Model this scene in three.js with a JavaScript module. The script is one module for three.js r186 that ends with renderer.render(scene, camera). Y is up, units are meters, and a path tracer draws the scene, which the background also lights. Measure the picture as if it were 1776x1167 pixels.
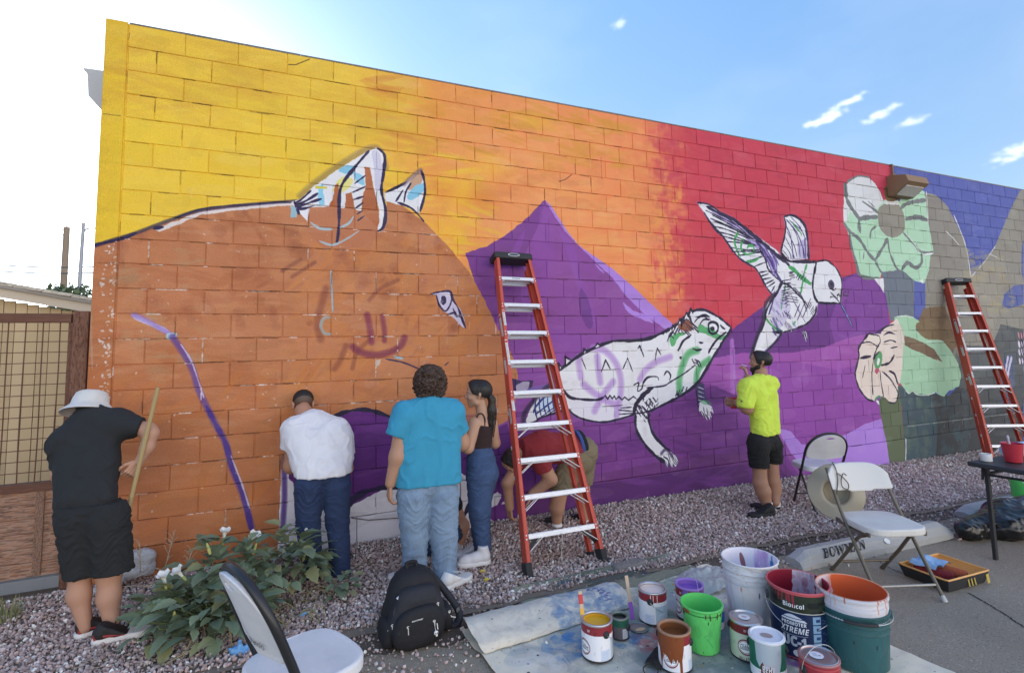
import * as THREE from 'three';
import { mergeGeometries } from 'three/addons/utils/BufferGeometryUtils.js';
import { RoundedBoxGeometry } from 'three/addons/geometries/RoundedBoxGeometry.js';
import { ImprovedNoise } from 'three/addons/math/ImprovedNoise.js';

// ---------------------------------------------------------------- camera, sky, sun, exposure
const scene = new THREE.Scene();
const camera = new THREE.PerspectiveCamera(66.479, 1776 / 1167, 0.05, 900);
camera.position.set(...[1.328,1.781,4.995]);
camera.rotation.set(0.0889, -0.40005, -0.02142, 'YXZ');
camera.setViewOffset(1776, 1167, 0, 60, 1776, 1167);          // the print was cropped a little at the top
const renderer = new THREE.WebGLRenderer({ antialias: true });
renderer.toneMapping = THREE.LinearToneMapping;
renderer.toneMappingExposure = 1.64;
renderer.shadowMap.enabled = true;

const SUN = new THREE.Vector3(...[-0.254,0.2,-0.946]).normalize();   // low behind the wall, to the left
const perlin = new ImprovedNoise();
const nz = (x, y, z) => perlin.noise(x, y, z);
const fbm = (x, y, z, o = 4) => { let a = 0, s = 1, t = 0; for (let i = 0; i < o; i++) { a += s * nz(x, y, z); t += s; s *= 0.5; x = x * 2.03 + 7.1; y = y * 2.03 + 3.7; z = z * 2.03 + 1.3; } return a / t; };
const smooth = (a, b, x) => { const t = Math.min(1, Math.max(0, (x - a) / (b - a))); return t * t * (3 - 2 * t); };
const mix = (a, b, t) => a + (b - a) * t;

function makeSky() {
  const w = 2048, h = 1024, data = new Float32Array(w * h * 4), d = new THREE.Vector3();
  // wisps of cloud: direction, half width and half height in radians, tilt, strength
  const wisps = [[0.784,0.367,-0.501], [0.773,0.352,-0.527], [0.813,0.34,-0.474], [0.837,0.321,-0.443], [0.9,0.251,-0.355], [0.496,0.54,-0.68], [-0.165,0.514,-0.842], [-0.321,0.455,-0.831]].map((v) => new THREE.Vector3(...v));
  const size = [[.026, .006, .3, .95], [.030, .0075, .2, 1], [.026, .006, .25, .85], [.02, .006, .1, .6], [.03, .009, .3, .9], [.016, .007, .5, .45], [.04, .012, -.3, .5], [.02, .012, -.2, .35]];
  const sunAz = Math.atan2(SUN.z, SUN.x);
  for (let j = 0; j < h; j++) {
    const el = ((j + .5) / h - .5) * Math.PI;
    for (let i = 0; i < w; i++) {
      const az = ((i + .5) / w - .5) * 2 * Math.PI;
      d.set(Math.cos(el) * Math.cos(az), Math.sin(el), Math.cos(el) * Math.sin(az));
      const c = d.dot(SUN), g = Math.acos(Math.min(1, Math.max(-1, c)));
      const up = Math.max(0, d.y);
                               // towards the horizon the air whitens
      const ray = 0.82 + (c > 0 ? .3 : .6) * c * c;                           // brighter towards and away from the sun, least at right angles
      const bk = smooth(.25, -.95, (d.x * SUN.x + d.z * SUN.z) / Math.hypot(d.x, d.z) / Math.hypot(SUN.x, SUN.z)), k = Math.pow(1 - up, mix(3.2, 1.7, bk));   // the air whitens towards the horizon; opposite the sun, unseen, an added bright warm haze lights the wall
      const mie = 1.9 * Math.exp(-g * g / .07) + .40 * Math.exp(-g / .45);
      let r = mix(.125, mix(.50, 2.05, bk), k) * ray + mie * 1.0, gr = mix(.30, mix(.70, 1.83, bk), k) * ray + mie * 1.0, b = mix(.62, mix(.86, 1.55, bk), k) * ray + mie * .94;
      let cl = 0;
      for (let q = 0; q < wisps.length; q++) {
        const v = wisps[q];
        if (d.dot(v) < .99) continue;
        const [sw, sh, tl, st] = size[q];
        let da = az - Math.atan2(v.z, v.x); da *= Math.cos(el);
        const de = el - Math.asin(v.y);
        const u = (da * Math.cos(tl) - -de * Math.sin(tl)) / sw, t = (de * Math.cos(tl) + -da * Math.sin(tl)) / sh;
        const n = fbm(az * 60, el * 150, 3.1 + q, 4) * 1.5;
        cl = Math.max(cl, .72 * st * smooth(-.1, 1.3, 1 - (u * u + t * t) * .75 + n * 1.5 - .1));
      }
      const thin = .05 * smooth(.1, .7, fbm(d.x * 3, d.y * 7, d.z * 3, 5) + .2) * smooth(.02, .2, d.y);   // thin high veil
      cl = Math.min(1, cl + thin);
      r = mix(r, 1.1 + mie, cl); gr = mix(gr, 1.12 + mie, cl); b = mix(b, 1.15 + mie, cl);
      if (el < 0) { const q = smooth(0, -.15, el); r = mix(r, .22, q); gr = mix(gr, .21, q); b = mix(b, .2, q); }
      const o = (j * w + i) * 4; data[o] = r; data[o + 1] = gr; data[o + 2] = b; data[o + 3] = 1;
    }
  }
  const t = new THREE.DataTexture(data, w, h, THREE.RGBAFormat, THREE.FloatType);
  t.mapping = THREE.EquirectangularReflectionMapping; t.minFilter = t.magFilter = THREE.LinearFilter; t.needsUpdate = true;
  return t;
}
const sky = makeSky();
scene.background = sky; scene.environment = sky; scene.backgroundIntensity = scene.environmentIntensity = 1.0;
const sun = new THREE.DirectionalLight(new THREE.Color(1, .93, .82), 3.0);
sun.position.copy(SUN).multiplyScalar(40); sun.castShadow = true;
sun.shadow.mapSize.set(4096, 4096);
Object.assign(sun.shadow.camera, { left: -25, right: 25, top: 20, bottom: -20, near: 1, far: 120 });
sun.target.position.set(4, 0, 0); sun.name = 'sun';
scene.add(sun, sun.target);

// ---------------------------------------------------------------- helpers
const rng = (s) => () => { s = (s + 0x6d2b79f5) | 0; let t = Math.imul(s ^ (s >>> 15), 1 | s); t = (t + Math.imul(t ^ (t >>> 7), 61 | t)) ^ t; return ((t ^ (t >>> 14)) >>> 0) / 4294967296; };
const V = (x, y, z) => new THREE.Vector3(x, y, z);
const gy = (x) => -0.0165 * Math.log(1 + Math.exp((x - 4.2) * 1.4)) / 1.4;         // the lot falls a little towards the far end
const names = {};
const numbered = (n) => { const k = names[n] = (names[n] ?? -1) + 1; return k ? n + '_' + String(k).padStart(3, '0') : n; };
function tag(o, label, category, group, kind) { o.userData = { ...o.userData, label, category }; if (group) o.userData.group = group; if (kind) o.userData.kind = kind; return o; }
function thing(name, label, category, pos = [0, 0, 0], turn = 0, group) {
  const o = new THREE.Group(); o.name = numbered(name); scene.add(o);
  o.position.set(...pos); o.rotation.y = turn; return tag(o, label, category, group);
}
function shade(o) { o.traverse((m) => { if (m.isMesh) { m.castShadow = true; m.receiveShadow = true; } }); return o; }
const clean = (g) => { let q = g.index ? g.toNonIndexed() : g; for (const k of Object.keys(q.attributes)) if (!['position', 'normal', 'uv'].includes(k)) q.deleteAttribute(k); if (!q.attributes.uv) q.setAttribute('uv', new THREE.BufferAttribute(new Float32Array(q.attributes.position.count * 2), 2)); q.morphAttributes = {}; return q; };
const mg = (...l) => { const a = l.flat(9).filter(Boolean).map(clean); return a.length === 1 ? a[0] : mergeGeometries(a); };
function part(name, geo, m, parent, label) {
  const o = new THREE.Mesh(Array.isArray(geo) ? mg(geo) : geo, m); o.name = name; o.castShadow = o.receiveShadow = true; parent.add(o);
  if (label) o.userData.label = label; return o;
}
function single(name, geo, m, label, category, group) { const o = part(numbered(name), geo, m, scene); return tag(o, label, category, group); }
function struct(name, geo, m) { const o = part(numbered(name), geo, m, scene); o.userData.kind = 'structure'; return o; }
const xf = (g, [x, y, z], [rx, ry, rz] = [0, 0, 0], s = 1) => g.applyMatrix4(new THREE.Matrix4().compose(V(x, y, z), new THREE.Quaternion().setFromEuler(new THREE.Euler(rx, ry, rz, 'YXZ')), Array.isArray(s) ? V(...s) : V(s, s, s)));
const box = (w, h, d, p = [0, 0, 0], r = [0, 0, 0]) => xf(new THREE.BoxGeometry(w, h, d), p, r);
const rbox = (w, h, d, rad, p = [0, 0, 0], r = [0, 0, 0], seg = 2) => xf(new RoundedBoxGeometry(w, h, d, seg, rad), p, r);
const vec = (a) => (a.isVector3 ? a : V(...a));
function rod(a, b, r1, r2 = r1, seg = 10, open = false) {
  a = vec(a); b = vec(b); const d = b.clone().sub(a), l = d.length();
  const g = new THREE.CylinderGeometry(r2, r1, l, seg, 1, open);
  g.applyQuaternion(new THREE.Quaternion().setFromUnitVectors(V(0, 1, 0), d.normalize()));
  return g.translate((a.x + b.x) / 2, (a.y + b.y) / 2, (a.z + b.z) / 2);
}
function bar(a, b, w, t, up = V(0, 1, 0)) {                     // rectangular bar from a to b, w along `up`'s perpendicular, t along `up`
  a = vec(a); b = vec(b); const d = b.clone().sub(a), l = d.length(); d.normalize();
  const s = V(0, 0, 0).crossVectors(up, d).normalize(), u = V(0, 0, 0).crossVectors(d, s);
  const m = new THREE.Matrix4().makeBasis(s, u, d).setPosition(a.clone().add(b).multiplyScalar(.5));
  return new THREE.BoxGeometry(w, t, l).applyMatrix4(m);
}
const tube = (pts, r, n = 24, seg = 8, closed = false, tension = .5) => new THREE.TubeGeometry(new THREE.CatmullRomCurve3(pts.map(vec), closed, 'catmullrom', tension), n, r, seg, closed);
const lathe = (pts, seg = 40) => new THREE.LatheGeometry(pts.map((p) => new THREE.Vector2(...p)), seg);
const std = (color, roughness = .8, o = {}) => new THREE.MeshStandardMaterial({ color, roughness, ...o });
const lin = (r, g, b) => new THREE.Color().setRGB(r, g, b);
function canvasTex(w, h, draw, o = {}) {
  const c = document.createElement('canvas'); c.width = w; c.height = h; draw(c.getContext('2d'), w, h);
  const t = new THREE.CanvasTexture(c); t.colorSpace = THREE.SRGBColorSpace; t.anisotropy = 8; Object.assign(t, o); return t;
}
function noiseTex(n, f, o = {}) {                               // grey noise for bump and roughness; f gives 0..1 from u, v that tile
  const d = new Uint8Array(n * n * 4);
  for (let j = 0; j < n; j++) for (let i = 0; i < n; i++) { const v = Math.max(0, Math.min(255, f(i / n, j / n) * 255)); d.set([v, v, v, 255], (j * n + i) * 4); }
  const t = new THREE.DataTexture(d, n, n); t.wrapS = t.wrapT = THREE.RepeatWrapping; t.magFilter = THREE.LinearFilter; t.minFilter = THREE.LinearMipmapLinearFilter; t.generateMipmaps = true; t.needsUpdate = true; return Object.assign(t, o);
}
const ring = (u, k) => [Math.cos(u * 2 * Math.PI) * k, Math.sin(u * 2 * Math.PI) * k];
const tileNoise = (k, oct = 3, s = 0) => (u, v) => { const [a, b] = ring(u, k), [c, e] = ring(v, k); return .5 + .9 * fbm(a + s, b + c * .9 + 11, e + s * 2 - .4 * a, oct); };
const roughBump = noiseTex(256, tileNoise(7, 4));
const fineBump = noiseTex(256, (() => { const r = rng(5); return () => r(); })());
const rep = (t, x, y = x) => { const q = t.clone(); q.repeat.set(x, y); q.needsUpdate = true; return q; };
const smudgeTex = canvasTex(512, 512, (c, w, h) => { const r = rng(77); c.fillStyle = '#ffffff'; c.fillRect(0, 0, w, h); for (let i = 0; i < 420; i++) { c.globalAlpha = .03 + .09 * r(); c.fillStyle = ['#6a6258', '#8a8378', '#4a4640', '#a89a86'][i % 4]; c.beginPath(); c.ellipse(r() * w, r() * h, 2 + r() * 34, 1 + r() * 10, r() * 3, 0, 7); c.fill(); } c.strokeStyle = '#5a544c'; for (let i = 0; i < 90; i++) { c.globalAlpha = .15 + .3 * r(); c.lineWidth = .6 + r(); const x = r() * w, y = r() * h; c.beginPath(); c.moveTo(x, y); c.lineTo(x + (r() - .5) * 70, y + (r() - .5) * 26); c.stroke(); } for (let i = 0; i < 70; i++) { c.globalAlpha = .7; c.fillStyle = ['#e9e4f0', '#8a5ac0', '#d06a3a', '#3a3a44', '#c8c2b8'][i % 5]; c.beginPath(); c.ellipse(r() * w, r() * h, .8 + r() * 2.4, .8 + r() * 3.4, 0, 0, 7); c.fill(); } c.globalAlpha = 1; }, { wrapS: THREE.RepeatWrapping, wrapT: THREE.RepeatWrapping });
const mottle = canvasTex(256, 256, (c, w, h) => { const r = rng(78); c.fillStyle = '#f4f4f4'; c.fillRect(0, 0, w, h); for (let i = 0; i < 260; i++) { c.globalAlpha = .02 + .025 * r(); c.fillStyle = r() < .5 ? '#ffffff' : '#9a9a9e'; c.beginPath(); c.ellipse(r() * w, r() * h, 3 + r() * 26, 3 + r() * 22, r() * 3, 0, 7); c.fill(); } c.globalAlpha = 1; }, { wrapS: THREE.RepeatWrapping, wrapT: THREE.RepeatWrapping });
const fabricBump = noiseTex(128, (u, v) => .5 + .25 * Math.sin(u * 2 * Math.PI * 32) + .25 * Math.sin(v * 2 * Math.PI * 32));

// signed-distance shapes: bones are round cones [ax,ay,az,ra, bx,by,bz,rb, flat]; flat thins them along `fd`
function boneSdf(bones, k = .03, fd = null) {
  const bs = bones.map(([ax, ay, az, ra, bx, by, bz, rb, fl = 1]) => ({ ax, ay, az, ra, rb, dx: bx - ax, dy: by - ay, dz: bz - az, fl, l: Math.max(1e-9, (bx - ax) ** 2 + (by - ay) ** 2 + (bz - az) ** 2) }));
  return (x, y, z) => {
    let d = 1e3;
    for (const b of bs) {
      let px = x - b.ax, py = y - b.ay, pz = z - b.az;
      let h = (px * b.dx + py * b.dy + pz * b.dz) / b.l; h = h < 0 ? 0 : h > 1 ? 1 : h;
      px -= b.dx * h; py -= b.dy * h; pz -= b.dz * h;
      if (b.fl !== 1 && fd) { const t = (px * fd[0] + py * fd[1] + pz * fd[2]) * (b.fl - 1); px += fd[0] * t; py += fd[1] * t; pz += fd[2] * t; }
      const e = Math.sqrt(px * px + py * py + pz * pz) - b.ra - (b.rb - b.ra) * h;
      if (e - d > k) continue;
      const q = Math.max(0, k - Math.abs(d - e)) / k; d = Math.min(d, e) - q * q * k * .25;
    }
    return d;
  };
}
function boneBounds(bones, m = .03) {
  const lo = [1e9, 1e9, 1e9], hi = [-1e9, -1e9, -1e9];
  for (const b of bones) for (const o of [0, 4]) for (let c = 0; c < 3; c++) { lo[c] = Math.min(lo[c], b[o + c] - b[o + 3] - m); hi[c] = Math.max(hi[c], b[o + c] + b[o + 3] + m); }
  return [lo, hi];
}
function meshSdf(f, [lo, hi], cell) {                           // surface nets on a box of cells
  const n = [0, 1, 2].map((c) => Math.max(2, Math.ceil((hi[c] - lo[c]) / cell) + 2)), [nx, ny, nzz] = n;
  const F = new Float32Array(nx * ny * nzz), id = (i, j, k) => i + nx * (j + ny * k), S = 4;
  for (let k = 0; k < nzz; k += S) for (let j = 0; j < ny; j += S) for (let i = 0; i < nx; i += S) {
    const c = f(lo[0] + (i + 1.5) * cell, lo[1] + (j + 1.5) * cell, lo[2] + (k + 1.5) * cell), far = Math.abs(c) > cell * 9;
    for (let c2 = k; c2 < Math.min(nzz, k + S); c2++) for (let b = j; b < Math.min(ny, j + S); b++) for (let a = i; a < Math.min(nx, i + S); a++) F[id(a, b, c2)] = far ? c : f(lo[0] + a * cell, lo[1] + b * cell, lo[2] + c2 * cell);
  }
  const pos = [], idx = [], at = new Int32Array(nx * ny * nzz).fill(-1);
  const E = [[0, 1], [2, 3], [4, 5], [6, 7], [0, 2], [1, 3], [4, 6], [5, 7], [0, 4], [1, 5], [2, 6], [3, 7]];
  for (let k = 0; k < nzz - 1; k++) for (let j = 0; j < ny - 1; j++) for (let i = 0; i < nx - 1; i++) {
    const v = []; let neg = 0;
    for (let c = 0; c < 8; c++) { const q = F[id(i + (c & 1), j + ((c >> 1) & 1), k + (c >> 2))]; v.push(q); if (q < 0) neg++; }
    if (neg === 0 || neg === 8) continue;
    let x = 0, y = 0, z = 0, m = 0;
    for (const [a, b] of E) if ((v[a] < 0) !== (v[b] < 0)) { const t = v[a] / (v[a] - v[b]); x += mix(a & 1, b & 1, t); y += mix((a >> 1) & 1, (b >> 1) & 1, t); z += mix(a >> 2, b >> 2, t); m++; }
    at[id(i, j, k)] = pos.length / 3; pos.push(lo[0] + (i + x / m) * cell, lo[1] + (j + y / m) * cell, lo[2] + (k + z / m) * cell);
  }
  const quad = (a, b, c, e, fl) => { if (a < 0 || b < 0 || c < 0 || e < 0) return; if (fl) idx.push(a, b, c, a, c, e); else idx.push(a, c, b, a, e, c); };
  for (let k = 1; k < nzz - 1; k++) for (let j = 1; j < ny - 1; j++) for (let i = 1; i < nx - 1; i++) {
    const s = F[id(i, j, k)] < 0;
    if (s !== F[id(i + 1, j, k)] < 0) quad(at[id(i, j - 1, k - 1)], at[id(i, j, k - 1)], at[id(i, j, k)], at[id(i, j - 1, k)], s);
    if (s !== F[id(i, j + 1, k)] < 0) quad(at[id(i - 1, j, k - 1)], at[id(i - 1, j, k)], at[id(i, j, k)], at[id(i, j, k - 1)], s);
    if (s !== F[id(i, j, k + 1)] < 0) quad(at[id(i - 1, j - 1, k)], at[id(i, j - 1, k)], at[id(i, j, k)], at[id(i - 1, j, k)], s);
  }
  const g = new THREE.BufferGeometry(); g.setAttribute('position', new THREE.Float32BufferAttribute(pos, 3)); g.setIndex(idx); g.computeVertexNormals();
  const uv = []; for (let q = 0; q < pos.length; q += 3) uv.push(pos[q] + pos[q + 2] * .7, pos[q + 1]);
  g.setAttribute('uv', new THREE.Float32BufferAttribute(uv, 2));
  return g;
}
function ruffle(g, f) {                                         // push vertices along their normals by f(x, y, z)
  const p = g.attributes.position, n = g.attributes.normal;
  for (let i = 0; i < p.count; i++) { const d = f(p.getX(i), p.getY(i), p.getZ(i)); p.setXYZ(i, p.getX(i) + n.getX(i) * d, p.getY(i) + n.getY(i) * d, p.getZ(i) + n.getZ(i) * d); }
  g.computeVertexNormals(); return g;
}

// ---------------------------------------------------------------- the mural: house paint on the block wall (wall centimetres, x along the wall, y up)
const TOP = 4.5608, COURSE = 0.20361, BLOCK = .4064, FOOT = TOP - 21 * COURSE;
const MS = 262, MX = [-.3, 7.2], MW = 7.8, MH = 5.0, MY = -.35;      // two sheets of paint, 7.8 m by 5 m each
const paint = [];
const add = (f) => paint.push(f);
function trace(p, sm, closed) {                                    // outline as points a few centimetres apart; sm passes a smooth curve through them
  const n = p.length / 2, o = [], P = (i) => { const k = closed ? ((i % n) + n) % n : Math.min(n - 1, Math.max(0, i)); return [p[k * 2], p[k * 2 + 1]]; };
  for (let i = 0; i < (closed ? n : n - 1); i++) {
    const a = P(i - 1), b = P(i), d = P(i + 1), e = P(i + 2), m = Math.max(2, Math.ceil(Math.hypot(d[0] - b[0], d[1] - b[1]) / 1.6));
    for (let k = 0; k < m; k++) { const t = k / m, t2 = t * t, t3 = t2 * t; o.push(sm ? [0, 1].map((c) => .5 * (2 * b[c] + (d[c] - a[c]) * t + (2 * a[c] - 5 * b[c] + 4 * d[c] - e[c]) * t2 + (3 * b[c] - a[c] - 3 * d[c] + e[c]) * t3)) : [mix(b[0], d[0], t), mix(b[1], d[1], t)]); }
  }
  if (!closed) o.push(P(n - 1));
  return o;
}
function path(c, p, sm, closed, rough = 0) { c.beginPath(); trace(p, sm, closed).forEach(([x, y], i) => { if (rough) { x += rough * (nz(x * .16, y * .16, 3) + .6 * nz(x * .7, y * .7, 9)); y += rough * (nz(x * .16, y * .16, 17) + .6 * nz(x * .7, y * .7, 23)); } if (i) c.lineTo(x, y); else c.moveTo(x, y); }); if (closed) c.closePath(); }
const fill = (col, p, sm = 0, a = 1) => add((c) => { c.globalAlpha = a; c.fillStyle = col; path(c, p, sm, true, .85); c.fill(); c.globalAlpha = 1; });
// a brush line: its width swells and thins, and it skips a little
const line = (col, w, p, a = 1, sm = 1, closed = false) => add((c) => {
  const q = trace(p, sm, closed); if (closed) q.push(q[0]); c.strokeStyle = col; c.lineCap = c.lineJoin = 'round'; c.globalAlpha = a;
  for (let i = 0; i < q.length - 1; i++) { const [x, y] = q[i], e = Math.min(1, .55 + .45 * Math.min(i, q.length - 2 - i) / 2.5), k = 1 + .75 * nz(x * .11, y * .11, 5 + w) + .35 * nz(x * .6, y * .6, 2); c.lineWidth = Math.max(.35, w * 1.35 * k * e); c.beginPath(); c.moveTo(x, y); c.lineTo(...q[i + 1]); c.stroke(); }
  c.globalAlpha = 1;
});
const soft = (col, w, p, a, sm, closed) => add((c) => { c.globalAlpha = a; c.strokeStyle = col; c.lineWidth = w * 1.35; c.lineCap = c.lineJoin = 'round'; path(c, p, sm, closed); c.stroke(); c.globalAlpha = 1; });
function hatch(col, n, [ax, ay, bx, by], dx, dy, w, seed, spread = 3) { add((c) => { const r = rng(seed); c.strokeStyle = col; c.lineCap = 'round'; for (let i = 0; i < n; i++) { const t = (i + .5) / n, x = mix(ax, bx, t) + (r() - .5) * spread, y = mix(ay, by, t) + (r() - .5) * spread, l = .6 + .7 * r(); c.globalAlpha = .75 + .25 * r(); c.lineWidth = w * (.6 + .8 * r()); c.beginPath(); c.moveTo(x, y); c.quadraticCurveTo(x + dx * l * .5 + (r() - .5) * 1.5, y + dy * l * .5 + (r() - .5) * 1.5, x + dx * l, y + dy * l); c.stroke(); } c.globalAlpha = 1; }); }
const spray = (col, w, p, a = .5, sm = 1, closed = false) => { for (const k of [2.4, 1.9, 1.4, 1]) soft(col, w * k, p, a * .38, sm, closed); };
function brushed(col, n, clip, [x0, y0, x1, y1], [w, h], a, seed, ang = 0) {          // loose brush marks inside an outline
  add((c) => {
    const r = rng(seed); c.save(); if (clip) { path(c, clip, 0, true); c.clip(); } c.fillStyle = col;
    for (let i = 0; i < n; i++) {
      const x = mix(x0, x1, r()), y = mix(y0, y1, r()), W = w * (.4 + r()), H = h * (.4 + r());
      c.save(); c.translate(x, y); c.rotate(ang + (r() - .5) * .7); c.globalAlpha = a * (.3 + .7 * r());
      for (let k = 0; k < 5; k++) { c.beginPath(); c.ellipse((r() - .5) * W * .4, (r() - .5) * H, W * .5 * (.5 + r() * .6), H * .16, 0, 0, 7); c.fill(); }
      c.restore();
    }
    c.restore(); c.globalAlpha = 1;
  });
}
const dabs = (col, n, [x0, y0, x1, y1], a, seed) => add((c) => { const r = rng(seed); c.fillStyle = col; for (let i = 0; i < n; i++) { const x = mix(x0, x1, r()), y = mix(y0, y1, r()), w = 5 + r() * 16, h = 3 + r() * 13; for (let k = 0; k < 5; k++) { c.globalAlpha = a * .3 * (.4 + .6 * r()); c.fillRect(x + r() * 3, y + r() * 3, w * (.6 + .4 * r()), h * (.6 + .4 * r())); } } c.globalAlpha = 1; });
const cloud = (col, x, y, rx, ry, a) => add((c) => { c.save(); c.translate(x, y); c.scale(rx, ry); const g = c.createRadialGradient(0, 0, 0, 0, 0, 1); g.addColorStop(0, col); g.addColorStop(1, col + '00'); c.globalAlpha = a; c.fillStyle = g; c.fillRect(-1, -1, 2, 2); c.restore(); c.globalAlpha = 1; });

const NAVY = '#2b2148', INK = '#241c38', WHITE = '#e9e9ee', LILAC = '#b48ad0', GREEN = '#46a55e', SKYB = '#8ccbe6';
// sky colours from left to right
add((c) => {
  const g = c.createLinearGradient(-30, 0, 1500, 0);
  for (const [x, col] of [[-30, '#ecc231'], [0, '#f0c738'], [170, '#f2c93f'], [225, '#f0b441'], [262, '#ec9a48'], [320, '#f09a58'], [430, '#f39658'], [520, '#f08a54'], [556, '#de6350'], [600, '#d0404f'], [700, '#cc3a50'], [1008, '#c63a52'], [1010, '#4c59a8'], [1500, '#5560ae']]) g.addColorStop(Math.max(0, Math.min(1, (x + 30) / 1530)), col);
  c.fillStyle = g; c.fillRect(-60, -60, 1700, 600);
});
brushed('#f3cb33', 130, null, [-20, 250, 230, 420], [60, 18], .45, 11);
brushed('#e2b236', 90, null, [-20, 380, 250, 458], [60, 18], .25, 12);
brushed('#f0c238', 60, null, [150, 250, 330, 400], [30, 14], .5, 13);
brushed('#dd9438', 46, null, [210, 380, 520, 450], [46, 16], .5, 14);
for (const [x, y, rx, ry, a] of [[289,339,45,30,0.8], [322,371,40,24,0.55], [277,299,40,26,0.7], [371,429,55,14,0.5]]) cloud('#f7c02f', x, y, rx, ry, a);
for (const [x, y, rx, ry, a] of [[312,335,30,20,0.5], [355,355,36,18,0.45], [271,340,22,16,0.4]]) cloud('#d5702f', x, y, rx, ry, a);
brushed('#f4a25c', 90, null, [330, 250, 520, 430], [40, 14], .35, 15);
// the ragged seam between orange and red
brushed('#f19656', 70, null, [490, 230, 562, 440], [16, 22], .6, 16);
dabs('#d24a50', 170, [528, 215, 600, 456], .4, 17); dabs('#f0935a', 90, [520, 215, 580, 456], .4, 171);
dabs('#cf3c50', 190, [552, 215, 640, 456], .45, 18); brushed('#cd3a50', 40, null, [590, 230, 650, 456], [26, 16], .5, 181);
brushed('#ee9a50', 40, null, [535, 240, 580, 400], [9, 30], .45, 19); dabs('#c63a4e', 50, [536, 225, 570, 450], .35, 191);
brushed('#be3450', 80, null, [640, 300, 1000, 456], [50, 14], .25, 20);
brushed('#6973bd', 60, null, [1015, 280, 1500, 456], [30, 14], .3, 21);

// mountains
const PURP = '#8d4a9a', DEEP = '#68306f', MAG = '#a252aa', LAV = '#b184dc';
fill(PURP, [386,341,372,326,358,313,334,295,317,285,293,276,301,252,319,204,337,156,317,110,308,-46,542,-64,782,-82,947,-16,943,83,919,255,869,271,818,245,726,235,646,193,567,193,542,212,501,245,470,267,427,293,414,305,398,326]);
fill('#763a88', [386,341,358,313,334,295,317,285,293,276,301,252,319,204,372,204,363,241,357,273,371,299,382,319], 0, .8);
fill('#8d4aa6', [386,337,375,305,363,273,355,229,375,204,391,261,396,307], 1, .55);
fill('#8a46a3', [353,279,362,305,354,296,343,278,332,259,339,259], 1, .7);
fill('#8f4fab', [402,311,413,282,423,249,431,217,448,197,441,230,428,263,421,292], 1, .6);
fill('#63307f', [428,243,438,230,443,204,436,198,426,220], 1, .6);
fill('#8c4aa8', [372,204,421,194,540,183,567,193,564,148,349,120,344,180], 1, .45);
fill(LAV, [387,341,393,336,414,307,427,293,470,268,501,246,542,213,560,200,545,196,515,214,489,236,472,256,458,267,429,291,413,305,398,323]);
fill(LAV, [448,273,459,264,461,260,451,268]); fill(LAV, [485,228,500,218,516,214,527,204,509,209,492,216], 1);
// far ridge, the wavy band and the dark foreground
fill('#6a3083', [646,193,726,235,818,249,869,270,922,282,975,266,957,82,615,103,610,161]);
fill('#82409b', [837,204,871,263,909,281,961,265,973,203,910,182,845,171], 0, .9);
fill(MAG, [536,115,610,159,668,165,752,163,821,169,865,180,910,186,970,181,975,64,943,-17,760,18,701,72,612,125], 0);
fill('#8a3f9f', [667,144,751,151,842,138,943,134,939,0,771,17,712,75], 1, .7);
fill('#b06cc0', [646,183,654,183,650,108,642,109], 0, .75); fill('#a45cb4', [707,143,716,143,714,105,706,105], 0, .6); fill('#a45cb4', [846,150,853,150,854,115,842,115], 0, .7);
fill('#a45cb4', [906,170,913,169,910,119,902,119], 0, .6); fill('#a45cb4', [754,133,781,140,784,120,758,116], 1, .45); fill('#a45cb4', [777,162,781,162,779,140,774,140], 0, .6);
fill('#78388a', [308,-52,323,86,389,93,535,108,617,126,673,100,716,64,738,21,767,-20,710,-49,485,-79], 0);
fill(DEEP, [308,-52,322,29,415,36,575,44,708,38,767,-20,710,-49,485,-79], 0, .75);
fill('#4e2060', [345,-59,429,27,574,27,707,24,746,-10,710,-49,485,-79], 0, .7);
brushed('#7a3c92', 70, [308,-52,323,86,389,93,535,108,617,126,716,64,767,-20,710,-49], [260, 0, 760, 160], [50, 18], .3, 22);
brushed('#5c2672', 60, null, [270, 0, 720, 120], [60, 20], .25, 23);
fill(LAV, [719,66,744,59,762,41,784,35,819,40,862,48,894,57,942,63,946,24,949,-16,885,-19,791,-2,765,10,741,31]);

// the wide brown animal
const BROWN = [-42,258,-21,264,0,272,23,284,57,301,92,309,132,315,175,325,210,326,224,323,250,306,276,281,298,255,313,228,326,201,344,168,349,150,347,126,336,103,311,94,274,95,224,112,197,123,177,123,162,117,143,97,129,83,123,77,122,24,124,-17,-30,-8];
fill('#c07a50', BROWN);
fill('#b0683a', [-39,187,40,185,118,164,121,-16,-30,-8], 0, .55);
brushed('#c68054', 240, BROWN, [-20, 40, 300, 330], [34, 14], .35, 31);
brushed('#b26c42', 200, BROWN, [-20, 40, 300, 330], [40, 14], .4, 32);
brushed('#ca8048', 150, BROWN, [130, 130, 310, 290], [22, 18], .5, 33, .9);
brushed('#c1743e', 70, BROWN, [-20, 20, 190, 160], [30, 16], .5, 34, .7);
brushed('#8f4a31', 60, BROWN, [0, 200, 300, 320], [14, 30], .16, 35, .3);
brushed('#b98a62', 26, BROWN, [0, 160, 60, 260], [20, 12], .35, 36);
for (const [p, w] of [[[154,189,151,204,154,220,158,236], 2.5], [[197,226,207,237,224,246], 1.6], [[136,262,121,251], 1.4], [[148,260,129,246], 1.4], [[182,162,186,177,197,188], 1.6], [[176,183,171,170,166,162], 2]]) spray('#7a3f30', w, p, .4);
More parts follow.
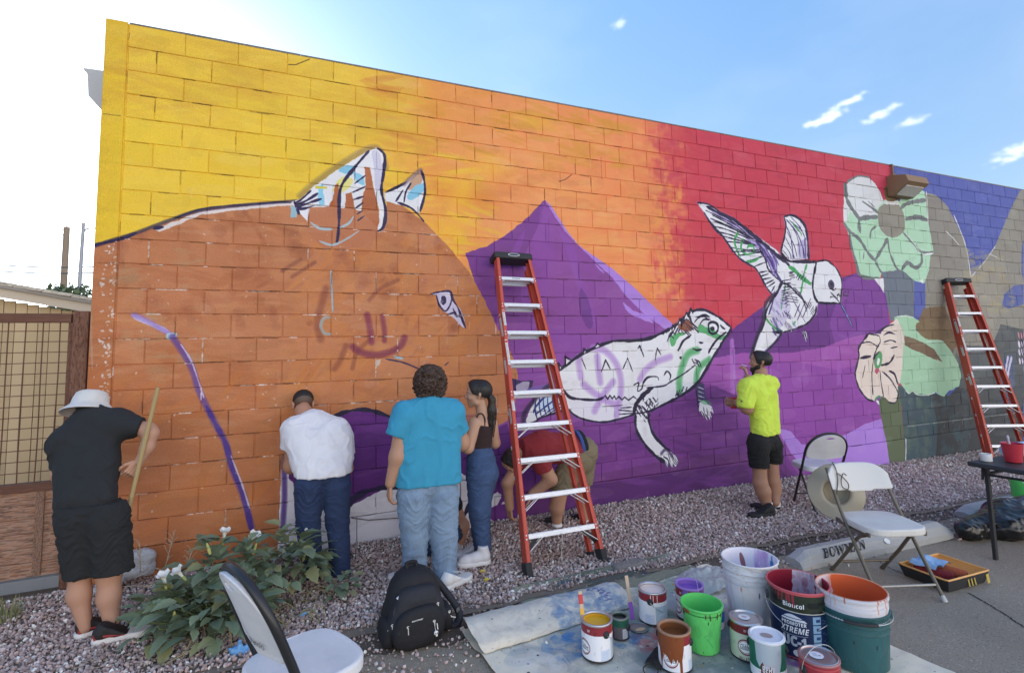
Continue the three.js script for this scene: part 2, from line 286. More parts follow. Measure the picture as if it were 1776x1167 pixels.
// white and violet masonry left bare below the animal
const BARE = [123,78,157,81,177,84,185,42,208,49,229,49,286,57,316,30,338,39,339,-57,121,-16,122,24];
fill('#ece8ee', BARE);
fill('#63287a', [129,83,143,97,162,117,177,123,197,123,224,112,274,95,311,94,336,100,348,61,347,38,335,42,316,29,286,56,229,49,208,49,192,43,177,38,157,51,136,61,129,69], 0);
brushed('#713188', 50, null, [150, 60, 290, 120], [40, 14], .35, 41);
brushed('#d8d5dc', 60, [123,45,337,5,339,-57,121,-16], [130, -20, 300, 70], [34, 9], .5, 42);
fill('#6b2c82', [321,36,341,44,342,15,329,23,315,5,328,29], 0); fill('#6b2c82', [317,19,342,18,341,1,326,3,315,8], 1);
line(NAVY, 3.6, [177,36,183,44,197,50,218,51,240,47]); line(INK, 2.2, [162,117,177,123,197,123,224,112,240,104]);
line(INK, 3.2, [285,9,292,22,296,29]); line(NAVY, 2, [138,60,157,51,172,39], .8);
spray('#4a2a7c', 1.6, [125,84,126,54,125,28], .9); fill('#8d5f52', [123,89,127,89,127,76,123,78], 1); spray('#7d63a8', 1, [123,24,139,26], .5);

// outline of its back, ears and tail
fill('#e9e6ea', [23,282,57,300,97,309,132,316,132,312,97,306,57,297,27,280], 0, .85);
spray(NAVY, 1.1, [-17,265,0,273,11,278,37,292,57,301,92,309,132,316], .8); line(NAVY, 1.8, [-17,266,0,272,11,278]); fill(NAVY, [22,282,25,285,30,285,27,282], 1); line(NAVY, 1.0, [37,292,57,302,79,307,97,310,125,315]);
const EAR = [127,314,135,318,147,332,170,352,194,371,203,376,209,371,211,360,209,348,209,334,211,314,209,297,206,292,196,301,175,297,165,305,147,292,135,304];
spray('#5b4b5e', 2.5, [135,321,147,334,170,355,196,374,207,373,212,357], .35);
fill(WHITE, EAR); fill(SKYB, [150,332,154,335,156,315,151,314]); fill('#eadf74', [163,329,170,342,181,342,178,334,170,327], 1, .8); fill(SKYB, [171,353,183,355,181,347,169,348], 1); fill(SKYB, [182,348,190,346,192,337,186,339], 1); fill('#e6d968', [205,319,212,323,212,313,206,310], 1);
fill('#d9c93c', [148,332,158,332,158,330,148,329]); fill('#b9b3d4', [199,372,207,369,208,340,203,333,201,356], 1, .5);
fill('#b5683f', [192,355,197,355,201,333,207,308,205,295,196,292,188,301,190,323,193,338]); fill('#b5683f', [165,335,168,337,169,318,170,307,160,313,163,321]); fill('#b5683f', [175,327,180,329,183,314,191,295,170,288,174,312]);
fill('#bc7650', [143,311,160,313,175,313,188,312,207,294,197,276,155,274,140,289]); fill(WHITE, [203,330,210,331,211,310,208,297,205,292,206,311], 1);
line(NAVY, 1.8, [196,372,183,354,172,337,169,324,169,302,168,285,167,280]); line(NAVY, 1.7, [204,376,211,369,210,351,208,334,212,314,210,298,205,293]);
for (const p of [[144,327,135,317,130,314], [150,325,140,317,131,312], [153,320,142,315,132,310], [147,313,135,309,130,315], [130,315,134,304]]) line(NAVY, 1.6, p);
for (const p of [[193,347,183,338], [193,336,181,329], [191,326,182,322], [191,320,184,314], [190,312,185,308], [192,307,186,302]]) line(NAVY, 1.2, p);
fill(SKYB, [127,311,132,310,132,301,127,300], 0, .8); line('#a9bcc6', 1.6, [144,297,152,292,163,292]); line('#a9bcc6', 1.6, [170,294,178,299,182,306]); line('#a9bcc6', 1.5, [152,280,163,277,175,283,187,292], .8);
const EAR2 = [211,332,221,337,233,346,242,355,247,360,250,352,251,343,249,329,245,314,230,320,212,323];
fill(WHITE, EAR2); fill('#c9a185', [237,347,247,359,249,349,242,340,234,337], 1); fill(SKYB, [233,331,242,342,251,345,249,336,238,327], 1); line(INK, 1.8, [212,332,224,339,233,345]); line(NAVY, 1.6, [246,316,251,335,250,350,247,359]); line(NAVY, 1.4, [230,324,232,335,237,344]); line(NAVY, 1.2, [222,324,229,336]); spray('#6a5560', 1.6, [230,342,240,353,247,359], .5); line(NAVY, 1.4, [224,323,238,318,250,306]);
// its eye, a smiling chalked face and mouth
fill('#cfc6dd', [257,234,276,236,279,226,288,216,292,201,289,200,280,209,270,216,265,224,262,231], 1); line(NAVY, 1.3, [256,233,264,235,276,236,279,228,285,218,292,199]); line(NAVY, 1.1, [262,232,265,222,271,216,276,222,278,229]); fill(NAVY, [267,230,271,231,272,224,268,222], 1); fill('#5a5570', [266,227,269,227,269,224,266,224]); line(NAVY, 1.3, [279,219,283,211,287,211,290,203]); line(NAVY, 1.2, [274,213,282,215]);
spray('#7c2d4a', 2.2, [195,212,198,196,199,186], .75); spray('#7c2d4a', 1.8, [209,211,211,196,211,187], .7); spray('#7c2d4a', 2.4, [182,182,189,177,202,174,218,177,227,183,230,190], .8);
line(NAVY, 1, [212,170,229,166,245,159], .8); line(NAVY, 1, [270,162,274,165]); fill('#cfc3b8', [203,169,208,170,206,165,203,161], 0, .8); line(SKYB, 1.2, [220,172,228,170]); line('#9fa8a6', 2, [163,209,157,209,154,202,157,195,163,194], .55); line(SKYB, 1, [162,253,163,236,164,215], .7);
fill('#3b2a5a', [340,147,353,143,367,142,353,125,337,144], 1); fill('#c9c1d8', [347,139,362,142,358,131,350,128], 1, .8);
spray('#b4a0dc', 1.2, [353,131,370,135,391,137], .6); spray('#5548a0', 1, [360,133,377,136,389,137], .6);
line('#c8bfe6', 2.2, [11,211,19,206,27,202,34,198,40,192], .6); spray('#8d6fc0', 1.6, [12,211,22,206,30,200,40,194], .6); fill('#b7dfe8', [35,196,42,196,41,191,36,191], 1, .8);
spray('#5e3d96', 1.8, [39,193,47,180,54,166,59,149,65,135,72,120,80,103,85,83,94,59,101,32], .85); line('#4d3285', 2.6, [65,135,72,120,80,103,85,83,94,59,101,30], .85); line('#c9bfe4', .8, [45,187,53,173,59,155,63,142], .8); line('#d8d2ea', .8, [84,93,93,68,99,48], .7);

// the horned lizard
const LIZ = [398,152,414,163,429,170,447,178,469,183,493,184,517,185,537,191,552,197,565,205,582,216,595,220,609,220,630,210,649,198,640,186,624,169,609,153,592,133,570,119,552,112,527,104,513,100,514,88,520,74,534,59,548,48,553,38,549,34,546,39,545,35,540,41,538,35,535,41,523,48,503,69,496,83,495,99,474,95,452,93,430,97,416,103,408,110,402,132];
const TAIL = [390,134,406,132,410,115,397,109,383,106,372,103,367,99,359,97,357,101,361,111,369,123,380,133];
fill(WHITE, TAIL); fill('#b8d4ea', [380,130,390,131,390,111,373,109,371,116], 0, .7);
for (const p of [[374,126,373,116,375,104], [379,131,378,117,381,106], [384,133,383,119,386,107], [389,135,389,122,391,108], [369,122,368,113,370,102], [394,135,395,123,397,110], [368,114,378,123,392,131], [368,107,381,115,398,125], [373,103,387,111,402,119], [366,109,371,118,388,133], [381,105,393,111,405,114]]) line('#27347c', 1.0, p);
spray(INK, 2, [354,101,356,110,368,123,380,133,388,138], .8); line(INK, 1.4, [359,97,369,100,373,103,391,107,408,110]);
spray('#6f6390', 1.8, LIZ, .35, 0, true);
fill(WHITE, LIZ); fill('#dcd8e8', [410,123,444,117,478,119,489,105,452,94,418,104], 1, .5);
fill('#7e4a35', [563,202,571,208,581,205,588,197,575,193], 1, .85); fill(GREEN, [552,176,551,185,561,191,577,192,563,185,557,177], 1, .9); fill(GREEN, [593,193,598,203,607,199,618,197,629,189,643,188,631,182,617,186,604,191], 1, .85);
for (const [p, w] of [[[592,170,578,166,569,154,562,136,561,122], 3.4], [[611,158,597,151,590,143,588,131], 3.2]]) spray(GREEN, w, p, .9);
for (const p of [[442,176,458,172,471,159,477,143,477,126,473,110,470,99], [424,166,423,159,425,144], [447,166,448,154,450,137], [428,136,444,124,462,114,471,111], [467,137,456,126,447,115,441,106], [504,138,512,148,527,157,550,163]]) spray(LILAC, 3.0, p, .7);
for (const [p, w] of [[[398,152,414,162,429,170,447,177,469,183], 1.9], [[469,183,493,184,517,185,537,191,552,197], 1.5], [[592,211,606,212,613,207], 1.4], [[649,198,640,186,624,169,609,153,592,133,570,119,552,112,527,104,513,100], 1.7], [[408,110,416,103,430,97,452,93,474,95,495,99], 1.6], [[496,98,496,83,503,69,523,48,535,40], 1.9], [[513,100,514,88,521,74,534,60], 1.3], [[402,132,410,123,423,120,444,118,453,120], 1.8], [[503,117,496,108,493,99], 3.2], [[523,128,508,121,503,115], 2.6], [[513,128,538,129,548,133,569,142,588,152], 1.2], [[495,132,502,134,500,125,506,127,509,134,516,140,529,140,531,136], 1.5], [[539,141,544,146,549,141,547,135], 1.4], [[609,166,623,182,640,191], 1.4], [[563,170,572,182,582,187], 1.5], [[598,202,605,208,616,208], 1.5], [[582,216,585,205,594,197], 1.4], [[571,207,588,195], 1.6], [[576,209,591,199], 1.6], [[585,173,591,170,599,171], 1.6]]) line(INK, w, p);
for (const p of [[427,164,432,152], [452,149,458,162,464,151], [481,151,488,163,494,148], [503,174,506,177,511,164], [527,160,531,174,536,166], [453,120,456,122,459,118,462,122,465,118,468,121,470,117,474,120,478,116,482,119,487,115,494,119,498,116], [473,100,500,100], [473,105,493,102], [476,107,491,107], [496,99,512,100], [546,181,550,189,553,193], [557,195,561,200]]) line(INK, 1.1, p, 1, 0);
add((c) => { const r = rng(77); c.strokeStyle = INK; c.lineWidth = 1; for (let i = 0; i < 30; i++) { const x = mix(504, 530, r()), y = mix(93, 117, r()); c.beginPath(); c.moveTo(x, y); c.lineTo(x + 1.5, y + 2.4); c.stroke(); } });
fill(INK, [615,198,620,199,622,196,618,193,615,195], 1); line(INK, 1.2, [613,202,621,205,628,198,623,191,615,190]); fill(INK, [595,180,602,180,600,178,596,178], 1); fill(INK, [564,163,567,163,567,160,564,160], 1); fill(INK, [556,118,560,120,560,116,557,116], 1);
for (const p of [[583,157,591,153], [586,159,594,155], [588,159,595,156]]) line(INK, .9, p);
spray('#3a2c58', 1.4, [530,51,536,55,541,52,545,46], .8); line(INK, 1, [540,49,542,41]); line(INK, 1, [545,49,549,39]);
fill('#463a66', [587,125,593,131,600,128,601,114,605,105,610,99,591,102,588,114]); for (let i = 0; i < 5; i++) line('#ccc8dc', .9, [590, 125 - i * 5.2, 599, 122 - i * 5.2]);
fill(WHITE, [591,106,598,108,606,103,611,99,611,92,608,95,606,84,603,89,600,91,597,93,593,95,590,95]); fill(GREEN, [592,108,604,108,610,103,598,104], 1, .5); line(INK, .9, [602,99,603,90]); line(INK, .9, [597,100,598,93]); line(INK, 1.1, [586,125,588,110,589,95]);
fill(LILAC, [649,185,652,185,654,115,648,115], 0, .35);

// the hummingbird
const HB = (p) => p;
const BIRD = [739,289,748,292,767,290,795,292,818,290,838,294,860,283,870,263,864,232,844,232,815,233,810,216,783,200,757,193,739,191,726,177,707,167,682,155,678,159,692,182,708,203,709,222,729,241,746,261,735,278];
const WING = [605,358,623,357,644,348,668,341,695,326,715,316,738,305,755,292,767,283,749,263,739,252,729,241,720,248,710,262,700,277,689,282,673,288,660,300,652,309,643,318,633,324,624,335,615,346], WING2 = [759,352,773,356,785,354,799,343,805,327,803,295,767,290,749,301,757,319,762,337];
for (const o of [WING, WING2, BIRD]) { spray('#b9a9c9', 1.4, o, .3, 0, true); fill(WHITE, o, 0); }
fill('#9a86c4', [618,354,644,346,668,339,695,324,720,306,736,289,737,272,729,280,708,299,681,319,654,334], 0, .75); fill('#9a86c4', [714,306,736,291,739,272,734,265,724,282], 0, .6); fill('#a596cc', [781,314,802,326,800,295,783,294], 0, .6); fill('#b7abd6', [729,241,747,250,760,224,740,198,729,207,718,220], 1, .5);
line(INK, 3.2, [668,340,695,325,715,313,737,300,760,286]); line(INK, 2, [708,305,718,291,723,276,740,263]); line(INK, 1.3, [605,358,623,357,644,348,668,340]); line(INK, 1.4, [615,346,624,335,643,318,652,308,673,288,700,276,715,254,729,241]);
for (const p of [[618,349,638,343,665,335], [625,339,649,333,681,323], [629,329,653,326,692,316], [637,322,661,319,694,311], [649,310,674,310,703,308], [654,303,679,301,708,302], [667,292,690,296,710,299], [681,285,698,289,714,294], [705,271,720,274], [710,262,726,265], [719,252,733,259], [725,245,733,254]]) line(INK, 1.2, p);
for (const p of [[674,327,665,313,667,301,673,291], [680,315,675,303,684,295,696,298,698,306,690,307,686,303], [683,285,698,287,707,292]]) line(GREEN, 2.2, p);
line(INK, 2.2, [773,355,787,352,799,342,803,327,802,295]); line('#5c4a8a', 1.6, [798,324,797,294]);
for (const p of [[769,345,783,325,786,296], [764,331,775,313,780,295], [760,322,768,309,775,293], [755,312,765,302,768,292], [753,304,764,293], [778,343,790,332], [769,348,793,335]]) line('#3a2c5e', 1, p);
line(GREEN, 1.6, [777,346,778,341,790,332,792,328]); line(INK, 2, [749,299,760,290,785,289,818,290]); line(INK, 2.2, [818,290,812,275,807,256,810,238,818,232]); line(INK, 2.4, [818,232,841,232,863,232]); line(INK, 1.4, [821,291,841,294,860,282,869,263,863,232]);
fill('#4a4460', [839,261,845,266,851,263,852,256,847,251,841,254], 1); fill(INK, [844,262,849,262,849,257,845,257], 1);
add((c) => { const r = rng(88); c.fillStyle = '#2c2638'; for (let i = 0; i < 26; i++) { c.beginPath(); c.ellipse(mix(842, 882, r()), mix(236, 255, r()), 1.5, 1.1, .6, 0, 7); c.fill(); } });
line('#4a3a80', 2, [863,231,873,216,885,198]); line('#9aa4d4', .8, [865,229,875,215,885,199]); line(INK, 1.2, [843,248,855,239,862,232]);
fill(GREEN, [760,285,772,282,784,272,805,261,803,256,783,265,774,273,762,279]); line(GREEN, 2, [798,286,791,272,782,245]); line(GREEN, 1.6, [753,255,746,237,742,222]); line(GREEN, 2.4, [710,213,719,203,733,194,742,192]); fill(GREEN, [760,203,769,207,764,199]);
for (let i = 0; i < 9; i++) line('#3a2c58', 1, [765 - i * 1.2, 264 - i * 4.4, 745 + (i % 3) * 2, 261 - i * 4.6]);
for (let i = 0; i < 10; i++) line('#3a2c58', 1, [801 - i * 2.8, 238 - (i % 4) * 3 - i, 791 - i * 2.8, 223 - (i % 4) * 3 - i]);
spray(INK, 2.2, [732,243,716,232,709,215,705,203,692,182,680,159], .8); spray('#4a3a80', 1.8, [726,209,733,196,739,190,726,177,707,165], .7); line('#3a3266', 1.6, [745,259,732,241,725,228,718,215]); line(INK, 1, [757,220,753,213,759,209]); line(INK, 1, [744,218,747,211]);
for (const [x, y] of [[747, 203], [780, 192]]) for (let i = 0; i < 3; i++) { line(INK, 2, [x + i * 3, y, x + i * 3 + 2, y - 10], 1, 0); line(WHITE, 1, [x + i * 3, y, x + i * 3 + 2, y - 10], 1, 0); }
spray('#b3a4d0', 1, [771,291,768,300], .3);

// more of the bird's drawn feathers
line(NAVY, 2.9, [621,354,644,346,668,339,695,323,714,312,737,298,763,284]); line('#4a3a78', 2.4, [703,314,719,299,730,285,737,272,745,260]); line(NAVY, 1.7, [615,346,624,334,634,323,644,318,652,308,662,297,673,288,689,281,700,276,710,262,720,248,729,241]); line(NAVY, 1.6, [605,358,625,357,645,348,669,341]);
for (const p of [[622,352,655,341,687,323], [628,344,662,332,700,316], [631,336,659,329,697,316], [639,318,666,314,700,309], [657,297,685,299,713,300], [697,279,712,284,720,286], [706,266,722,270], [715,256,731,262]]) line(INK, 1.1, p);
for (const p of [[720,306,733,285,734,267], [726,304,738,287,738,272], [716,301,726,280,731,267], [733,300,743,283]]) line('#6a55a0', 1.8, p, .8);
line(NAVY, 2.3, [759,352,763,353,775,356,787,353,799,345,804,328,804,306,803,294]); line(INK, 1.8, [760,351,762,340,758,324,751,308,749,301]); for (const p of [[762,340,770,324,772,293], [764,348,782,332,792,312,795,294], [773,353,790,339,800,322]]) line('#4a3a78', 1.3, p);
line(INK, 2.5, [818,291,814,279,809,265,807,254,809,242,817,232]); line(INK, 1.7, [818,291,829,293,839,294,849,290,860,283,867,272,869,262,866,246,863,232]); line(INK, 2.6, [818,233,831,231,848,232,863,231]); line(INK, 2.4, [749,300,764,290,782,290,798,291,818,291]);
line(INK, 2.6, [748,261,735,244,723,232,714,220,709,209]); line(INK, 1.8, [811,227,808,217,794,205,779,199,759,194,743,191]); line(INK, 1.6, [748,259,760,255,775,244,786,234,791,220]);
hatch(INK, 9, [750,260,742,229], [777,264][0] - [750,264][0], -3, .9, 401); hatch(INK, 9, [762,273,764,266], 9, 1.5, .9, 402); hatch(INK, 9, [769,255,789,234], 6, -9, 1.1, 403); hatch('#4a3a78', 6, [762,242,778,216], 7, -10, 1, 404); hatch(INK, 8, [799,234,810,220], -6, -7, .9, 405); hatch('#6a5a9a', 8, [725,228,740,203], 5, -6, 1.1, 406, 8); hatch(INK, 7, [745,220,759,214], 4, -5, 1, 407); hatch('#b3a4d4', 12, [732,241,764,198], 6, -5, 1.6, 408, 16); hatch(INK, 6, [779,273,796,267], -5, -6, 1, 409); hatch('#a03a3a', 3, [784,277,792,275], 3, -1, .7, 410);
for (const [x, y] of [[[749,205][0], [749,205][1]], [[755,202][0], [755,202][1]], [[782,189][0], [782,189][1]]]) { line(INK, 2.6, [x, y, x + 2, y - 5, x + 3.5, y - 11]); line('#dcd8e4', 1.2, [x, y, x + 2, y - 5, x + 3.5, y - 11]); }
line(INK, 2.6, [863,231,870,221,878,209,886,197]); line('#7f8ed0', 1.2, [864,230,872,219,879,208,885,198]); line(INK, 2.4, [727,191,739,190,732,182,723,175,709,166]); line(INK, 2.4, [713,213,707,201,698,190,692,181,686,170,680,157]); hatch('#4a3a78', 8, [717,207,729,186], 5, -5, 1.2, 411, 6);
// and of the lizard's head, frill, spines and claws
line(INK, 2.2, [552,197,565,204,576,212,583,216,595,220,607,220,619,216,632,210,641,204,650,198]); line(INK, 2.4, [650,197,644,189,637,183,626,170,618,161,610,152,601,142,592,132,582,125,570,119]); line(INK, 2.4, [398,152,405,157,414,162,421,166,429,170,447,177,469,183,493,183,517,185,537,191,552,197]); line(INK, 2.2, [570,119,552,112,527,104,513,100]);
hatch(INK, 11, [545,183,585,211], 5, 7, 1.7, 421, 6); hatch(INK, 9, [552,191,588,199], 6, -5, 1.5, 422, 7); hatch('#8a4a34', 8, [562,197,581,205], 5, -3, 2, 423, 6); for (const p of [[564,202,567,209,569,204], [573,208,578,217,581,211], [581,212,585,222,588,216], [554,195,556,201,559,197], [541,190,543,194,546,192], [444,176,448,181,451,178], [429,169,430,175,434,172], [406,158,406,167,413,163], [399,152,397,160,401,156]]) { fill(WHITE, p); line(INK, 1.6, p, 1, 0); }
line(INK, 2.2, [612,198,613,203,619,205,626,203,628,198,625,192,618,190,613,193,612,198]); line(INK, 1.6, [589,204,596,210,606,214,615,211]); line(INK, 1.7, [632,201,635,198,639,196]); line(INK, 1.8, [610,166,616,174,627,184,641,192]); line(INK, 1.8, [562,170,569,180,576,185,584,189]); hatch(INK, 6, [582,160,595,155], 3, -6, 1.1, 424); hatch(INK, 12, [498,100,520,114], 4, -5, 1.5, 425, 9); hatch(INK, 8, [500,108,511,92], 4, -4, 1.4, 426, 9); hatch(INK, 6, [556,116,570,123], 2, 4, 1.6, 427, 5);
line(INK, 3, [521,128,512,122,504,116,498,110,494,100]); line(INK, 1.6, [533,47,539,43,540,36]); for (const p of [[535,41,538,35], [541,41,545,34], [546,43,552,36], [549,47,554,39]]) { line(INK, 2.6, p); line('#e3e1ea', 1.3, p); } line(INK, 2.4, [496,98,495,89,497,79,503,69,512,58,523,48,534,41]); line(INK, 1.8, [514,98,515,87,520,73,534,59,543,53]);
for (const p of [[593,95,597,88], [598,92,602,84], [605,94,609,87], [610,98,612,92]]) { line(INK, 2.4, p); line('#e3e1ea', 1.3, p); }

// squash flower at the top, wrapped round the corner of red and blue
const OLIVE = '#918c81';
fill('#6d7683', [960,292,1050,295,1033,212,974,206]); fill('#5862ab', [1046,287,1121,289,1111,233,1063,227,1055,210,1033,213]); fill('#4450a2', [1080,279,1115,286,1111,233,1082,231], 1, .8);
fill(OLIVE, [1094,420,1122,419,1153,403,1169,381,1190,351,1199,321,1204,280,1221,290,1249,313,1286,339,1318,374,1361,422,1395,454,1409,457,1338,110,1049,122,1061,205]); fill('#54609f', [1370,274,1337,271,1301,254,1287,229,1316,229,1362,237]); fill('#54609f', [1387,360,1378,345,1367,300,1371,281]);
fill('#86827a', [1093,411,1126,411,1165,373,1185,320,1198,293,1129,290,1100,315], 0, .5); fill('#999285', [1168,288,1315,326,1301,254,1266,205,1244,165,1211,168,1192,228], 0, .8); fill('#7c644a', [1060,227,1119,231,1142,172,1128,153,1089,176,1048,186,1035,197]); line('#e2dfda', 1.5, [1170,388,1190,351,1199,321,1202,283]); line('#e2dfda', 1.2, [1203,282,1252,313,1289,341], .8); line('#e2dfda', 1.2, [1142,358,1158,349,1176,336]); line('#e2dfda', 1.2, [1267,326,1307,317], .8);
brushed('#8f8b80', 60, [1104,412,1148,410,1202,286,1287,347,1401,452,1370,278,1223,171,1144,178,1100,315], [1080, 180, 1480, 450], [30, 12], .4, 51);
brushed('#a79a76', 40, null, [1180, 220, 1330, 330], [30, 14], .4, 52);
const FLOWER = [886,373,889,389,893,409,905,419,926,429,950,430,965,421,976,410,982,396,1009,402,1023,398,1036,416,1053,426,1074,426,1092,421,1094,401,1094,375,1097,358,1101,322,1091,312,1084,289,1068,267,1041,271,1022,283,1008,287,993,285,963,282,958,271,925,273,914,274,905,294,901,311,894,332,885,352];
fill('#b4dcbc', FLOWER, 0); fill('#dfe1e2', [893,409,905,419,926,429,950,430,965,421,976,410,983,395,963,380,963,369,919,359,899,373,886,373,889,389], 0); fill('#dfe1e2', [885,375,899,371,890,353,884,354]); fill(OLIVE, [968,380,988,392,1013,395,1029,383,1032,363,1025,348,1000,338,979,342,966,355], 1); fill('#e2e4e2', [986,395,1004,401,1019,398,1020,393,988,391], 1); fill('#6e5638', [989,419,1011,416,1024,405,1008,397,989,398], 1);
const GREY = '#74797a';
for (const [p, w] of [[[894,414,895,392,904,378,919,363], 5], [[919,361,937,365,963,368], 5.5], [[919,361,919,349,920,340], 4], [[885,352,895,341,916,330,934,310,949,299], 4], [[949,299,965,315,985,335], 4], [[985,335,987,313,998,292,1007,286], 3], [[1035,370,1066,376,1093,373], 5], [[1021,385,1044,397,1092,407], 4], [[1026,347,1052,329,1068,319,1100,319], 3], [[1068,317,1066,301,1049,292,1029,299,1013,287], 4], [[942,332,946,345,959,353], 2.5], [[895,338,897,317,905,294,914,274,957,271], 3.5], [[949,299,959,284,963,282], 3], [[931,390,966,376], 2.5], [[945,391,960,383], 1.5], [[925,311,922,300], 1.5], [[894,414,905,420,926,429,952,430], 2]]) line(GREY, w, p, .95);
line('#e6e9e8', 1.2, [1031,347,1050,332,1063,320]); line('#eef0ee', 2, [1073,314,1100,318]); line('#eef0ee', 1.2, [1097,422,1097,402,1094,368], .8); fill('#eef0ee', [1056,271,1067,275,1064,267]); fill('#e9e6ea', [943,271,966,272,965,249,956,259]);
// lower blossom, stems and the dark ground at its foot
fill('#5f6b4e', [929,87,957,108,983,109,980,-12,944,-16,940,28,934,57]); fill('#42545c', [978,109,1063,91,1077,46,1053,-15,980,-11,983,77]); fill('#3a3d40', [1058,92,1107,86,1139,102,1222,98,1328,74,1299,-67,1053,-17,1069,44]);
fill('#55595a', [1142,148,1165,165,1245,164,1280,201,1352,191,1328,74,1221,92,1138,96]); fill('#4a4e50', [1219,110,1337,118,1324,56,1237,61,1136,85], 1, .7); brushed('#4d585c', 40, null, [1180, -20, 1480, 160], [40, 14], .35, 53); brushed('#5a6f60', 24, null, [985, -10, 1060, 120], [14, 30], .3, 54); brushed('#3f565e', 40, null, [1040, -10, 1150, 150], [18, 30], .35, 55, .4);
fill('#4a5a90', [1272,132,1309,144,1293,64,1258,60,1257,96], 1, .5);
const GRN2 = [984,212,993,214,1015,216,1033,212,1048,205,1038,200,1034,193,1056,181,1083,178,1104,174,1124,157,1140,136,1145,116,1136,99,1125,98,1118,94,1109,95,1093,85,1079,89,1070,94,1063,91,1053,89,1033,93,1024,92,1014,99,1004,94,994,102,983,113,981,147];
fill('#a8d0ac', GRN2, 0); fill('#77604a', [1004,184,1028,179,1054,171,1078,161,1097,140,1069,147,1038,158,1021,162,1004,169], 0); fill('#7d6849', [1035,195,1045,205,1069,207,1087,201,1124,192,1140,163,1102,175,1060,178], 1); fill('#e8e6e0', [1081,147,1092,140,1087,142]);
line('#e4ece4', 1.3, [986,212,1006,214,1033,212]); line('#e4ece4', 1, [994,102,1004,95,1014,98,1024,92,1051,90,1070,93], .8); line('#dfe7df', 1, [1059,173,1102,174], .8);
const CREAM = [920,188,947,187,963,199,980,205,990,211,1000,193,1003,179,997,155,991,130,984,112,977,107,977,93,970,84,954,85,948,91,939,94,930,96,920,88,906,92,895,100,887,111,883,124,884,134,894,155,894,165,904,175,913,180];
fill('#ead9cc', CREAM, 0); fill('#cdbfb2', [989,201,1005,193,999,165,987,168], 1, .35);
for (const [p, w] of [[[920,188,904,175,894,165,894,155,884,134,883,124,888,110,897,99,906,92,919,88], 2], [[898,173,920,175,938,168], 1.6], [[897,152,920,154], 3], [[944,184,945,175,935,164,927,151,920,128,918,97], 1.6], [[939,132,939,116,942,94], 1.6], [[944,131,962,118,975,101,976,93,968,83,952,85], 1.6], [[920,188,944,184], 2], [[936,187,963,198,982,201], 1.6], [[953,174,970,177,983,174], 1.6], [[955,185,968,189,982,186], 1.8], [[942,140,962,143,976,154], 2], [[960,131,972,126,977,115,980,109], 2.6], [[898,123,903,134,906,141], 1.2], [[969,165,986,167], 1.2]]) line(INK, w, p);
fill('#5ba268', [928,143,932,156,941,161,947,156,944,143,935,135,928,137], 1); line(INK, 1.5, [927,141,931,154,941,160]); fill('#eef3ee', [933,143,937,151,941,148,936,140], 1); fill('#c05470', [927,134,934,136,937,132,931,127], 1); line(GREEN, 2, [922,91,932,95,936,92]); fill('#e6eae8', [924,89,930,89,931,82,927,84]);
// ribs and a long bone over the dark foot of the wall
for (let j = 0; j < 4; j++) for (let i = 0; i < 7; i++) { const x = 1340 - 6 + i * 9 - j * 2, y = 185 - j * 15; line('#2d2740', 6.5, [x, y, x + 1, y - 11], .8, 0); line(j === 0 ? '#c98f96' : '#d8cfdc', 4, [x, y, x + 1, y - 10], .9, 0); }
line('#cfc8e0', 4, [1292,144,1280,120,1271,99], .9); line('#cfc8e0', 4, [1303,142,1287,116,1276,89], .9); line('#2d3a7a', 1.4, [1286,144,1272,114,1267,90]);
spray('#6b6560', 1.6, [1329,77,1306,44,1285,-3], .5); line('#9aa09c', .8, [991,46,1130,46,1322,45], .7);
add((c) => { const r = rng(99); c.strokeStyle = '#dfe3e0'; for (let i = 0; i < 60; i++) { const x = mix(990, 1170, r()), y = mix(-10, 160, r()); c.globalAlpha = .5 * r(); c.lineWidth = .5 + r() * .7; c.beginPath(); c.moveTo(x, y); c.lineTo(x + (r() - .5) * 2, y - 2 - r() * 9); c.stroke(); } c.globalAlpha = 1; });
line('#e5e8e6', 1.2, [980,-8,984,13,986,29], .8); line('#e9ecea', 1.2, [1046,-14,1062,-14]);

// primer showing along the joints of the brown paint, scuffs and drips
add((c) => {
  const r = rng(123); c.save(); path(c, BROWN, 0, true); c.clip(); c.strokeStyle = c.fillStyle = '#e6e1e2';
  const fleck = (x, y, dx, dy, w) => { for (let t = 0; t < 1; t += .12) if (r() < .78) { c.globalAlpha = .5 + .5 * r(); c.lineWidth = w * (.4 + .8 * r()); c.beginPath(); c.moveTo(x + dx * t, y + dy * t); c.lineTo(x + dx * (t + .13), y + dy * (t + .13)); c.stroke(); } };
  for (let q = 8; q < 22; q++) for (let i = 0; i < 9; i++) {
    const y = (TOP - q * COURSE) * 100, x = i * BLOCK * 100;
    if (r() < .24) fleck(x + r() * 20, y, 6 + r() * 24, 0, 1.0);
    if (r() < .16) fleck(x + (q % 2 ? 20.3 : 0), y, 0, -COURSE * 100 * (.35 + .6 * r()), .95);
    if (r() < .5) fleck(x + r() * 38, y, 2 + r() * 6, 0, .9);
  }
  for (let i = 0; i < 120; i++) { c.globalAlpha = .5 + .4 * r(); c.beginPath(); c.ellipse(mix(-13, -1, Math.sqrt(r())), mix(110, 290, r()), .3 + r() * 1.3, .2 + r() * .9, r() * 3, 0, 7); c.fill(); }
  for (let i = 0; i < 160; i++) { c.globalAlpha = .25 + .4 * r(); c.beginPath(); c.ellipse(mix(0, 310, r()), mix(40, 300, r()), .2 + r() * .5, .2 + r() * 1.1, r() * 3, 0, 7); c.fill(); }
  c.restore(); c.globalAlpha = 1;
});
line('#b99a8c', .9, [-17,246,-16,214,-13,168], .4);
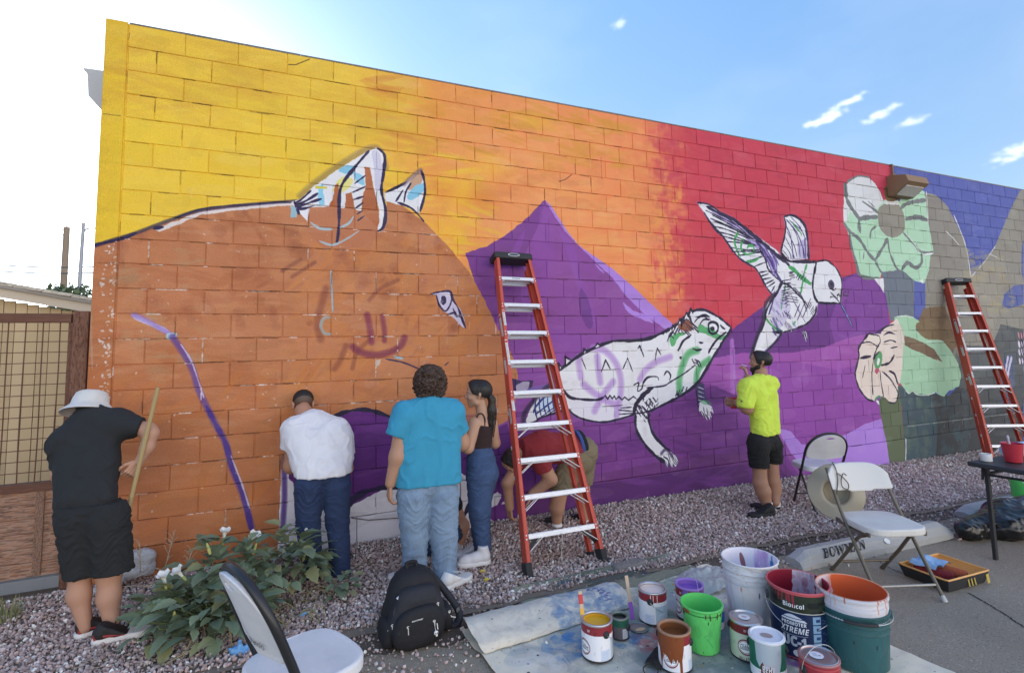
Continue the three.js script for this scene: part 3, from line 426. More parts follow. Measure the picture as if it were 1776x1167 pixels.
add((c) => { const r = rng(321); for (let i = 0; i < 900; i++) { c.globalAlpha = .02 + .04 * r(); c.fillStyle = r() < .35 ? '#3a2418' : '#fff6e6'; const x = mix(-20, 1480, r()), y = mix(-20, 456, r()); c.beginPath(); c.ellipse(x, y, 2 + r() * 26, .6 + r() * 6.5, (r() - .5) * .5, 0, 7); c.fill(); } c.globalAlpha = 1; });
add((c) => { const r = rng(322); c.strokeStyle = '#2a1a16'; for (const p of [[123,445,129,446,135,450,141,454], [405,364,413,367,422,374], [182,28,197,24,224,22,240,22]]) { c.globalAlpha = .7; c.lineWidth = .9; path(c, p, 0, false); c.stroke(); } c.globalAlpha = .5; for (let i = 0; i < 90; i++) { const q = Math.floor(r() * 20), x = r() * 1000, y = (TOP - q * COURSE) * 100; c.lineWidth = .4 + r() * .5; c.beginPath(); c.moveTo(x, y); c.lineTo(x + 4 + r() * 22, y); c.stroke(); } c.globalAlpha = 1; });

add((c) => { const r = rng(555); for (let q = 0; q < 21; q++) for (let i = 0; i < 37; i++) { const x = (q % 2 ? i - .5 : i) * BLOCK * 100, y = (TOP - (q + 1) * COURSE) * 100, v = r(); c.globalAlpha = .008 + .022 * r(); c.fillStyle = v < .5 ? '#2a1810' : '#fff8ea'; c.fillRect(x, y, BLOCK * 100, COURSE * 100); for (let k = 0; k < 5; k++) { c.globalAlpha = .022 * r(); c.fillStyle = r() < .5 ? '#2a1810' : '#fff8ea'; c.beginPath(); c.ellipse(x + r() * 40, y + r() * 20, 3 + r() * 12, 2 + r() * 6, r() * 3, 0, 7); c.fill(); }
    c.strokeStyle = '#2c1a16'; for (let k = 0; k < 3; k++) if (r() < .34) { c.globalAlpha = .15 + .35 * r(); c.lineWidth = .35 + .6 * r(); let X = x + r() * 36, Y = y + (r() - .5) * .5; c.beginPath(); c.moveTo(X, Y); for (let e = 0; e < 3 + r() * 6; e++) { X += 1.2 + r() * 1.6; Y += (r() - .5) * .5; c.lineTo(X, Y); } c.stroke(); } if (r() < .32) { c.globalAlpha = .18 + .32 * r(); c.lineWidth = .35 + .6 * r(); let Y = y + COURSE * 100 * r() * .5, X = x; c.beginPath(); c.moveTo(X, Y); for (let e = 0; e < 3 + r() * 4; e++) { Y += 1 + r() * 1.6; X += (r() - .5) * .4; c.lineTo(X, Math.min(Y, y + COURSE * 100)); } c.stroke(); } }
  for (let i = 0; i < 40; i++) { const x = r() * 1300, y = 40 + r() * 380, l = 4 + r() * 26; c.globalAlpha = .12 + .2 * r(); c.lineWidth = .3 + .5 * r(); c.strokeStyle = ['#f2e6da', '#3a2018', '#5a2a60'][i % 3]; c.beginPath(); c.moveTo(x, y); c.lineTo(x + (r() - .5) * .6, y - l); c.stroke(); } c.globalAlpha = 1; });

const murals = MX.map((x0) => canvasTex(Math.round(MW * MS), Math.round(MH * MS), (c, w, h) => {
  c.setTransform(MS / 100, 0, 0, -MS / 100, -x0 * MS, h + MY * MS);
  for (const f of paint) f(c);
}));

// ---------------------------------------------------------------- ground
const asphaltTex = canvasTex(1024, 1024, (c, w, h) => {
  const r = rng(41); c.fillStyle = '#aa9d8b'; c.fillRect(0, 0, w, h);
  for (let i = 0; i < 26000; i++) { const v = 108 + r() * 104; c.globalAlpha = .2 + .5 * r(); c.fillStyle = `rgb(${v},${v * .955},${v * .9})`; const x = r() * w, y = r() * h, s = .8 + r() * 2.4; for (const [ox, oy] of [[0, 0], [x > w - 5 ? -w : 0, y > h - 5 ? -h : 0]]) { c.beginPath(); c.ellipse(x + ox, y + oy, s, s * (.5 + r() * .5), r() * 3, 0, 7); c.fill(); } }
  for (let i = 0; i < 500; i++) { c.globalAlpha = .5 + .4 * r(); c.fillStyle = r() < .5 ? '#b3aca4' : '#2f2c2a'; c.fillRect(r() * w, r() * h, 1 + r() * 2.5, 1 + r() * 2); }
}, { wrapS: THREE.RepeatWrapping, wrapT: THREE.RepeatWrapping });
{
  const xs = [], zs = []; for (let i = 0; i <= 90; i++) xs.push(-6 + i * .25); for (const e of [20, 30, 60, 150, 400]) { xs.push(e); xs.unshift(-e); } for (let i = 0; i <= 44; i++) zs.push(-1 + i * .25); for (const e of [14, 20, 40, 100, 400]) zs.push(e); for (const e of [4, 12, 40, 120, 400]) zs.unshift(-e);
  const pos = [], uv = [], col = [], idx = [], n = xs.length;
  for (const z of zs) for (const x of xs) { const k = .82 + .34 * fbm(x * .8, z * .8, 2.2, 3) + .1 * fbm(x * 3, z * 3, 9, 2), dirt = smooth(2.6, 1.6, z); pos.push(x, gy(Math.min(x, 16)), z); uv.push(x / 1.6, -z / 1.6); col.push(k * (1 + .04 * dirt), k * (1 - .02 * dirt), k * (1 - .1 * dirt)); }
  for (let j = 0; j < zs.length - 1; j++) for (let i = 0; i < n - 1; i++) { const a = j * n + i; idx.push(a, a + n, a + 1, a + 1, a + n, a + n + 1); }
  const g = new THREE.BufferGeometry(); g.setAttribute('position', new THREE.Float32BufferAttribute(pos, 3)); g.setAttribute('uv', new THREE.Float32BufferAttribute(uv, 2)); g.setAttribute('color', new THREE.Float32BufferAttribute(col, 3)); g.setIndex(idx); g.computeVertexNormals();
  struct('asphalt', g, std(0xffffff, .92, { map: asphaltTex, vertexColors: true, bumpMap: rep(fineBump, 3), bumpScale: .004 }));
}
function sheet(x0, x1, z0, z1, nx, nz, y, edge0 = 0, edge1 = 0, seed = 1) {     // a ground sheet with ragged front and back edges
  const pos = [], uv = [], idx = [];
  for (let j = 0; j <= nz; j++) for (let i = 0; i <= nx; i++) { const x = mix(x0, x1, i / nx), a = z0 + edge0 * fbm(x * 1.7, seed, 0, 4), b = z1 + edge1 * fbm(x * 2.1, seed + 5, 0, 4), z = mix(a, b, j / nz); pos.push(x, gy(x) + (typeof y === 'function' ? y(x, z, j / nz) : y), z); uv.push(x, -z); }
  for (let j = 0; j < nz; j++) for (let i = 0; i < nx; i++) { const a = j * (nx + 1) + i; idx.push(a, a + nx + 1, a + 1, a + 1, a + nx + 1, a + nx + 2); }
  const g = new THREE.BufferGeometry(); g.setAttribute('position', new THREE.Float32BufferAttribute(pos, 3)); g.setAttribute('uv', new THREE.Float32BufferAttribute(uv, 2)); g.setIndex(idx); g.computeVertexNormals(); return g;
}
const soilTex = canvasTex(512, 512, (c, w, h) => { const r = rng(43); c.fillStyle = '#7d6f62'; c.fillRect(0, 0, w, h); for (let i = 0; i < 9000; i++) { const v = 40 + r() * 100; c.globalAlpha = .5 * r(); c.fillStyle = `rgb(${v * 1.05},${v * .93},${v * .86})`; c.fillRect(r() * w, r() * h, 1 + r() * 4, 1 + r() * 3); } }, { wrapS: THREE.RepeatWrapping, wrapT: THREE.RepeatWrapping });
struct('dirt_strip', sheet(-3, 15, 1.25, 1.74, 260, 3, (x, z, t) => .004 + .014 * (1 - t), 0, .34, 3), std(0xffffff, .97, { map: soilTex, bumpMap: rep(roughBump, 6), bumpScale: .02 }));
struct('gravel_bed', sheet(-3, 15, -.15, 1.55, 200, 14, (x, z) => .02 + .03 * smooth(.7, .05, z) + .012 * fbm(x * 1.5, z * 1.5, 4, 3), 0, .12, 8), std(0xffffff, .97, { map: soilTex }));
{
  const stone = (seed) => { const r = rng(seed), g = clean(new THREE.IcosahedronGeometry(1, 0)), p = g.attributes.position, m = {}; for (let i = 0; i < p.count; i++) { const k = [p.getX(i), p.getY(i), p.getZ(i)].map((v) => v.toFixed(2)).join(); m[k] ??= .65 + .6 * r(); p.setXYZ(i, p.getX(i) * m[k] * 1.2, p.getY(i) * m[k] * .72, p.getZ(i) * m[k]); } g.computeVertexNormals(); return g; };
  const tones = [[0.476, 0.358, 0.336], [0.383, 0.286, 0.269], [0.557, 0.448, 0.426], [0.325, 0.241, 0.213], [0.638, 0.538, 0.504], [0.452, 0.325, 0.286], [0.534, 0.386, 0.336], [0.78, 0.773, 0.717]];
  const gravel = new THREE.Group(); gravel.name = 'gravel'; scene.add(gravel); gravel.userData.kind = 'stuff'; tag(gravel, 'mauve grey crushed gravel spread along the foot of the wall', 'gravel', null, 'stuff');
  const m = std(0xffffff, .9), N = 25000, q = new THREE.Object3D(), col = new THREE.Color();
  for (let v = 0; v < 4; v++) {
    const I = new THREE.InstancedMesh(stone(60 + v), m, N), r = rng(70 + v); I.name = 'stone';
    for (let i = 0; i < N; i++) {
      const far = r(), x = -2 + 16 * Math.pow(far, 1.25), edge = 1.5 + .22 * fbm(x * 2.1, 13, 0, 4), z = i % 14 === 0 ? edge + Math.pow(r(), 2) * .55 : .02 + (edge - .02) * Math.pow(r(), .92), s = .005 + .0098 * Math.pow(r(), 2.1);
      q.position.set(x, gy(x) + (z < edge ? .022 + .03 * smooth(.7, .05, z) + .012 * fbm(x * 1.5, z * 1.5, 4, 3) : .006) + s * .35 + (z < edge ? r() * .012 : 0), z); q.rotation.set(r() * 6, r() * 6, r() * 6); q.scale.setScalar(s); q.updateMatrix(); I.setMatrixAt(i, q.matrix);
      const t = tones[Math.floor(Math.pow(r(), 1.5) * 8)], k = (.84 + .3 * r()) * (1 + .22 * fbm(x * 2.2, z * 2.2, 31, 3)); I.setColorAt(i, col.setRGB(t[0] * k, t[1] * k, t[2] * k));
    }
    I.castShadow = I.receiveShadow = true; gravel.add(I);
  }
}

// ---------------------------------------------------------------- the painted block building
const building = thing('painted_building', 'long concrete block building whose side wall carries the half finished desert mural', 'building');
const murMat = murals.map((t) => std(0xffffff, .72, { map: t, bumpMap: rep(roughBump, 26, 17), bumpScale: .0042 }));
const muv = (s, x, y) => [(x - MX[s]) / MW, (y - MY) / MH];
function blockGeo(x0, x1, y0, y1, z, s, c = .004, tilt = [0, 0]) {
  const zz = (x, y) => z + tilt[0] * (x - (x0 + x1) / 2) + tilt[1] * (y - (y0 + y1) / 2);
  const R = [[x0, y0], [x1, y0], [x1, y1], [x0, y1]], I = [[x0 + c, y0 + c], [x1 - c, y0 + c], [x1 - c, y1 - c], [x0 + c, y1 - c]];
  const P = [], U = []; const tri = (a, b, d) => { for (const [x, y, w] of [a, b, d]) { P.push(x, y, w); U.push(...muv(s, x, y)); } };
  const f = I.map(([x, y]) => [x, y, zz(x, y)]), o = R.map(([x, y]) => [x, y, zz(x, y) - c]), b = R.map(([x, y]) => [x, y, -.02]);
  tri(f[0], f[1], f[2]); tri(f[0], f[2], f[3]);
  for (let i = 0; i < 4; i++) { const j = (i + 1) % 4; tri(o[i], o[j], f[j]); tri(o[i], f[j], f[i]); tri(b[i], b[j], o[j]); tri(b[i], o[j], o[i]); }
  const g = new THREE.BufferGeometry(); g.setAttribute('position', new THREE.Float32BufferAttribute(P, 3)); g.setAttribute('uv', new THREE.Float32BufferAttribute(U, 2)); g.computeVertexNormals(); return g;
}
const XEND = 36 * BLOCK, plain = std(lin(.42, .39, .35), .9, { bumpMap: rep(roughBump, 3), bumpScale: .006 });
const wallPart = part('wall', box(XEND + .16, TOP - .02, .2, [XEND / 2 - .08, TOP / 2 - .01 + .0, -.12]), plain, building);
{
  const r = rng(7), rest = [[], []], list = [], j = .0029;
  for (let q = 0; q < 21; q++) for (let i = 0; i < 37; i++) {
    let x0 = (q % 2 ? i - .5 : i) * BLOCK, x1 = x0 + BLOCK; x0 = Math.max(0, x0); x1 = Math.min(XEND, x1); if (x1 - x0 < .05) continue;
    list.push([x0, x1, TOP - (q + 1) * COURSE, TOP - q * COURSE]);
  }
  const eye = camera.position; list.forEach((b) => { b.d = (eye.x - (b[0] + b[1]) / 2) ** 2 + (eye.y - (b[2] + b[3]) / 2) ** 2; }); list.sort((a, b) => a.d - b.d);
  list.forEach(([x0, x1, y0, y1], n) => {
    const s = x0 > 7.25 ? 1 : 0, j1 = r() < .15 ? .001 : j, g = blockGeo(x0 + j1, x1 - j1, y0 + j * (r() < .1 ? .4 : 1), y1 - j, r() * .0035, s, .003 + .003 * r(), [(r() - .5) * .006, (r() - .5) * .008]);
    if (n < 296) part('block', g, murMat[s], wallPart); else rest[s].push(g);
  });
  rest.forEach((g, s) => { const o = part('far_blocks', g, murMat[s], wallPart); o.userData.kind = 'stuff'; });
  const flat = (x0, x1, y0, y1, z, s, name) => { const g = blockGeo(x0, x1, y0, y1, z, s, .002); return part(name, g, murMat[s], wallPart); };
  flat(-.02, 7.3, FOOT, TOP - .001, -.006, 0, 'mortar'); flat(7.3, XEND, FOOT, TOP - .001, -.006, 1, 'mortar');
  // the smooth footing below the last course, with its rough lower edge
  flat(.0, 1.86, -.25, FOOT - .004, .002, 0, 'footing'); flat(1.868, 3.2, -.25, FOOT - .005, .006, 0, 'footing'); flat(3.206, 7.3, -.25, FOOT - .003, .004, 0, 'footing'); flat(7.304, XEND, -.25, FOOT - .003, .003, 1, 'footing');
}
{
  const g = rbox(.152, TOP + .012, .06, .006, [-.084, TOP / 2 + .004, -.022], [0, 0, 0], 2).toNonIndexed(), p = g.attributes.position, uv = []; for (let i = 0; i < p.count; i++) uv.push(...muv(0, p.getX(i), p.getY(i))); g.setAttribute('uv', new THREE.Float32BufferAttribute(uv, 2));
  part('pilaster', g, std(0xffffff, .85, { map: murals[0], bumpMap: rep(roughBump, 40, 25), bumpScale: .005 }), building);
  const r = rng(19), cap = []; let x = 0; while (x < XEND) { const l = .3 + r() * .9, e = Math.min(XEND, x + l); cap.push(box(e - x - .002, .012 + r() * .006, .2, [(x + e) / 2, TOP + .004, -.097], [0, 0, (r() - .5) * .004])); x = e; }
  part('coping', cap, std(lin(.40, .36, .31), .95, { bumpMap: rep(roughBump, 2), bumpScale: .01 }), building);
  part('roof', box(XEND + .1, .15, 9, [XEND / 2, TOP - .5, -4.75]), std(lin(.55, .54, .52), .9), building);
  part('rear_wall', [box(XEND + .16, TOP - .2, .2, [XEND / 2 - .08, TOP / 2 - .1, -9.2]), box(.2, TOP - .2, 8.9, [-.06, TOP / 2 - .1, -4.68]), box(.2, TOP - .2, 8.9, [XEND - .1, TOP / 2 - .1, -4.68])], plain, building);
  const sh = new THREE.Shape([[-.445, 4.33], [-.45, 4.345], [-.16, 4.35], [-.16, 3.9], [-.30, 3.98], [-.405, 4.1], [-.42, 4.31]].map((a) => new THREE.Vector2(...a)));
  part('gutter', new THREE.ExtrudeGeometry(sh, { depth: .55, bevelEnabled: true, bevelSize: .004, bevelThickness: .004, bevelSegments: 1 }).translate(0, 0, -1.05), std(lin(.5, .5, .5), .6), building);
}

// brown flood lamp and its conduit on the seam of red and blue
{
  const t = thing('wall_lamp', 'brown painted metal wall lamp near the top of the wall between red and blue paint', 'wall lamp', [10.2, 4.2, 0]);
  const br = std(lin(.26, .155, .08), .6, { bumpMap: rep(roughBump, 4), bumpScale: .003 });
  const sh = new THREE.Shape([[0, -.16], [0, .13], [.05, .16], [.27, .10], [.30, .0], [.27, -.02], [.06, -.16]].map((a) => new THREE.Vector2(...a)));
  part('housing', new THREE.ExtrudeGeometry(sh, { depth: .52, bevelEnabled: true, bevelSize: .008, bevelThickness: .008, bevelSegments: 2 }).rotateY(-Math.PI / 2).translate(.26, 0, .01), br, t);
  part('lens', xf(rbox(.44, .19, .02, .008), [0, -.105, .185], [.95, 0, 0]), new THREE.MeshPhysicalMaterial({ color: lin(.75, .74, .7), roughness: .25, transmission: .4, thickness: 0 }), t);
  part('conduit', [rod([-.13, .14, .03], [-.13, .36, .03], .016), rod([-.13, .36, .03], [-.13, .36, -.1], .016), rbox(.07, .07, .05, .006, [-.13, .17, .03])], br, t);
}

// ---------------------------------------------------------------- gate, shed, poles and tree at the left
const rustTex = canvasTex(512, 512, (c, w, h) => { const r = rng(51); c.fillStyle = '#a98672'; c.fillRect(0, 0, w, h); for (let i = 0; i < 2600; i++) { c.globalAlpha = .1 + .3 * r(); c.fillStyle = ['#8a5636', '#3d2c27', '#9c8b7c', '#6d4a38', '#a2673f', '#45342e'][Math.floor(r() * 6)]; c.beginPath(); c.ellipse(r() * w, r() * h, 2 + r() * 26, 1 + r() * 5, (r() - .5) * .3, 0, 7); c.fill(); } }, { wrapS: THREE.RepeatWrapping, wrapT: THREE.RepeatWrapping });
const rust = std(0xffffff, .85, { map: rustTex, bumpMap: rep(roughBump, 4), bumpScale: .004 });
const rustDark = std(lin(.6, .48, .44), .8, { map: rustTex, bumpMap: rep(roughBump, 4), bumpScale: .003 });
{
  const t = thing('metal_gate', 'rusty steel gate with welded wire grid above a streaked brown panel, left of the mural', 'gate', [0, 0, -.06]);
  const x0 = -2.3, x1 = -.29, frame = (n, g) => part(n, g, rustDark, t);
  frame('post', rbox(.1, 2.14, .1, .006, [-.225, 1.07, 0])); frame('top_rail', rbox(x1 - x0, .07, .07, .005, [(x0 + x1) / 2, 2.085, 0])); frame('middle_rail', rbox(x1 - x0, .06, .07, .005, [(x0 + x1) / 2, .82, 0]));
  frame('end_stile', rbox(.035, 1.2, .05, .004, [x1 + .0, 1.45, 0]));
  for (let x = x1 - .075; x > x0; x -= .103) frame('vertical_wire', tube([[x, .85, .004], [x + .004 * Math.sin(x * 91), 1.2, .004 + .004 * Math.cos(x * 57)], [x - .003 * Math.cos(x * 77), 1.65, .004], [x, 2.05, .004]], .0042, 14, 6));
  for (let y = 1.985; y > .87; y -= .0815) frame('horizontal_wire', rod([x0, y, -.004], [x1, y, -.004], .0036, .0036, 6));
  const r = rng(4);
  for (let k = 0; k < 6; k++) { const g = box(x1 - x0 + .06, .102, .02, [(x0 + x1) / 2 + .03, .222 + k * .105, .004 * r()], [(r() - .5) * .05, 0, 0]); const u = g.attributes.uv; for (let i = 0; i < u.count; i++) u.setXY(i, u.getX(i) * 2.4 + k * .37, u.getY(i) * .2 + k * .21); part('board', g, rust, t); }
  for (const x of [-.42, -.95, -1.5]) part('strap', box(.05, .6, .012, [x, .48, .018]), rust, t);
  part('bottom_rail', rbox(x1 - x0 + .12, .085, .07, .006, [(x0 + x1) / 2 + .06, .12, .01]), std(lin(.34, .35, .36), .5, { metalness: .4, bumpMap: rep(roughBump, 6), bumpScale: .003 }), t);
}
{
  const A = [-1.605,2.435,-2.2], B = [-0.83,2.279,-2.2], sl = (B[1] - A[1]) / (B[0] - A[0]), ya = (x) => A[1] + sl * (x - A[0]), ang = Math.atan(sl);
  const t = thing('shed', 'tan wooden shed with a low shingled roof behind the wire gate', 'shed', [0, 0, -2.3]), x0 = -3.6, x1 = B[0] + .02;
  const tan = std(lin(.60, .45, .265), .85, { bumpMap: rep(roughBump, 3), bumpScale: .002 }), r = rng(9), tans = [tan, std(lin(.57, .425, .25), .85), std(lin(.62, .47, .285), .85)];
  for (let x = x1; x > x0; x -= .1) { const h = ya(x - .05) - .02; part('siding', box(.093, h, .02, [x - .05, h / 2, r() * .003], [0, (r() - .5) * .006, 0]), tans[Math.floor(r() * 3)], t); }
  part('frame', box(x1 - x0, ya(x1) - .12, 3, [(x0 + x1) / 2, (ya(x1) - .12) / 2, -1.55]), std(lin(.25, .19, .12), .9), t);
  const trim = std(lin(.62, .53, .42), .75), mid = (x0 + x1) / 2, len = (x1 - x0) / Math.cos(ang) + .1, up = (d) => [mid - Math.sin(ang) * d, ya(mid) + Math.cos(ang) * d];
  part('rake_board', box(len, .10, .03, [...up(.05), .14], [0, 0, ang]), trim, t); part('soffit', box(len, .015, .15, [...up(.008), .06], [0, 0, ang]), trim, t);
  const roof = part('roof', box(len, .03, 3.4, [...up(.115), -1.5], [0, 0, ang]), std(lin(.34, .3, .26), .9), t);
  const sm = [[.58, .52, .43], [.47, .42, .34], [.66, .60, .50]].map((c) => std(lin(...c), .95));
  for (let k = 0; k < 3; k++) for (let i = 0; i < 30; i++) { const x = x1 - i * .125 - (k % 2) * .05, d = .136 + k * .011 + r() * .004; part('shingle', box(.122, .012, .2, [x - Math.sin(ang) * d, ya(x) + Math.cos(ang) * d, .10 - k * .012 + r() * .02], [-.03 * r(), 0, ang + .035]), sm[Math.floor(r() * 3)], roof); }
}
{
  const P = [[-8.74,4.455,-25.165], [-8.616,7.833,-24.785]], Q = [[-6.543,3.885,-19.93], [-6.361,6.989,-19.553]];
  const t = thing('utility_pole', 'weathered wooden utility pole rising behind the shed roof', 'utility pole', [P[0][0], 0, P[0][2]]);
  part('pole', rod([0, -.2, 0], [P[1][0] - P[0][0], P[1][1], P[1][2] - P[0][2]], .16, .12, 14), std(lin(.3, .23, .17), .9, { bumpMap: rep(roughBump, 2, 8), bumpScale: .01 }), t);
  part('insulator', [rod([P[1][0] - P[0][0], P[1][1], P[1][2] - P[0][2]], [P[1][0] - P[0][0], P[1][1] + .12, P[1][2] - P[0][2]], .03)], std(lin(.25, .25, .27), .5), t);
  const u = thing('light_pole', 'thin grey metal pole with a short curved arm beside the wooden utility pole', 'light pole', [Q[0][0], 0, Q[0][2]]);
  const e = [Q[1][0] - Q[0][0], Q[1][1], Q[1][2] - Q[0][2]], gm = std(lin(.3, .32, .36), .5, { metalness: .5 });
  part('pole', rod([0, -.2, 0], e, .1, .055, 12), gm, u); part('arm', tube([[e[0], e[1] - .5, e[2]], [e[0] + .1, e[1] - .25, e[2]], [e[0] + .5, e[1] - .2, e[2]], [e[0] + .9, e[1] - .3, e[2]]], .03), gm, u);
  const wm = std(lin(.08, .08, .09), .6);
  [[[-11.77,7.224,-23.998], [-8.664,7.727,-24.816], .02], [[-10.56,5.432,-21.479], [-8.662,7.539,-24.833], .02], [[-12.939,6.269,-26.765], [-5.372,5.6,-21.449], .028], [[-12.934,5.974,-26.791], [-5.368,5.354,-21.472], .028]].forEach(([a, b, w], i) => single('overhead_wire', tube([a, [(a[0] + b[0]) / 2, (a[1] + b[1]) / 2 - .12, (a[2] + b[2]) / 2], b], w, 20, 5), wm, ['highest overhead wire, ending at the top of the wooden pole', 'slanting overhead wire running down from the wooden pole', 'upper of the two level wires crossing behind both poles', 'lower of the two level wires crossing behind both poles'][i], 'wire', 'overhead wires at the left'));
}
const leafMat = (r, g, b, t = .35) => new THREE.MeshPhysicalMaterial({ color: lin(r, g, b), roughness: .75, transmission: t * .5, thickness: 0, side: THREE.DoubleSide });
{
  const c = [-4.607,3.647,-15.865], t = thing('tree', 'dark green tree showing above the shed roof beside the poles', 'tree', [c[0], 0, c[2]]), r = rng(15);
  const bark = std(lin(.12, .09, .07), .9); part('trunk', [rod([0, -.2, 0], [.1, 2.4, 0], .2, .12), rod([.1, 2.2, 0], [.9, 3.4, .2], .1, .04), rod([.1, 2.2, 0], [-.5, 3.6, -.2], .1, .04), rod([.1, 2.3, 0], [.2, 4, .3], .09, .03)], bark, t);
  const leaf = new THREE.PlaneGeometry(.16, .1, 2, 1); { const p = leaf.attributes.position; for (let i = 0; i < p.count; i++) { p.setZ(i, -.03 * Math.abs(p.getX(i)) / .08); if (Math.abs(p.getX(i)) > .05) p.setY(i, p.getY(i) * .25); } leaf.computeVertexNormals(); }
  const I = new THREE.InstancedMesh(leaf, leafMat(.12, .16, .085), 7000), q = new THREE.Object3D(), col = new THREE.Color(); I.name = 'crown'; I.castShadow = I.receiveShadow = true;
  const lobes = Array.from({ length: 16 }, () => [(r() - .5) * 1.5, 2.5 + r() * 1.15, (r() - .5) * 1.6, .35 + r() * .35]);
  for (let i = 0; i < 7000; i++) { const l = lobes[i % 16], v = V(r() - .5, r() - .5, r() - .5).normalize().multiplyScalar(l[3] * (.55 + .5 * r())); q.position.set(l[0] + v.x, l[1] + v.y * .8, l[2] + v.z); q.rotation.set(r() * 6, r() * 6, r() * 6); q.scale.setScalar(.7 + r() * .7); q.updateMatrix(); I.setMatrixAt(i, q.matrix); I.setColorAt(i, col.setScalar(.6 + .7 * r())); }
  I.userData.kind = 'stuff'; t.add(I);
}

// ---------------------------------------------------------------- ladders
const mRed = std(lin(.56, .08, .048), .5, { map: smudgeTex, bumpMap: rep(roughBump, 6), bumpScale: .0012 }), mAlu = std(lin(.76, .76, .78), .42, { map: smudgeTex, metalness: .35, bumpMap: rep(roughBump, 8), bumpScale: .0008 }), mBlack = std(lin(.022, .022, .024), .6), mRubber = std(lin(.03, .03, .03), .85);
const stickerTex = canvasTex(64, 256, (c) => { c.fillStyle = '#d8d6d2'; c.fillRect(0, 0, 64, 256); c.fillStyle = '#b03a34'; c.fillRect(4, 8, 56, 26); c.fillStyle = '#555'; for (let y = 44; y < 246; y += 9) c.fillRect(8, y, 30 + (y * 7) % 20, 3); });
const sticker = std(0xffffff, .5, { map: stickerTex });
const oval = (w, h) => { const s = new THREE.Shape(); s.absellipse(0, 0, w / 2, h / 2, 0, Math.PI * 2); return new THREE.ExtrudeGeometry(s, { depth: .0015, bevelEnabled: false, curveSegments: 20 }); };
function channel(a, b, depth, w, side) {                       // C-shaped fibreglass rail from a to b, open towards `side`
  const up = V(0, 0, 1), t = .006; return [bar(V(a[0] + side * -w / 2, a[1], a[2]), V(b[0] + side * -w / 2, b[1], b[2]), t, depth, up), bar(V(a[0], a[1], a[2] + depth / 2 - t / 2), V(b[0], b[1], b[2] + depth / 2 - t / 2), w, t, up), bar(V(a[0], a[1], a[2] - depth / 2 + t / 2), V(b[0], b[1], b[2] - depth / 2 + t / 2), w, t, up)];
}
const ladder = thing('step_ladder', 'tall red folded step ladder with white steps leaning on the purple mountain', 'ladder', [0, 0, 0], 0, 'red step ladders leaning on the wall');
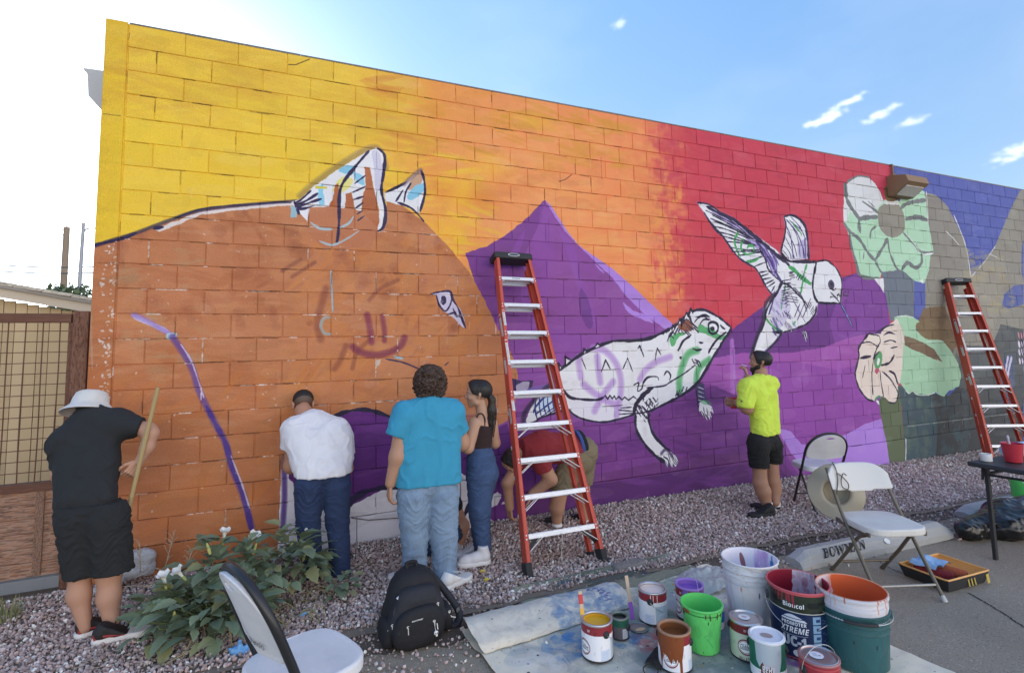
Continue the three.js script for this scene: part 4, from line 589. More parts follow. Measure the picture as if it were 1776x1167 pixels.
{
  const L = 2.9, hb = .335, ht = .175, half = (y) => mix(hb, ht, y / L), zr = -.115;
  for (const s of [-1, 1]) {
    const fr = part('front_rail', channel([s * hb, .05, 0], [s * ht, L - .03, 0], .078, .03, -s), mRed, ladder);
    part('foot', [rbox(.055, .13, .1, .008, [s * (hb + .004), .045, 0]), rbox(.075, .03, .12, .006, [s * (hb + .008), .0, 0])], mRubber, fr);
    part('rivet', Array.from({ length: 18 }, (_, i) => { const y = .3 + Math.floor(i / 2) * .293 - (i % 2) * .028; return xf(new THREE.SphereGeometry(.0075, 6, 5), [s * (half(y) + .003), y, .04], [0, 0, 0], [1, 1, .5]); }), mAlu, fr);
    const rr = part('rear_rail', channel([s * (hb - .035), .08, zr], [s * (ht - .01), L - .1, zr + .05], .05, .028, -s), mRed, ladder);
    part('foot', rbox(.045, .1, .06, .006, [s * (hb - .035), .05, zr]), mRubber, rr);
    part('spreader', [rbox(.012, .032, .02, .003, [s * (half(1.0) + .012), 1.0, -.06]), rbox(.012, .032, .02, .003, [s * (half(1.3) + .012), 1.3, -.06]), rbox(.012, .032, .02, .003, [s * (half(.75) + .012), .75, -.06]), rbox(.012, .032, .02, .003, [s * (half(.45) + .012), .45, -.06]), bar([s * (half(1.5) - .03), 1.5, -.05], [s * (half(2.0) - .03), 2.0, -.055], .02, .004)], mAlu, ladder);
    part('foot_brace', bar([s * (hb - .012), .17, -.02], [s * (hb - .13), .29, .0], .035, .006, V(0, 0, 1)), mBlack, ladder);
  }
  for (let i = 0; i < 9; i++) {
    const y = .3 + i * .293, w = 2 * half(y) - .028, st = part('step', [rbox(w, .012, .088, .003, [0, y, .0]), rbox(w, .034, .005, .002, [0, y - .014, .043]), rbox(w, .02, .005, .002, [0, y - .008, -.043]), ...Array.from({ length: 5 }, (_, k) => box(w - .004, .003, .006, [0, y + .0068, -.03 + k * .015]))], mAlu, ladder);
    for (const s of [-1, 1]) for (const z of i < 4 ? [.036, -.03] : [.036]) { const f = i < 4 ? .16 : .07, g = i < 4 ? .115 : .05; part('brace', bar([s * (half(y - g) - .018), y - g, z], [s * (half(y) - f), y - .012, z], .004, .02, V(0, 0, 1)), mAlu, st); }
  }
  for (let i = 0; i < 9; i++) { const y = .3 + i * .293 - .012; part('rear_slat', rbox(2 * half(y) - .09, .03, .02, .003, [0, y, zr + .01 + .02 * (y / L)]), mAlu, ladder); }
  const cap = part('top_cap', [rbox(.43, .075, .16, .018, [0, L + .005, -.03], [0, 0, 0], 3), rbox(.36, .03, .1, .01, [0, L + .045, -.03])], mBlack, ladder);
  part('emblem', [oval(.13, .038).translate(0, L + .008, .0505)], std(lin(.6, .6, .6), .4), cap); part('emblem', oval(.11, .026).translate(0, L + .008, .0525), std(lin(.05, .06, .09), .4), cap);
  part('label', [rbox(.003, .3, .04, .001, [-(half(2.1) + .0205), 2.1, 0], [0, 0, 0]), rbox(.003, .17, .04, .001, [-(half(1.72) + .0205), 1.72, 0]), rbox(.003, .22, .04, .001, [-(half(1.25) + .0205), 1.25, 0])].map((g) => g), sticker, ladder);
  part('label', [rbox(.025, .16, .002, .0008, [-(half(2.2) - .0), 2.2, .0405]), rbox(.025, .25, .002, .0008, [-half(1.85), 1.85, .0405]), rbox(.025, .1, .002, .0008, [-half(1.35), 1.35, .0405])], sticker, ladder);
  part('label', rbox(.09, .006, .002, .0005, [-.02, .3 + 8 * .293 - .012, .0465]), mBlack, ladder);
}
function stand(o, base, foot, top) {                              // stand o on `base`, its own y axis towards `top`, its x axis along `foot`
  const y = V(...top).sub(V(...base)).normalize(), x = V(...foot); x.addScaledVector(y, -x.dot(y)).normalize(); const z = V(0, 0, 0).crossVectors(x, y);
  o.quaternion.setFromRotationMatrix(new THREE.Matrix4().makeBasis(x, y, z)); o.position.set(...base); return o;
}
stand(ladder, [3.353,0.0,1.218], [0.697,0.0,-0.005], [3.383,2.831,0.12]);
{
  const b = ladder.clone(); b.name = numbered('step_ladder'); scene.add(b); b.userData = { ...ladder.userData, label: 'red folded step ladder leaning on the olive and blue paint at the far end' };
  stand(b, [11.02, -.1, .78], [.9, -.01, .36], [11.347,2.808,0.1]);
}
single('string', tube([[3.224,0.33,1.328],[3.283,0.32,1.284],[3.325,0.22,1.199],[3.36,0.12,1.119],[3.361,0.03,1.121]], .003, 20, 5), std(lin(.7, .68, .6), .9), 'white string tied round the lowest step of the nearer ladder', 'string');

// ---------------------------------------------------------------- folding chairs
const mPlastic = std(lin(.80, .80, .81), .5, { map: mottle, bumpMap: rep(fineBump, 1), bumpScale: .0006 }), mBeige = std(lin(.76, .735, .68), .55, { map: mottle, bumpMap: rep(fineBump, 1), bumpScale: .0006 }), mTube = std(lin(.02, .02, .022), .35), mTan = std(lin(.16, .135, .1), .45, { metalness: .4 });
const arcPts = (f, n) => Array.from({ length: n + 1 }, (_, i) => f(i / n));
function slab(outline, t, bend = () => 0, n = 14) {                // rounded plastic slab from an outline in x, y, bent in depth
  const s = new THREE.Shape(outline.map((p) => new THREE.Vector2(...p))), g = new THREE.ExtrudeGeometry(s, { depth: t, bevelEnabled: true, bevelSize: t * .45, bevelThickness: t * .45, bevelSegments: 3, curveSegments: n });
  const p = g.attributes.position; for (let i = 0; i < p.count; i++) p.setZ(i, p.getZ(i) - t / 2 + bend(p.getX(i), p.getY(i))); g.computeVertexNormals(); return g;
}
const squircle = (w, d, e, n = 40, cy = 0) => Array.from({ length: n }, (_, i) => { const a = i / n * 2 * Math.PI, c = Math.cos(a), s = Math.sin(a); return [Math.sign(c) * Math.pow(Math.abs(c), 2 / e) * w / 2, cy + Math.sign(s) * Math.pow(Math.abs(s), 2 / e) * d / 2]; });
function archChair(label, pos, turn, tall = 1, tr = .0125) {                            // faces local +z
  const t = thing('folding_chair', label, 'chair', pos, turn);
  const w = .215, top = .85, rail = (s) => [[s * w, .0, .23], [s * w, .45, -.005]];
  const A = (u) => { const a = Math.PI * u, y = .66 + .19 * Math.sin(a), z = -.005 - (y - .45) * .5; return [-w * Math.cos(a), .45 + (y - .45) * tall, z]; };
  part('frame', tube([[-w, .01, .225], [-w, .24, .105], [-w, .45, -.005], [-w, .45 + .13 * tall, -.07], ...arcPts(A, 10), [w, .45 + .13 * tall, -.07], [w, .45, -.005], [w, .24, .105], [w, .01, .225]], tr, 80, 10), mTube, t);
  for (const s of [-1, 1]) { part('rear_leg', tube([[s * (w - .03), .43, .1], [s * (w - .028), .22, -.04], [s * (w - .026), .01, -.2]], .011, 12, 8), mTube, t); part('foot', rod([s * (w - .026), 0, -.206], [s * (w - .026), .03, -.185], .015), mRubber, t); part('foot', rod([s * w, 0, .232], [s * w, .03, .213], .016), mRubber, t); }
  part('crossbar', [rod([-(w - .026), .12, -.115], [w - .026, .12, -.115], .009), rod([-w, .14, .155], [w, .14, .155], .009)], mTube, t);
  part('seat', slab(squircle(.40, .40, 3.6), .03, (x, y) => -.05 * Math.max(0, 1 - (x * x + y * y) / .05) * .35 + .0).rotateX(Math.PI / 2).translate(0, .455, .09), mPlastic, t);
  const panel = [], n = 18; for (let i = 0; i <= n; i++) { const a = Math.PI * i / n; panel.push([.198 * Math.cos(a), .655 + .178 * Math.sin(a)]); } panel.push([-.198, .60], [-.17, .575], [0, .562], [.17, .575], [.198, .60]);
  const sh = new THREE.Shape(panel.map((p) => new THREE.Vector2(...p))), hole = new THREE.Path(); hole.absellipse(0, .795, .05, .014, 0, Math.PI * 2, true); sh.holes.push(hole);
  const g = new THREE.ExtrudeGeometry(sh, { depth: .014, bevelEnabled: true, bevelSize: .005, bevelThickness: .005, bevelSegments: 2, curveSegments: 16 }), p = g.attributes.position;
  for (let i = 0; i < p.count; i++) { const x = p.getX(i), y = p.getY(i); p.setZ(i, p.getZ(i) - .012 - (y - .45) * .5 - .03 * (1 - (x / .2) ** 2)); } if (tall !== 1) for (let i = 0; i < p.count; i++) p.setY(i, .45 + (p.getY(i) - .45) * tall); g.computeVertexNormals();
  const back = part('backrest', g, mPlastic, t);
  return { t, back };
}
const nearChair = archChair('white plastic folding chair with a black tube frame, nearest the camera beside the leafy plant', [1.3,0.0,2.55], 2.02, 1.25, .0175);
{
  const tx = canvasTex(512, 96, (c) => { c.clearRect(0, 0, 512, 96); c.fillStyle = '#26262c'; c.font = 'italic 62px sans-serif'; c.translate(10, 70); c.rotate(-.03); c.fillText('Losalis Manolo', 0, 0, 480); });
  const g = new THREE.PlaneGeometry(.30, .052, 20, 1).rotateY(Math.PI), p = g.attributes.position; for (let i = 0; i < p.count; i++) { const x = p.getX(i), y = p.getY(i) + .605; p.setXYZ(i, x, .45 + (y - .45) * 1.25, -.0195 - (y - .45) * .5 - .03 * (1 - (x / .2) ** 2)); } g.computeVertexNormals();
  part('lettering', g, std(0xffffff, .6, { map: tx, transparent: true, alphaTest: .35 }), nearChair.back);
  part('tape', xf(rbox(.075, .004, .2, .0015), [.06, .473, .0]), std(lin(.75, .77, .8), .4), nearChair.t);
}
const farChair = archChair('empty white folding chair with a round topped black frame below the purple paint', [6.62, gy(6.6), 1.02], 2.72);
part('sticker', [xf(new THREE.CylinderGeometry(.017, .017, .002, 16), [.04, .70, -.147], [Math.PI / 2 - .46, 0, 0])], std(lin(.45, .4, .12), .5), farChair.back);
{
  const t = thing('folding_chair', 'cream plastic folding chair with a bronze metal frame standing by the concrete wheel stop', 'chair', [5.38, gy(5.4), 2.33], -.37), w = .225;
  for (const s of [-1, 1]) {
    const f = part('frame_tube', tube([[s * w, .012, .34], [s * w, .42, .055], [s * (w - .005), .62, -.07], [s * (w - .01), .80, -.16]], .0125, 30, 10), mTan, t); part('foot', rod([s * w, 0, .348], [s * w, .035, .325], .017, .015), std(lin(.5, .5, .48), .7), f);
    const q = part('rear_leg', tube([[s * (w - .03), .405, .2], [s * (w - .028), .36, .12], [s * (w - .024), .2, -.02], [s * (w - .02), .01, -.2]], .0125, 24, 10), mTan, t); part('foot', rod([s * (w - .02), 0, -.21], [s * (w - .02), .03, -.18], .016), mTan, q);
    part('seat_rail', bar([s * (w - .02), .425, .26], [s * (w - .02), .425, -.1], .012, .03), mTan, t);
  }
  part('crossbar', rod([-(w - .02), .1, -.115], [w - .02, .1, -.115], .01), mTan, t); part('crossbar', rod([-w, .09, .285], [w, .09, .285], .009), std(lin(.4, .38, .34), .4, { metalness: .5 }), t);
  part('seat', slab(squircle(.42, .41, 4), .026, (x, y) => .0).rotateX(Math.PI / 2).translate(0, .452, .1), mBeige, t);
  const bz = (x, y) => -.095 - (y - .72) * .45 - .035 * (1 - (x / .24) ** 2), P = [], I = [], nx = 36, ny = 10, hw = .238, tp = (x) => .832 - .075 * Math.pow(Math.abs(x) / hw, 5) , bt = (x) => .645 - .012 * smooth(.105, .085, Math.abs(x)) + .012 * Math.pow(Math.abs(x) / hw, 8);
  for (const f of [1, -1]) for (let i = 0; i <= nx; i++) for (let j = 0; j <= ny; j++) { const a = (i / nx) * 2 - 1, x = hw * Math.sin(a * Math.PI / 2), v = j / ny, e = Math.min(1, 6 * Math.min(v, 1 - v) + .0, 6 * (1 - Math.abs(x) / hw)), y = mix(bt(x), tp(x), .5 - .5 * Math.cos(Math.PI * v)); P.push(x, y, bz(x, y) + f * (.004 + .009 * Math.sqrt(Math.max(0, e)))); }
  const nn = (nx + 1) * (ny + 1), at = (s, i, j) => s * nn + i * (ny + 1) + j; for (let i = 0; i < nx; i++) for (let j = 0; j < ny; j++) { I.push(at(0, i, j), at(0, i + 1, j), at(0, i, j + 1), at(0, i + 1, j), at(0, i + 1, j + 1), at(0, i, j + 1), at(1, i, j), at(1, i, j + 1), at(1, i + 1, j), at(1, i + 1, j), at(1, i, j + 1), at(1, i + 1, j + 1)); }
  for (let i = 0; i < nx; i++) { I.push(at(0, i, 0), at(1, i, 0), at(0, i + 1, 0), at(1, i, 0), at(1, i + 1, 0), at(0, i + 1, 0), at(0, i, ny), at(0, i + 1, ny), at(1, i, ny), at(1, i, ny), at(0, i + 1, ny), at(1, i + 1, ny)); } for (let j = 0; j < ny; j++) { I.push(at(0, 0, j), at(0, 0, j + 1), at(1, 0, j), at(1, 0, j), at(0, 0, j + 1), at(1, 0, j + 1), at(0, nx, j), at(1, nx, j), at(0, nx, j + 1), at(1, nx, j), at(1, nx, j + 1), at(0, nx, j + 1)); }
  const bg = new THREE.BufferGeometry(); bg.setAttribute('position', new THREE.Float32BufferAttribute(P, 3)); bg.setIndex(I); bg.computeVertexNormals(); part('backrest', bg, mBeige, t);
  part('cord', [tube([[-.16, .84, -.17], [-.165, .80, -.125], [-.175, .73, -.092], [-.205, .67, -.06], [-.235, .63, -.03]], .0038, 24, 6), tube([[-.168, .77, -.108], [-.13, .735, -.092], [-.105, .69, -.075], [-.125, .655, -.06], [-.16, .675, -.066], [-.155, .72, -.083], [-.12, .765, -.105], [-.1, .75, -.098]], .0038, 34, 6)], std(lin(.09, .06, .04), .8), t);
}
// straw hat hanging by its cord behind the chair back, crown away from the camera
{
  const felt = std(lin(.46, .41, .31), .9, { bumpMap: rep(fabricBump, 3), bumpScale: .002 });
  const prof = [[.001, -.115], [.05, -.118], [.085, -.105], [.097, -.07], [.1, -.02], [.104, 0], [.13, .004], [.17, .002], [.205, .012], [.212, .016], [.206, .02], [.17, .008], [.13, .009], [.101, .006], [.095, -.02], [.091, -.068], [.08, -.1], [.05, -.112], [.001, -.109]];
  const g = lathe(prof, 56), p = g.attributes.position; for (let i = 0; i < p.count; i++) { const x = p.getX(i), z = p.getZ(i), r = Math.hypot(x, z), k = smooth(.1, .21, r); p.setXYZ(i, x * (1 + .02 * k), p.getY(i) - k * .06 * (x / .21) ** 2 + k * .012 * Math.sin(5 * Math.atan2(z, x)), z * 1.08); } g.computeVertexNormals();
  const t = thing('sun_hat', 'wide brimmed tan hat hanging behind the cream chair, open side showing', 'hat', [5.154,0.62,2.233]); t.position.set(...[5.575,0.507,1.93]); t.rotation.set(1.45, .0, .42, 'YXZ'); t.rotation.y = -.35;
  part('shell', g, felt, t); part('band', lathe([[.0905, -.01], [.0935, .003], [.099, .0065]], 40), std(lin(.28, .22, .15), .8), t);
}

// ---------------------------------------------------------------- wheel stops, tray, table, bag
function wheelStop(label, a, b, text) {
  const A = V(...a), B = V(...b), l = A.distanceTo(B), t = thing('wheel_stop', label, 'wheel stop', a, -Math.atan2(b[2] - a[2], b[0] - a[0]));
  const prof = [[-.085, 0], [-.085, .055], [-.07, .095], [-.04, .125], [.02, .13], [.06, .105], [.085, .045], [.085, 0]], s = new THREE.Shape(prof.map(([z, y]) => new THREE.Vector2(-z, y)));
  const g = new THREE.ExtrudeGeometry(s, { depth: l, steps: 40, bevelEnabled: true, bevelSize: .006, bevelThickness: .01, bevelSegments: 2 }).rotateY(Math.PI / 2), p = g.attributes.position;
  for (let i = 0; i < p.count; i++) { const x = p.getX(i), e = smooth(0, .12, Math.min(x + .01, l + .01 - x)); p.setXYZ(i, x, p.getY(i) * (.62 + .38 * e) + .0025 * nz(x * 9, p.getY(i) * 20, p.getZ(i) * 20), p.getZ(i)); } g.computeVertexNormals();
  part('kerb', g, std(lin(.45, .45, .44), .9, { bumpMap: rep(roughBump, 4), bumpScale: .006 }), t);
  if (text) {
    const tx = canvasTex(512, 128, (c) => { c.clearRect(0, 0, 512, 128); c.fillStyle = '#1e1e22'; c.font = 'bold 118px serif'; c.textAlign = 'center'; c.textBaseline = 'middle'; c.fillText(text, 256, 68, 500); c.globalCompositeOperation = 'destination-out'; for (const x of [60, 132, 190, 226, 300, 372, 448]) c.fillRect(x, 0, 7, 128); const r = rng(3); for (let i = 0; i < 500; i++) { c.globalAlpha = .6 * r(); c.fillRect(r() * 512, r() * 128, 3, 2); } });
    const q = new THREE.PlaneGeometry(.5, .105, 20, 6), pp = q.attributes.position; for (let i = 0; i < pp.count; i++) { const x = pp.getX(i) + .46, v = pp.getY(i) / .105 + .5, P2 = [[.0862, .05], [.061, .1062], [.0205, .1315]], k = v < .55 ? v / .55 : (v - .55) / .45, [z0, y0] = v < .55 ? P2[0] : P2[1], [z1, y1] = v < .55 ? P2[1] : P2[2]; pp.setXYZ(i, x + v * .05, mix(y0, y1, k) + .0095, mix(z0, z1, k) + .0085); } q.computeVertexNormals();
    part('lettering', q, std(0xffffff, .85, { map: tx, transparent: true, alphaTest: .3 }), t);
    part('lettering', xf(new THREE.CircleGeometry(.03, 14), [.98, .097, .081], [-.75, 0, 0], [1, .8, 1]), std(lin(.75, .76, .76), .7), t);
  }
  part('anchor', [rod([l * .16, .12, -.01], [l * .16, .134, -.01], .014), rod([l * .84, .12, -.01], [l * .84, .134, -.01], .014)], mBlack, t);
  return t;
}
wheelStop('concrete wheel stop stencilled with a black name behind the cream chair', [5.046,-0.03,1.906], [6.887,-0.04,1.983], 'BOWMAN');
wheelStop('pale concrete wheel stop half hidden behind the black bag and table leg', [7.682,-0.08,1.761], [9.482,-0.1,1.811], '');
{
  const c = [5.888,0.0,2.584], t = thing('paint_tray', 'black roller tray lined with orange paint on the asphalt', 'paint tray', [c[0] - .03, gy(c[0]), c[2] - .06], -.05), L = .46, Wd = .33;
  const q = (x, z, y) => [x, y, z], trayShell = (o, bt, up = .06) => { const P = [q(-L / 2 - o, -Wd / 2 - o, .095), q(L / 2 + o, -Wd / 2 - o, .095), q(L / 2 + o, Wd / 2 + o, .095), q(-L / 2 - o, Wd / 2 + o, .095), q(-L / 2 + .03 - o, -Wd / 2 + .02 - o, bt), q(-L / 2 + .17, -Wd / 2 + .02 - o, bt), q(L / 2 - .03 + o, -Wd / 2 + .02 - o, bt + up), q(L / 2 - .03 + o, Wd / 2 - .02 + o, bt + up), q(-L / 2 + .17, Wd / 2 - .02 + o, bt), q(-L / 2 + .03 - o, Wd / 2 - .02 + o, bt)]; const I = [[4, 9, 8], [4, 8, 5], [5, 8, 7], [5, 7, 6], [0, 3, 9], [0, 9, 4], [3, 2, 7], [3, 7, 8], [3, 8, 9], [2, 1, 6], [2, 6, 7], [1, 0, 4], [1, 4, 5], [1, 5, 6]], pos = [], uv = []; for (const f of I) for (const i of f) { pos.push(...P[i]); uv.push(P[i][0] * 2, P[i][2] * 2); } const g = new THREE.BufferGeometry(); g.setAttribute('position', new THREE.Float32BufferAttribute(pos, 3)); g.setAttribute('uv', new THREE.Float32BufferAttribute(uv, 2)); g.computeVertexNormals(); return g; };
  part('tray', trayShell(.004, .008, 0), std(lin(.03, .03, .032), .5, { side: THREE.DoubleSide }), t); const orange = std(lin(.72, .30, .055), .45, { side: THREE.DoubleSide, bumpMap: rep(roughBump, 3), bumpScale: .004 }); part('liner', trayShell(-.004, .018), orange, t);
  part('rim', tube([[-L / 2, .096, -Wd / 2], [L / 2, .096, -Wd / 2], [L / 2, .096, Wd / 2], [-L / 2, .096, Wd / 2]].map((p) => p), .007, 80, 6, true, .02), std(lin(.8, .42, .14), .45), t);
  part('paint_run', [rbox(.03, .085, .006, .003, [L / 2 - .012, .05, Wd / 2 - .002], [-.12, 0, 0]), ...[-.0, .035, .07].map((x) => rbox(.011, .07, .005, .002, [x, .055, Wd / 2 - .002], [-.15, 0, 0]))], std(lin(.5, .38, .07), .5), t);
  const nap = (c2) => std(c2, .95, { bumpMap: rep(fineBump, 1), bumpScale: .006 });
  const roller = (x, z, a, col, lb) => { const r = thing('roller_cover', lb, 'paint roller', [t.position.x + x, t.position.y + .068, t.position.z + z], a); part('nap', lathe([[.013, -.115], [.036, -.115], [.041, -.105], [.041, .105], [.036, .115], [.013, .115]], 24).rotateX(Math.PI / 2), nap(col), r); part('core', lathe([[.0135, -.117], [.016, -.117], [.016, .117], [.0135, .117], [.0135, -.117]], 20).rotateX(Math.PI / 2), std(lin(.2, .08, .06), .8), r); return r; };
  roller(-.12, -.0, .25, lin(.22, .02, .03), 'dark red paint roller cover lying in the orange tray'); roller(.01, .02, .2, lin(.5, .12, .05), 'orange paint roller cover lying in the tray beside the dark red one');
  const n = 26, g = new THREE.PlaneGeometry(.25, .17, n, n).rotateX(-Math.PI / 2), p = g.attributes.position;
  for (let i = 0; i < p.count; i++) { const x = p.getX(i), z = p.getZ(i), d1 = Math.hypot(x + .07, 0), d2 = Math.hypot(x - .055, 0); let y = Math.max(.118 - d1 * d1 * 7, .118 - d2 * d2 * 7, .088) + .018 * fbm(x * 14, z * 14, 3, 3) + .03 * Math.exp(-((x + .0) ** 2 + (z + .03) ** 2) / .002); y = Math.max(y, .085); p.setXYZ(i, x * (1 + .12 * nz(z * 9, 1, 1)) + .02, y, z * (1 + .1 * nz(x * 11, 5, 1)) - .02); } g.computeVertexNormals();
  const rag = single('rag', g, std(lin(.30, .50, .75), .9, { side: THREE.DoubleSide, bumpMap: rep(fabricBump, 4), bumpScale: .001 }), 'pale blue rag draped over the two paint rollers', 'rag'); rag.position.set(t.position.x - .065, t.position.y + .016, t.position.z - .035); rag.rotation.y = .1;
}
{
  const y = .74, c = [6.594,0.74,2.454], t = thing('folding_table', 'black folding table with thin metal legs at the edge of the lot', 'table', [c[0], gy(c[0]), c[2]], -.02), m = std(lin(.03, .034, .038), .5, { bumpMap: rep(fineBump, 1), bumpScale: .0008 }), Y = y - gy(c[0]);
  part('table_top', rbox(1.5, .04, .62, .012, [.75, Y - .02, .23]), m, t);
  part('leg', [rbox(.034, Y - .04, .028, .004, [.075, (Y - .04) / 2, .02])], mBlack, t); part('leg', rbox(.034, Y - .04, .028, .004, [.15, (Y - .04) / 2, .47]), mBlack, t); part('apron', [rod([.07, Y - .09, .02], [1.4, Y - .09, .02], .012), rod([.08, Y - .1, .02], [.15, Y - .1, .47], .01)], mBlack, t); part('latch', bar([.06, Y - .05, .0], [.045, Y - .14, .0], .012, .02), mBlack, t);
  const lg = t.getObjectByName('leg');
  const cupPos = V(c[0] + .27, y + .001, c[2] + .12);
  const cup = thing('paint_cup', 'red plastic cup with purple paint inside, on the black table', 'cup', cupPos.toArray()); const rd = std(lin(.50, .03, .05), .4);
  part('cup', lathe([[.001, .002], [.052, .002], [.056, .01], [.072, .15], [.076, .153], [.074, .157], [.068, .153], [.053, .012], [.001, .01]], 36), rd, cup); part('paint', lathe([[.0665, .13], [.0715, .157], [.073, .1575]], 36), std(lin(.24, .06, .35), .4, { side: THREE.DoubleSide }), cup); part('paint', new THREE.CircleGeometry(.062, 30).rotateX(-Math.PI / 2).translate(0, .11, 0), std(lin(.24, .06, .35), .35), cup);
  const br = thing('paint_brush', 'paint brush with a grey handle standing in the red cup', 'brush', [cupPos.x - .03, y + .1, cupPos.z]); part('handle', xf(lathe([[.001, .0], [.012, .0], [.014, .05], [.011, .1], [.015, .13], [.009, .15], [.001, .152]], 12), [0, 0, 0], [0, 0, .2], [1, .85, .6]), std(lin(.42, .38, .46), .5), br);
  const rl = thing('paper_roll', 'pale blue paper roll lying on the black table behind the red cup', 'paper roll', [c[0] + .42, y + .062, c[2] + .02], -.05); part('paper', rod([0, 0, 0], [.42, 0, .0], .06, .06, 28), std(lin(.35, .52, .66), .9), rl); part('core', rod([-.003, 0, 0], [.0, 0, 0], .02, .02, 16), std(lin(.3, .22, .15), .9), rl);
  const tp = thing('tape_roll', 'small white tape roll at the edge of the black table by the ladder foot', 'tape', [c[0] + .13, y + .035, c[2] - .0]); part('roll', lathe([[.026, -.03], [.04, -.03], [.04, .03], [.026, .03], [.026, -.03]], 24), std(lin(.7, .7, .68), .7), tp);
}
{
  const b = V(...[7.514,0.0,2.134]), lo = [b.x - .75, gy(b.x) - .01, b.z - .4], hi = [b.x + 1.0, .45, b.z + .45];
  const f0 = boneSdf([[b.x - .45, .02, b.z - .02, .09, b.x + .1, .06, b.z, .14], [b.x + .1, .06, b.z, .14, b.x + .7, .07, b.z + .05, .16], [b.x - .5, .03, b.z + .02, .05, b.x - .6, .06, b.z + .0, .05], [b.x - .2, .05, b.z + .15, .1, b.x + .5, .05, b.z + .2, .12]], .12);
  const g = meshSdf((x, y, z) => Math.max(f0(x, y, z) + .022 * Math.abs(fbm(x * 7, y * 9, z * 7, 3)) * 2 - .01 + .012 * nz(x * 25, y * 22, z * 25), gy(b.x) - y), [lo, hi], .016);
  single('trash_bag', g, std(lin(.012, .012, .013), .28), 'crumpled black plastic bag lying beside the table leg', 'plastic bag');
  const gp = V(...[8.585,0.0,1.866]); const gb = thing('green_bucket', 'bright green plastic pail behind the black bag at the edge of view', 'bucket', [gp.x + .02, gy(gp.x) + .02, gp.z - .0]); part('pail', lathe([[.001, .0], [.09, .0], [.125, .27], [.132, .272], [.13, .28], [.118, .276], [.086, .008], [.001, .006]], 40), std(lin(.08, .55, .10), .45), gb); part('bail', tube([[-.128, .26, 0], [-.09, .16, .09], [0, .12, .125], [.09, .16, .09], [.128, .26, 0]], .003, 24, 6), mAlu, gb); gb.rotation.set(0, .2, -.35);
  const rc = V(...[6.095,0.0,1.733]); const k = thing('red_cup', 'red plastic cup standing behind the cream chair on the wheel stop', 'cup', [rc.x - .02, .1, rc.z - .02]); part('cup', lathe([[.001, .002], [.045, .002], [.062, .14], [.066, .143], [.063, .147], [.059, .142], [.043, .01], [.001, .008]], 32), std(lin(.5, .03, .03), .4), k); part('paint', new THREE.CircleGeometry(.055, 28).rotateX(-Math.PI / 2).translate(0, .1, 0), std(lin(.3, .02, .03), .3), k);
}

// ---------------------------------------------------------------- drop cloth and everything standing on it
const clothTex = canvasTex(1024, 1024, (c, w, h) => {
  const r = rng(61); c.fillStyle = '#efe4cc'; c.fillRect(0, 0, w, h);
  const blot = (col, x, y, rad, n, a) => { c.fillStyle = col; for (let i = 0; i < n; i++) { const t = r() * 7, d = Math.sqrt(r()) * rad; c.globalAlpha = a * (.3 + .7 * r()); c.beginPath(); c.ellipse(x + Math.cos(t) * d, y + Math.sin(t) * d * .8, 3 + r() * rad * .3, 2 + r() * rad * .2, r() * 3, 0, 7); c.fill(); } };
  for (let i = 0; i < 90; i++) blot(['#c4bfb4', '#dcd7cc', '#c6c2ba', '#b4b6b4'][i % 4], r() * w, r() * h, 60, 20, .12);
  blot('#8d9392', 480, 330, 330, 260, .22); blot('#7a8482', 620, 420, 260, 220, .24); blot('#8a98a2', 300, 120, 240, 120, .25); blot('#8ea08c', 620, 80, 260, 140, .3); blot('#69757a', 600, 500, 240, 160, .26); blot('#9da2b0', 850, 200, 200, 90, .25);
  blot('#7aa05a', 330, 620, 90, 60, .5); blot('#8a5cb8', 150, 560, 60, 40, .55); blot('#8a5cb8', 330, 470, 50, 30, .4); blot('#4f8a4a', 180, 500, 60, 30, .35); blot('#c8863a', 430, 560, 40, 26, .5); blot('#3f78b8', 250, 240, 90, 60, .35); blot('#b8404a', 560, 330, 80, 50, .4); blot('#e2ddd2', 60, 300, 120, 60, .5); blot('#a65a5a', 480, 330, 80, 60, .4); blot('#4a7aa8', 420, 260, 80, 50, .4); blot('#6a3a86', 760, 560, 70, 50, .5); blot('#b8a840', 720, 520, 60, 30, .4); blot('#9b2c34', 900, 600, 90, 70, .6); blot('#b06a9a', 180, 700, 60, 30, .35); blot('#9a7ac0', 120, 620, 60, 30, .35); blot('#3a6a5a', 640, 250, 90, 50, .4); blot('#7a4a2a', 540, 620, 70, 40, .4); blot('#5f4080', 250, 420, 40, 20, .3);
  for (let i = 0; i < 900; i++) { c.globalAlpha = .5 + .5 * r(); c.fillStyle = ['#e9e4da', '#3a3438', '#7a2c2c', '#7a58b0', '#d09a2a', '#4a6a9a', '#2d2a33'][Math.floor(r() * 7)]; const s = .8 + 3.6 * r() * r(); c.beginPath(); c.ellipse(r() * w, r() * h, s * 1.3, s, r() * 3, 0, 7); c.fill(); }
  c.globalAlpha = 1;
});
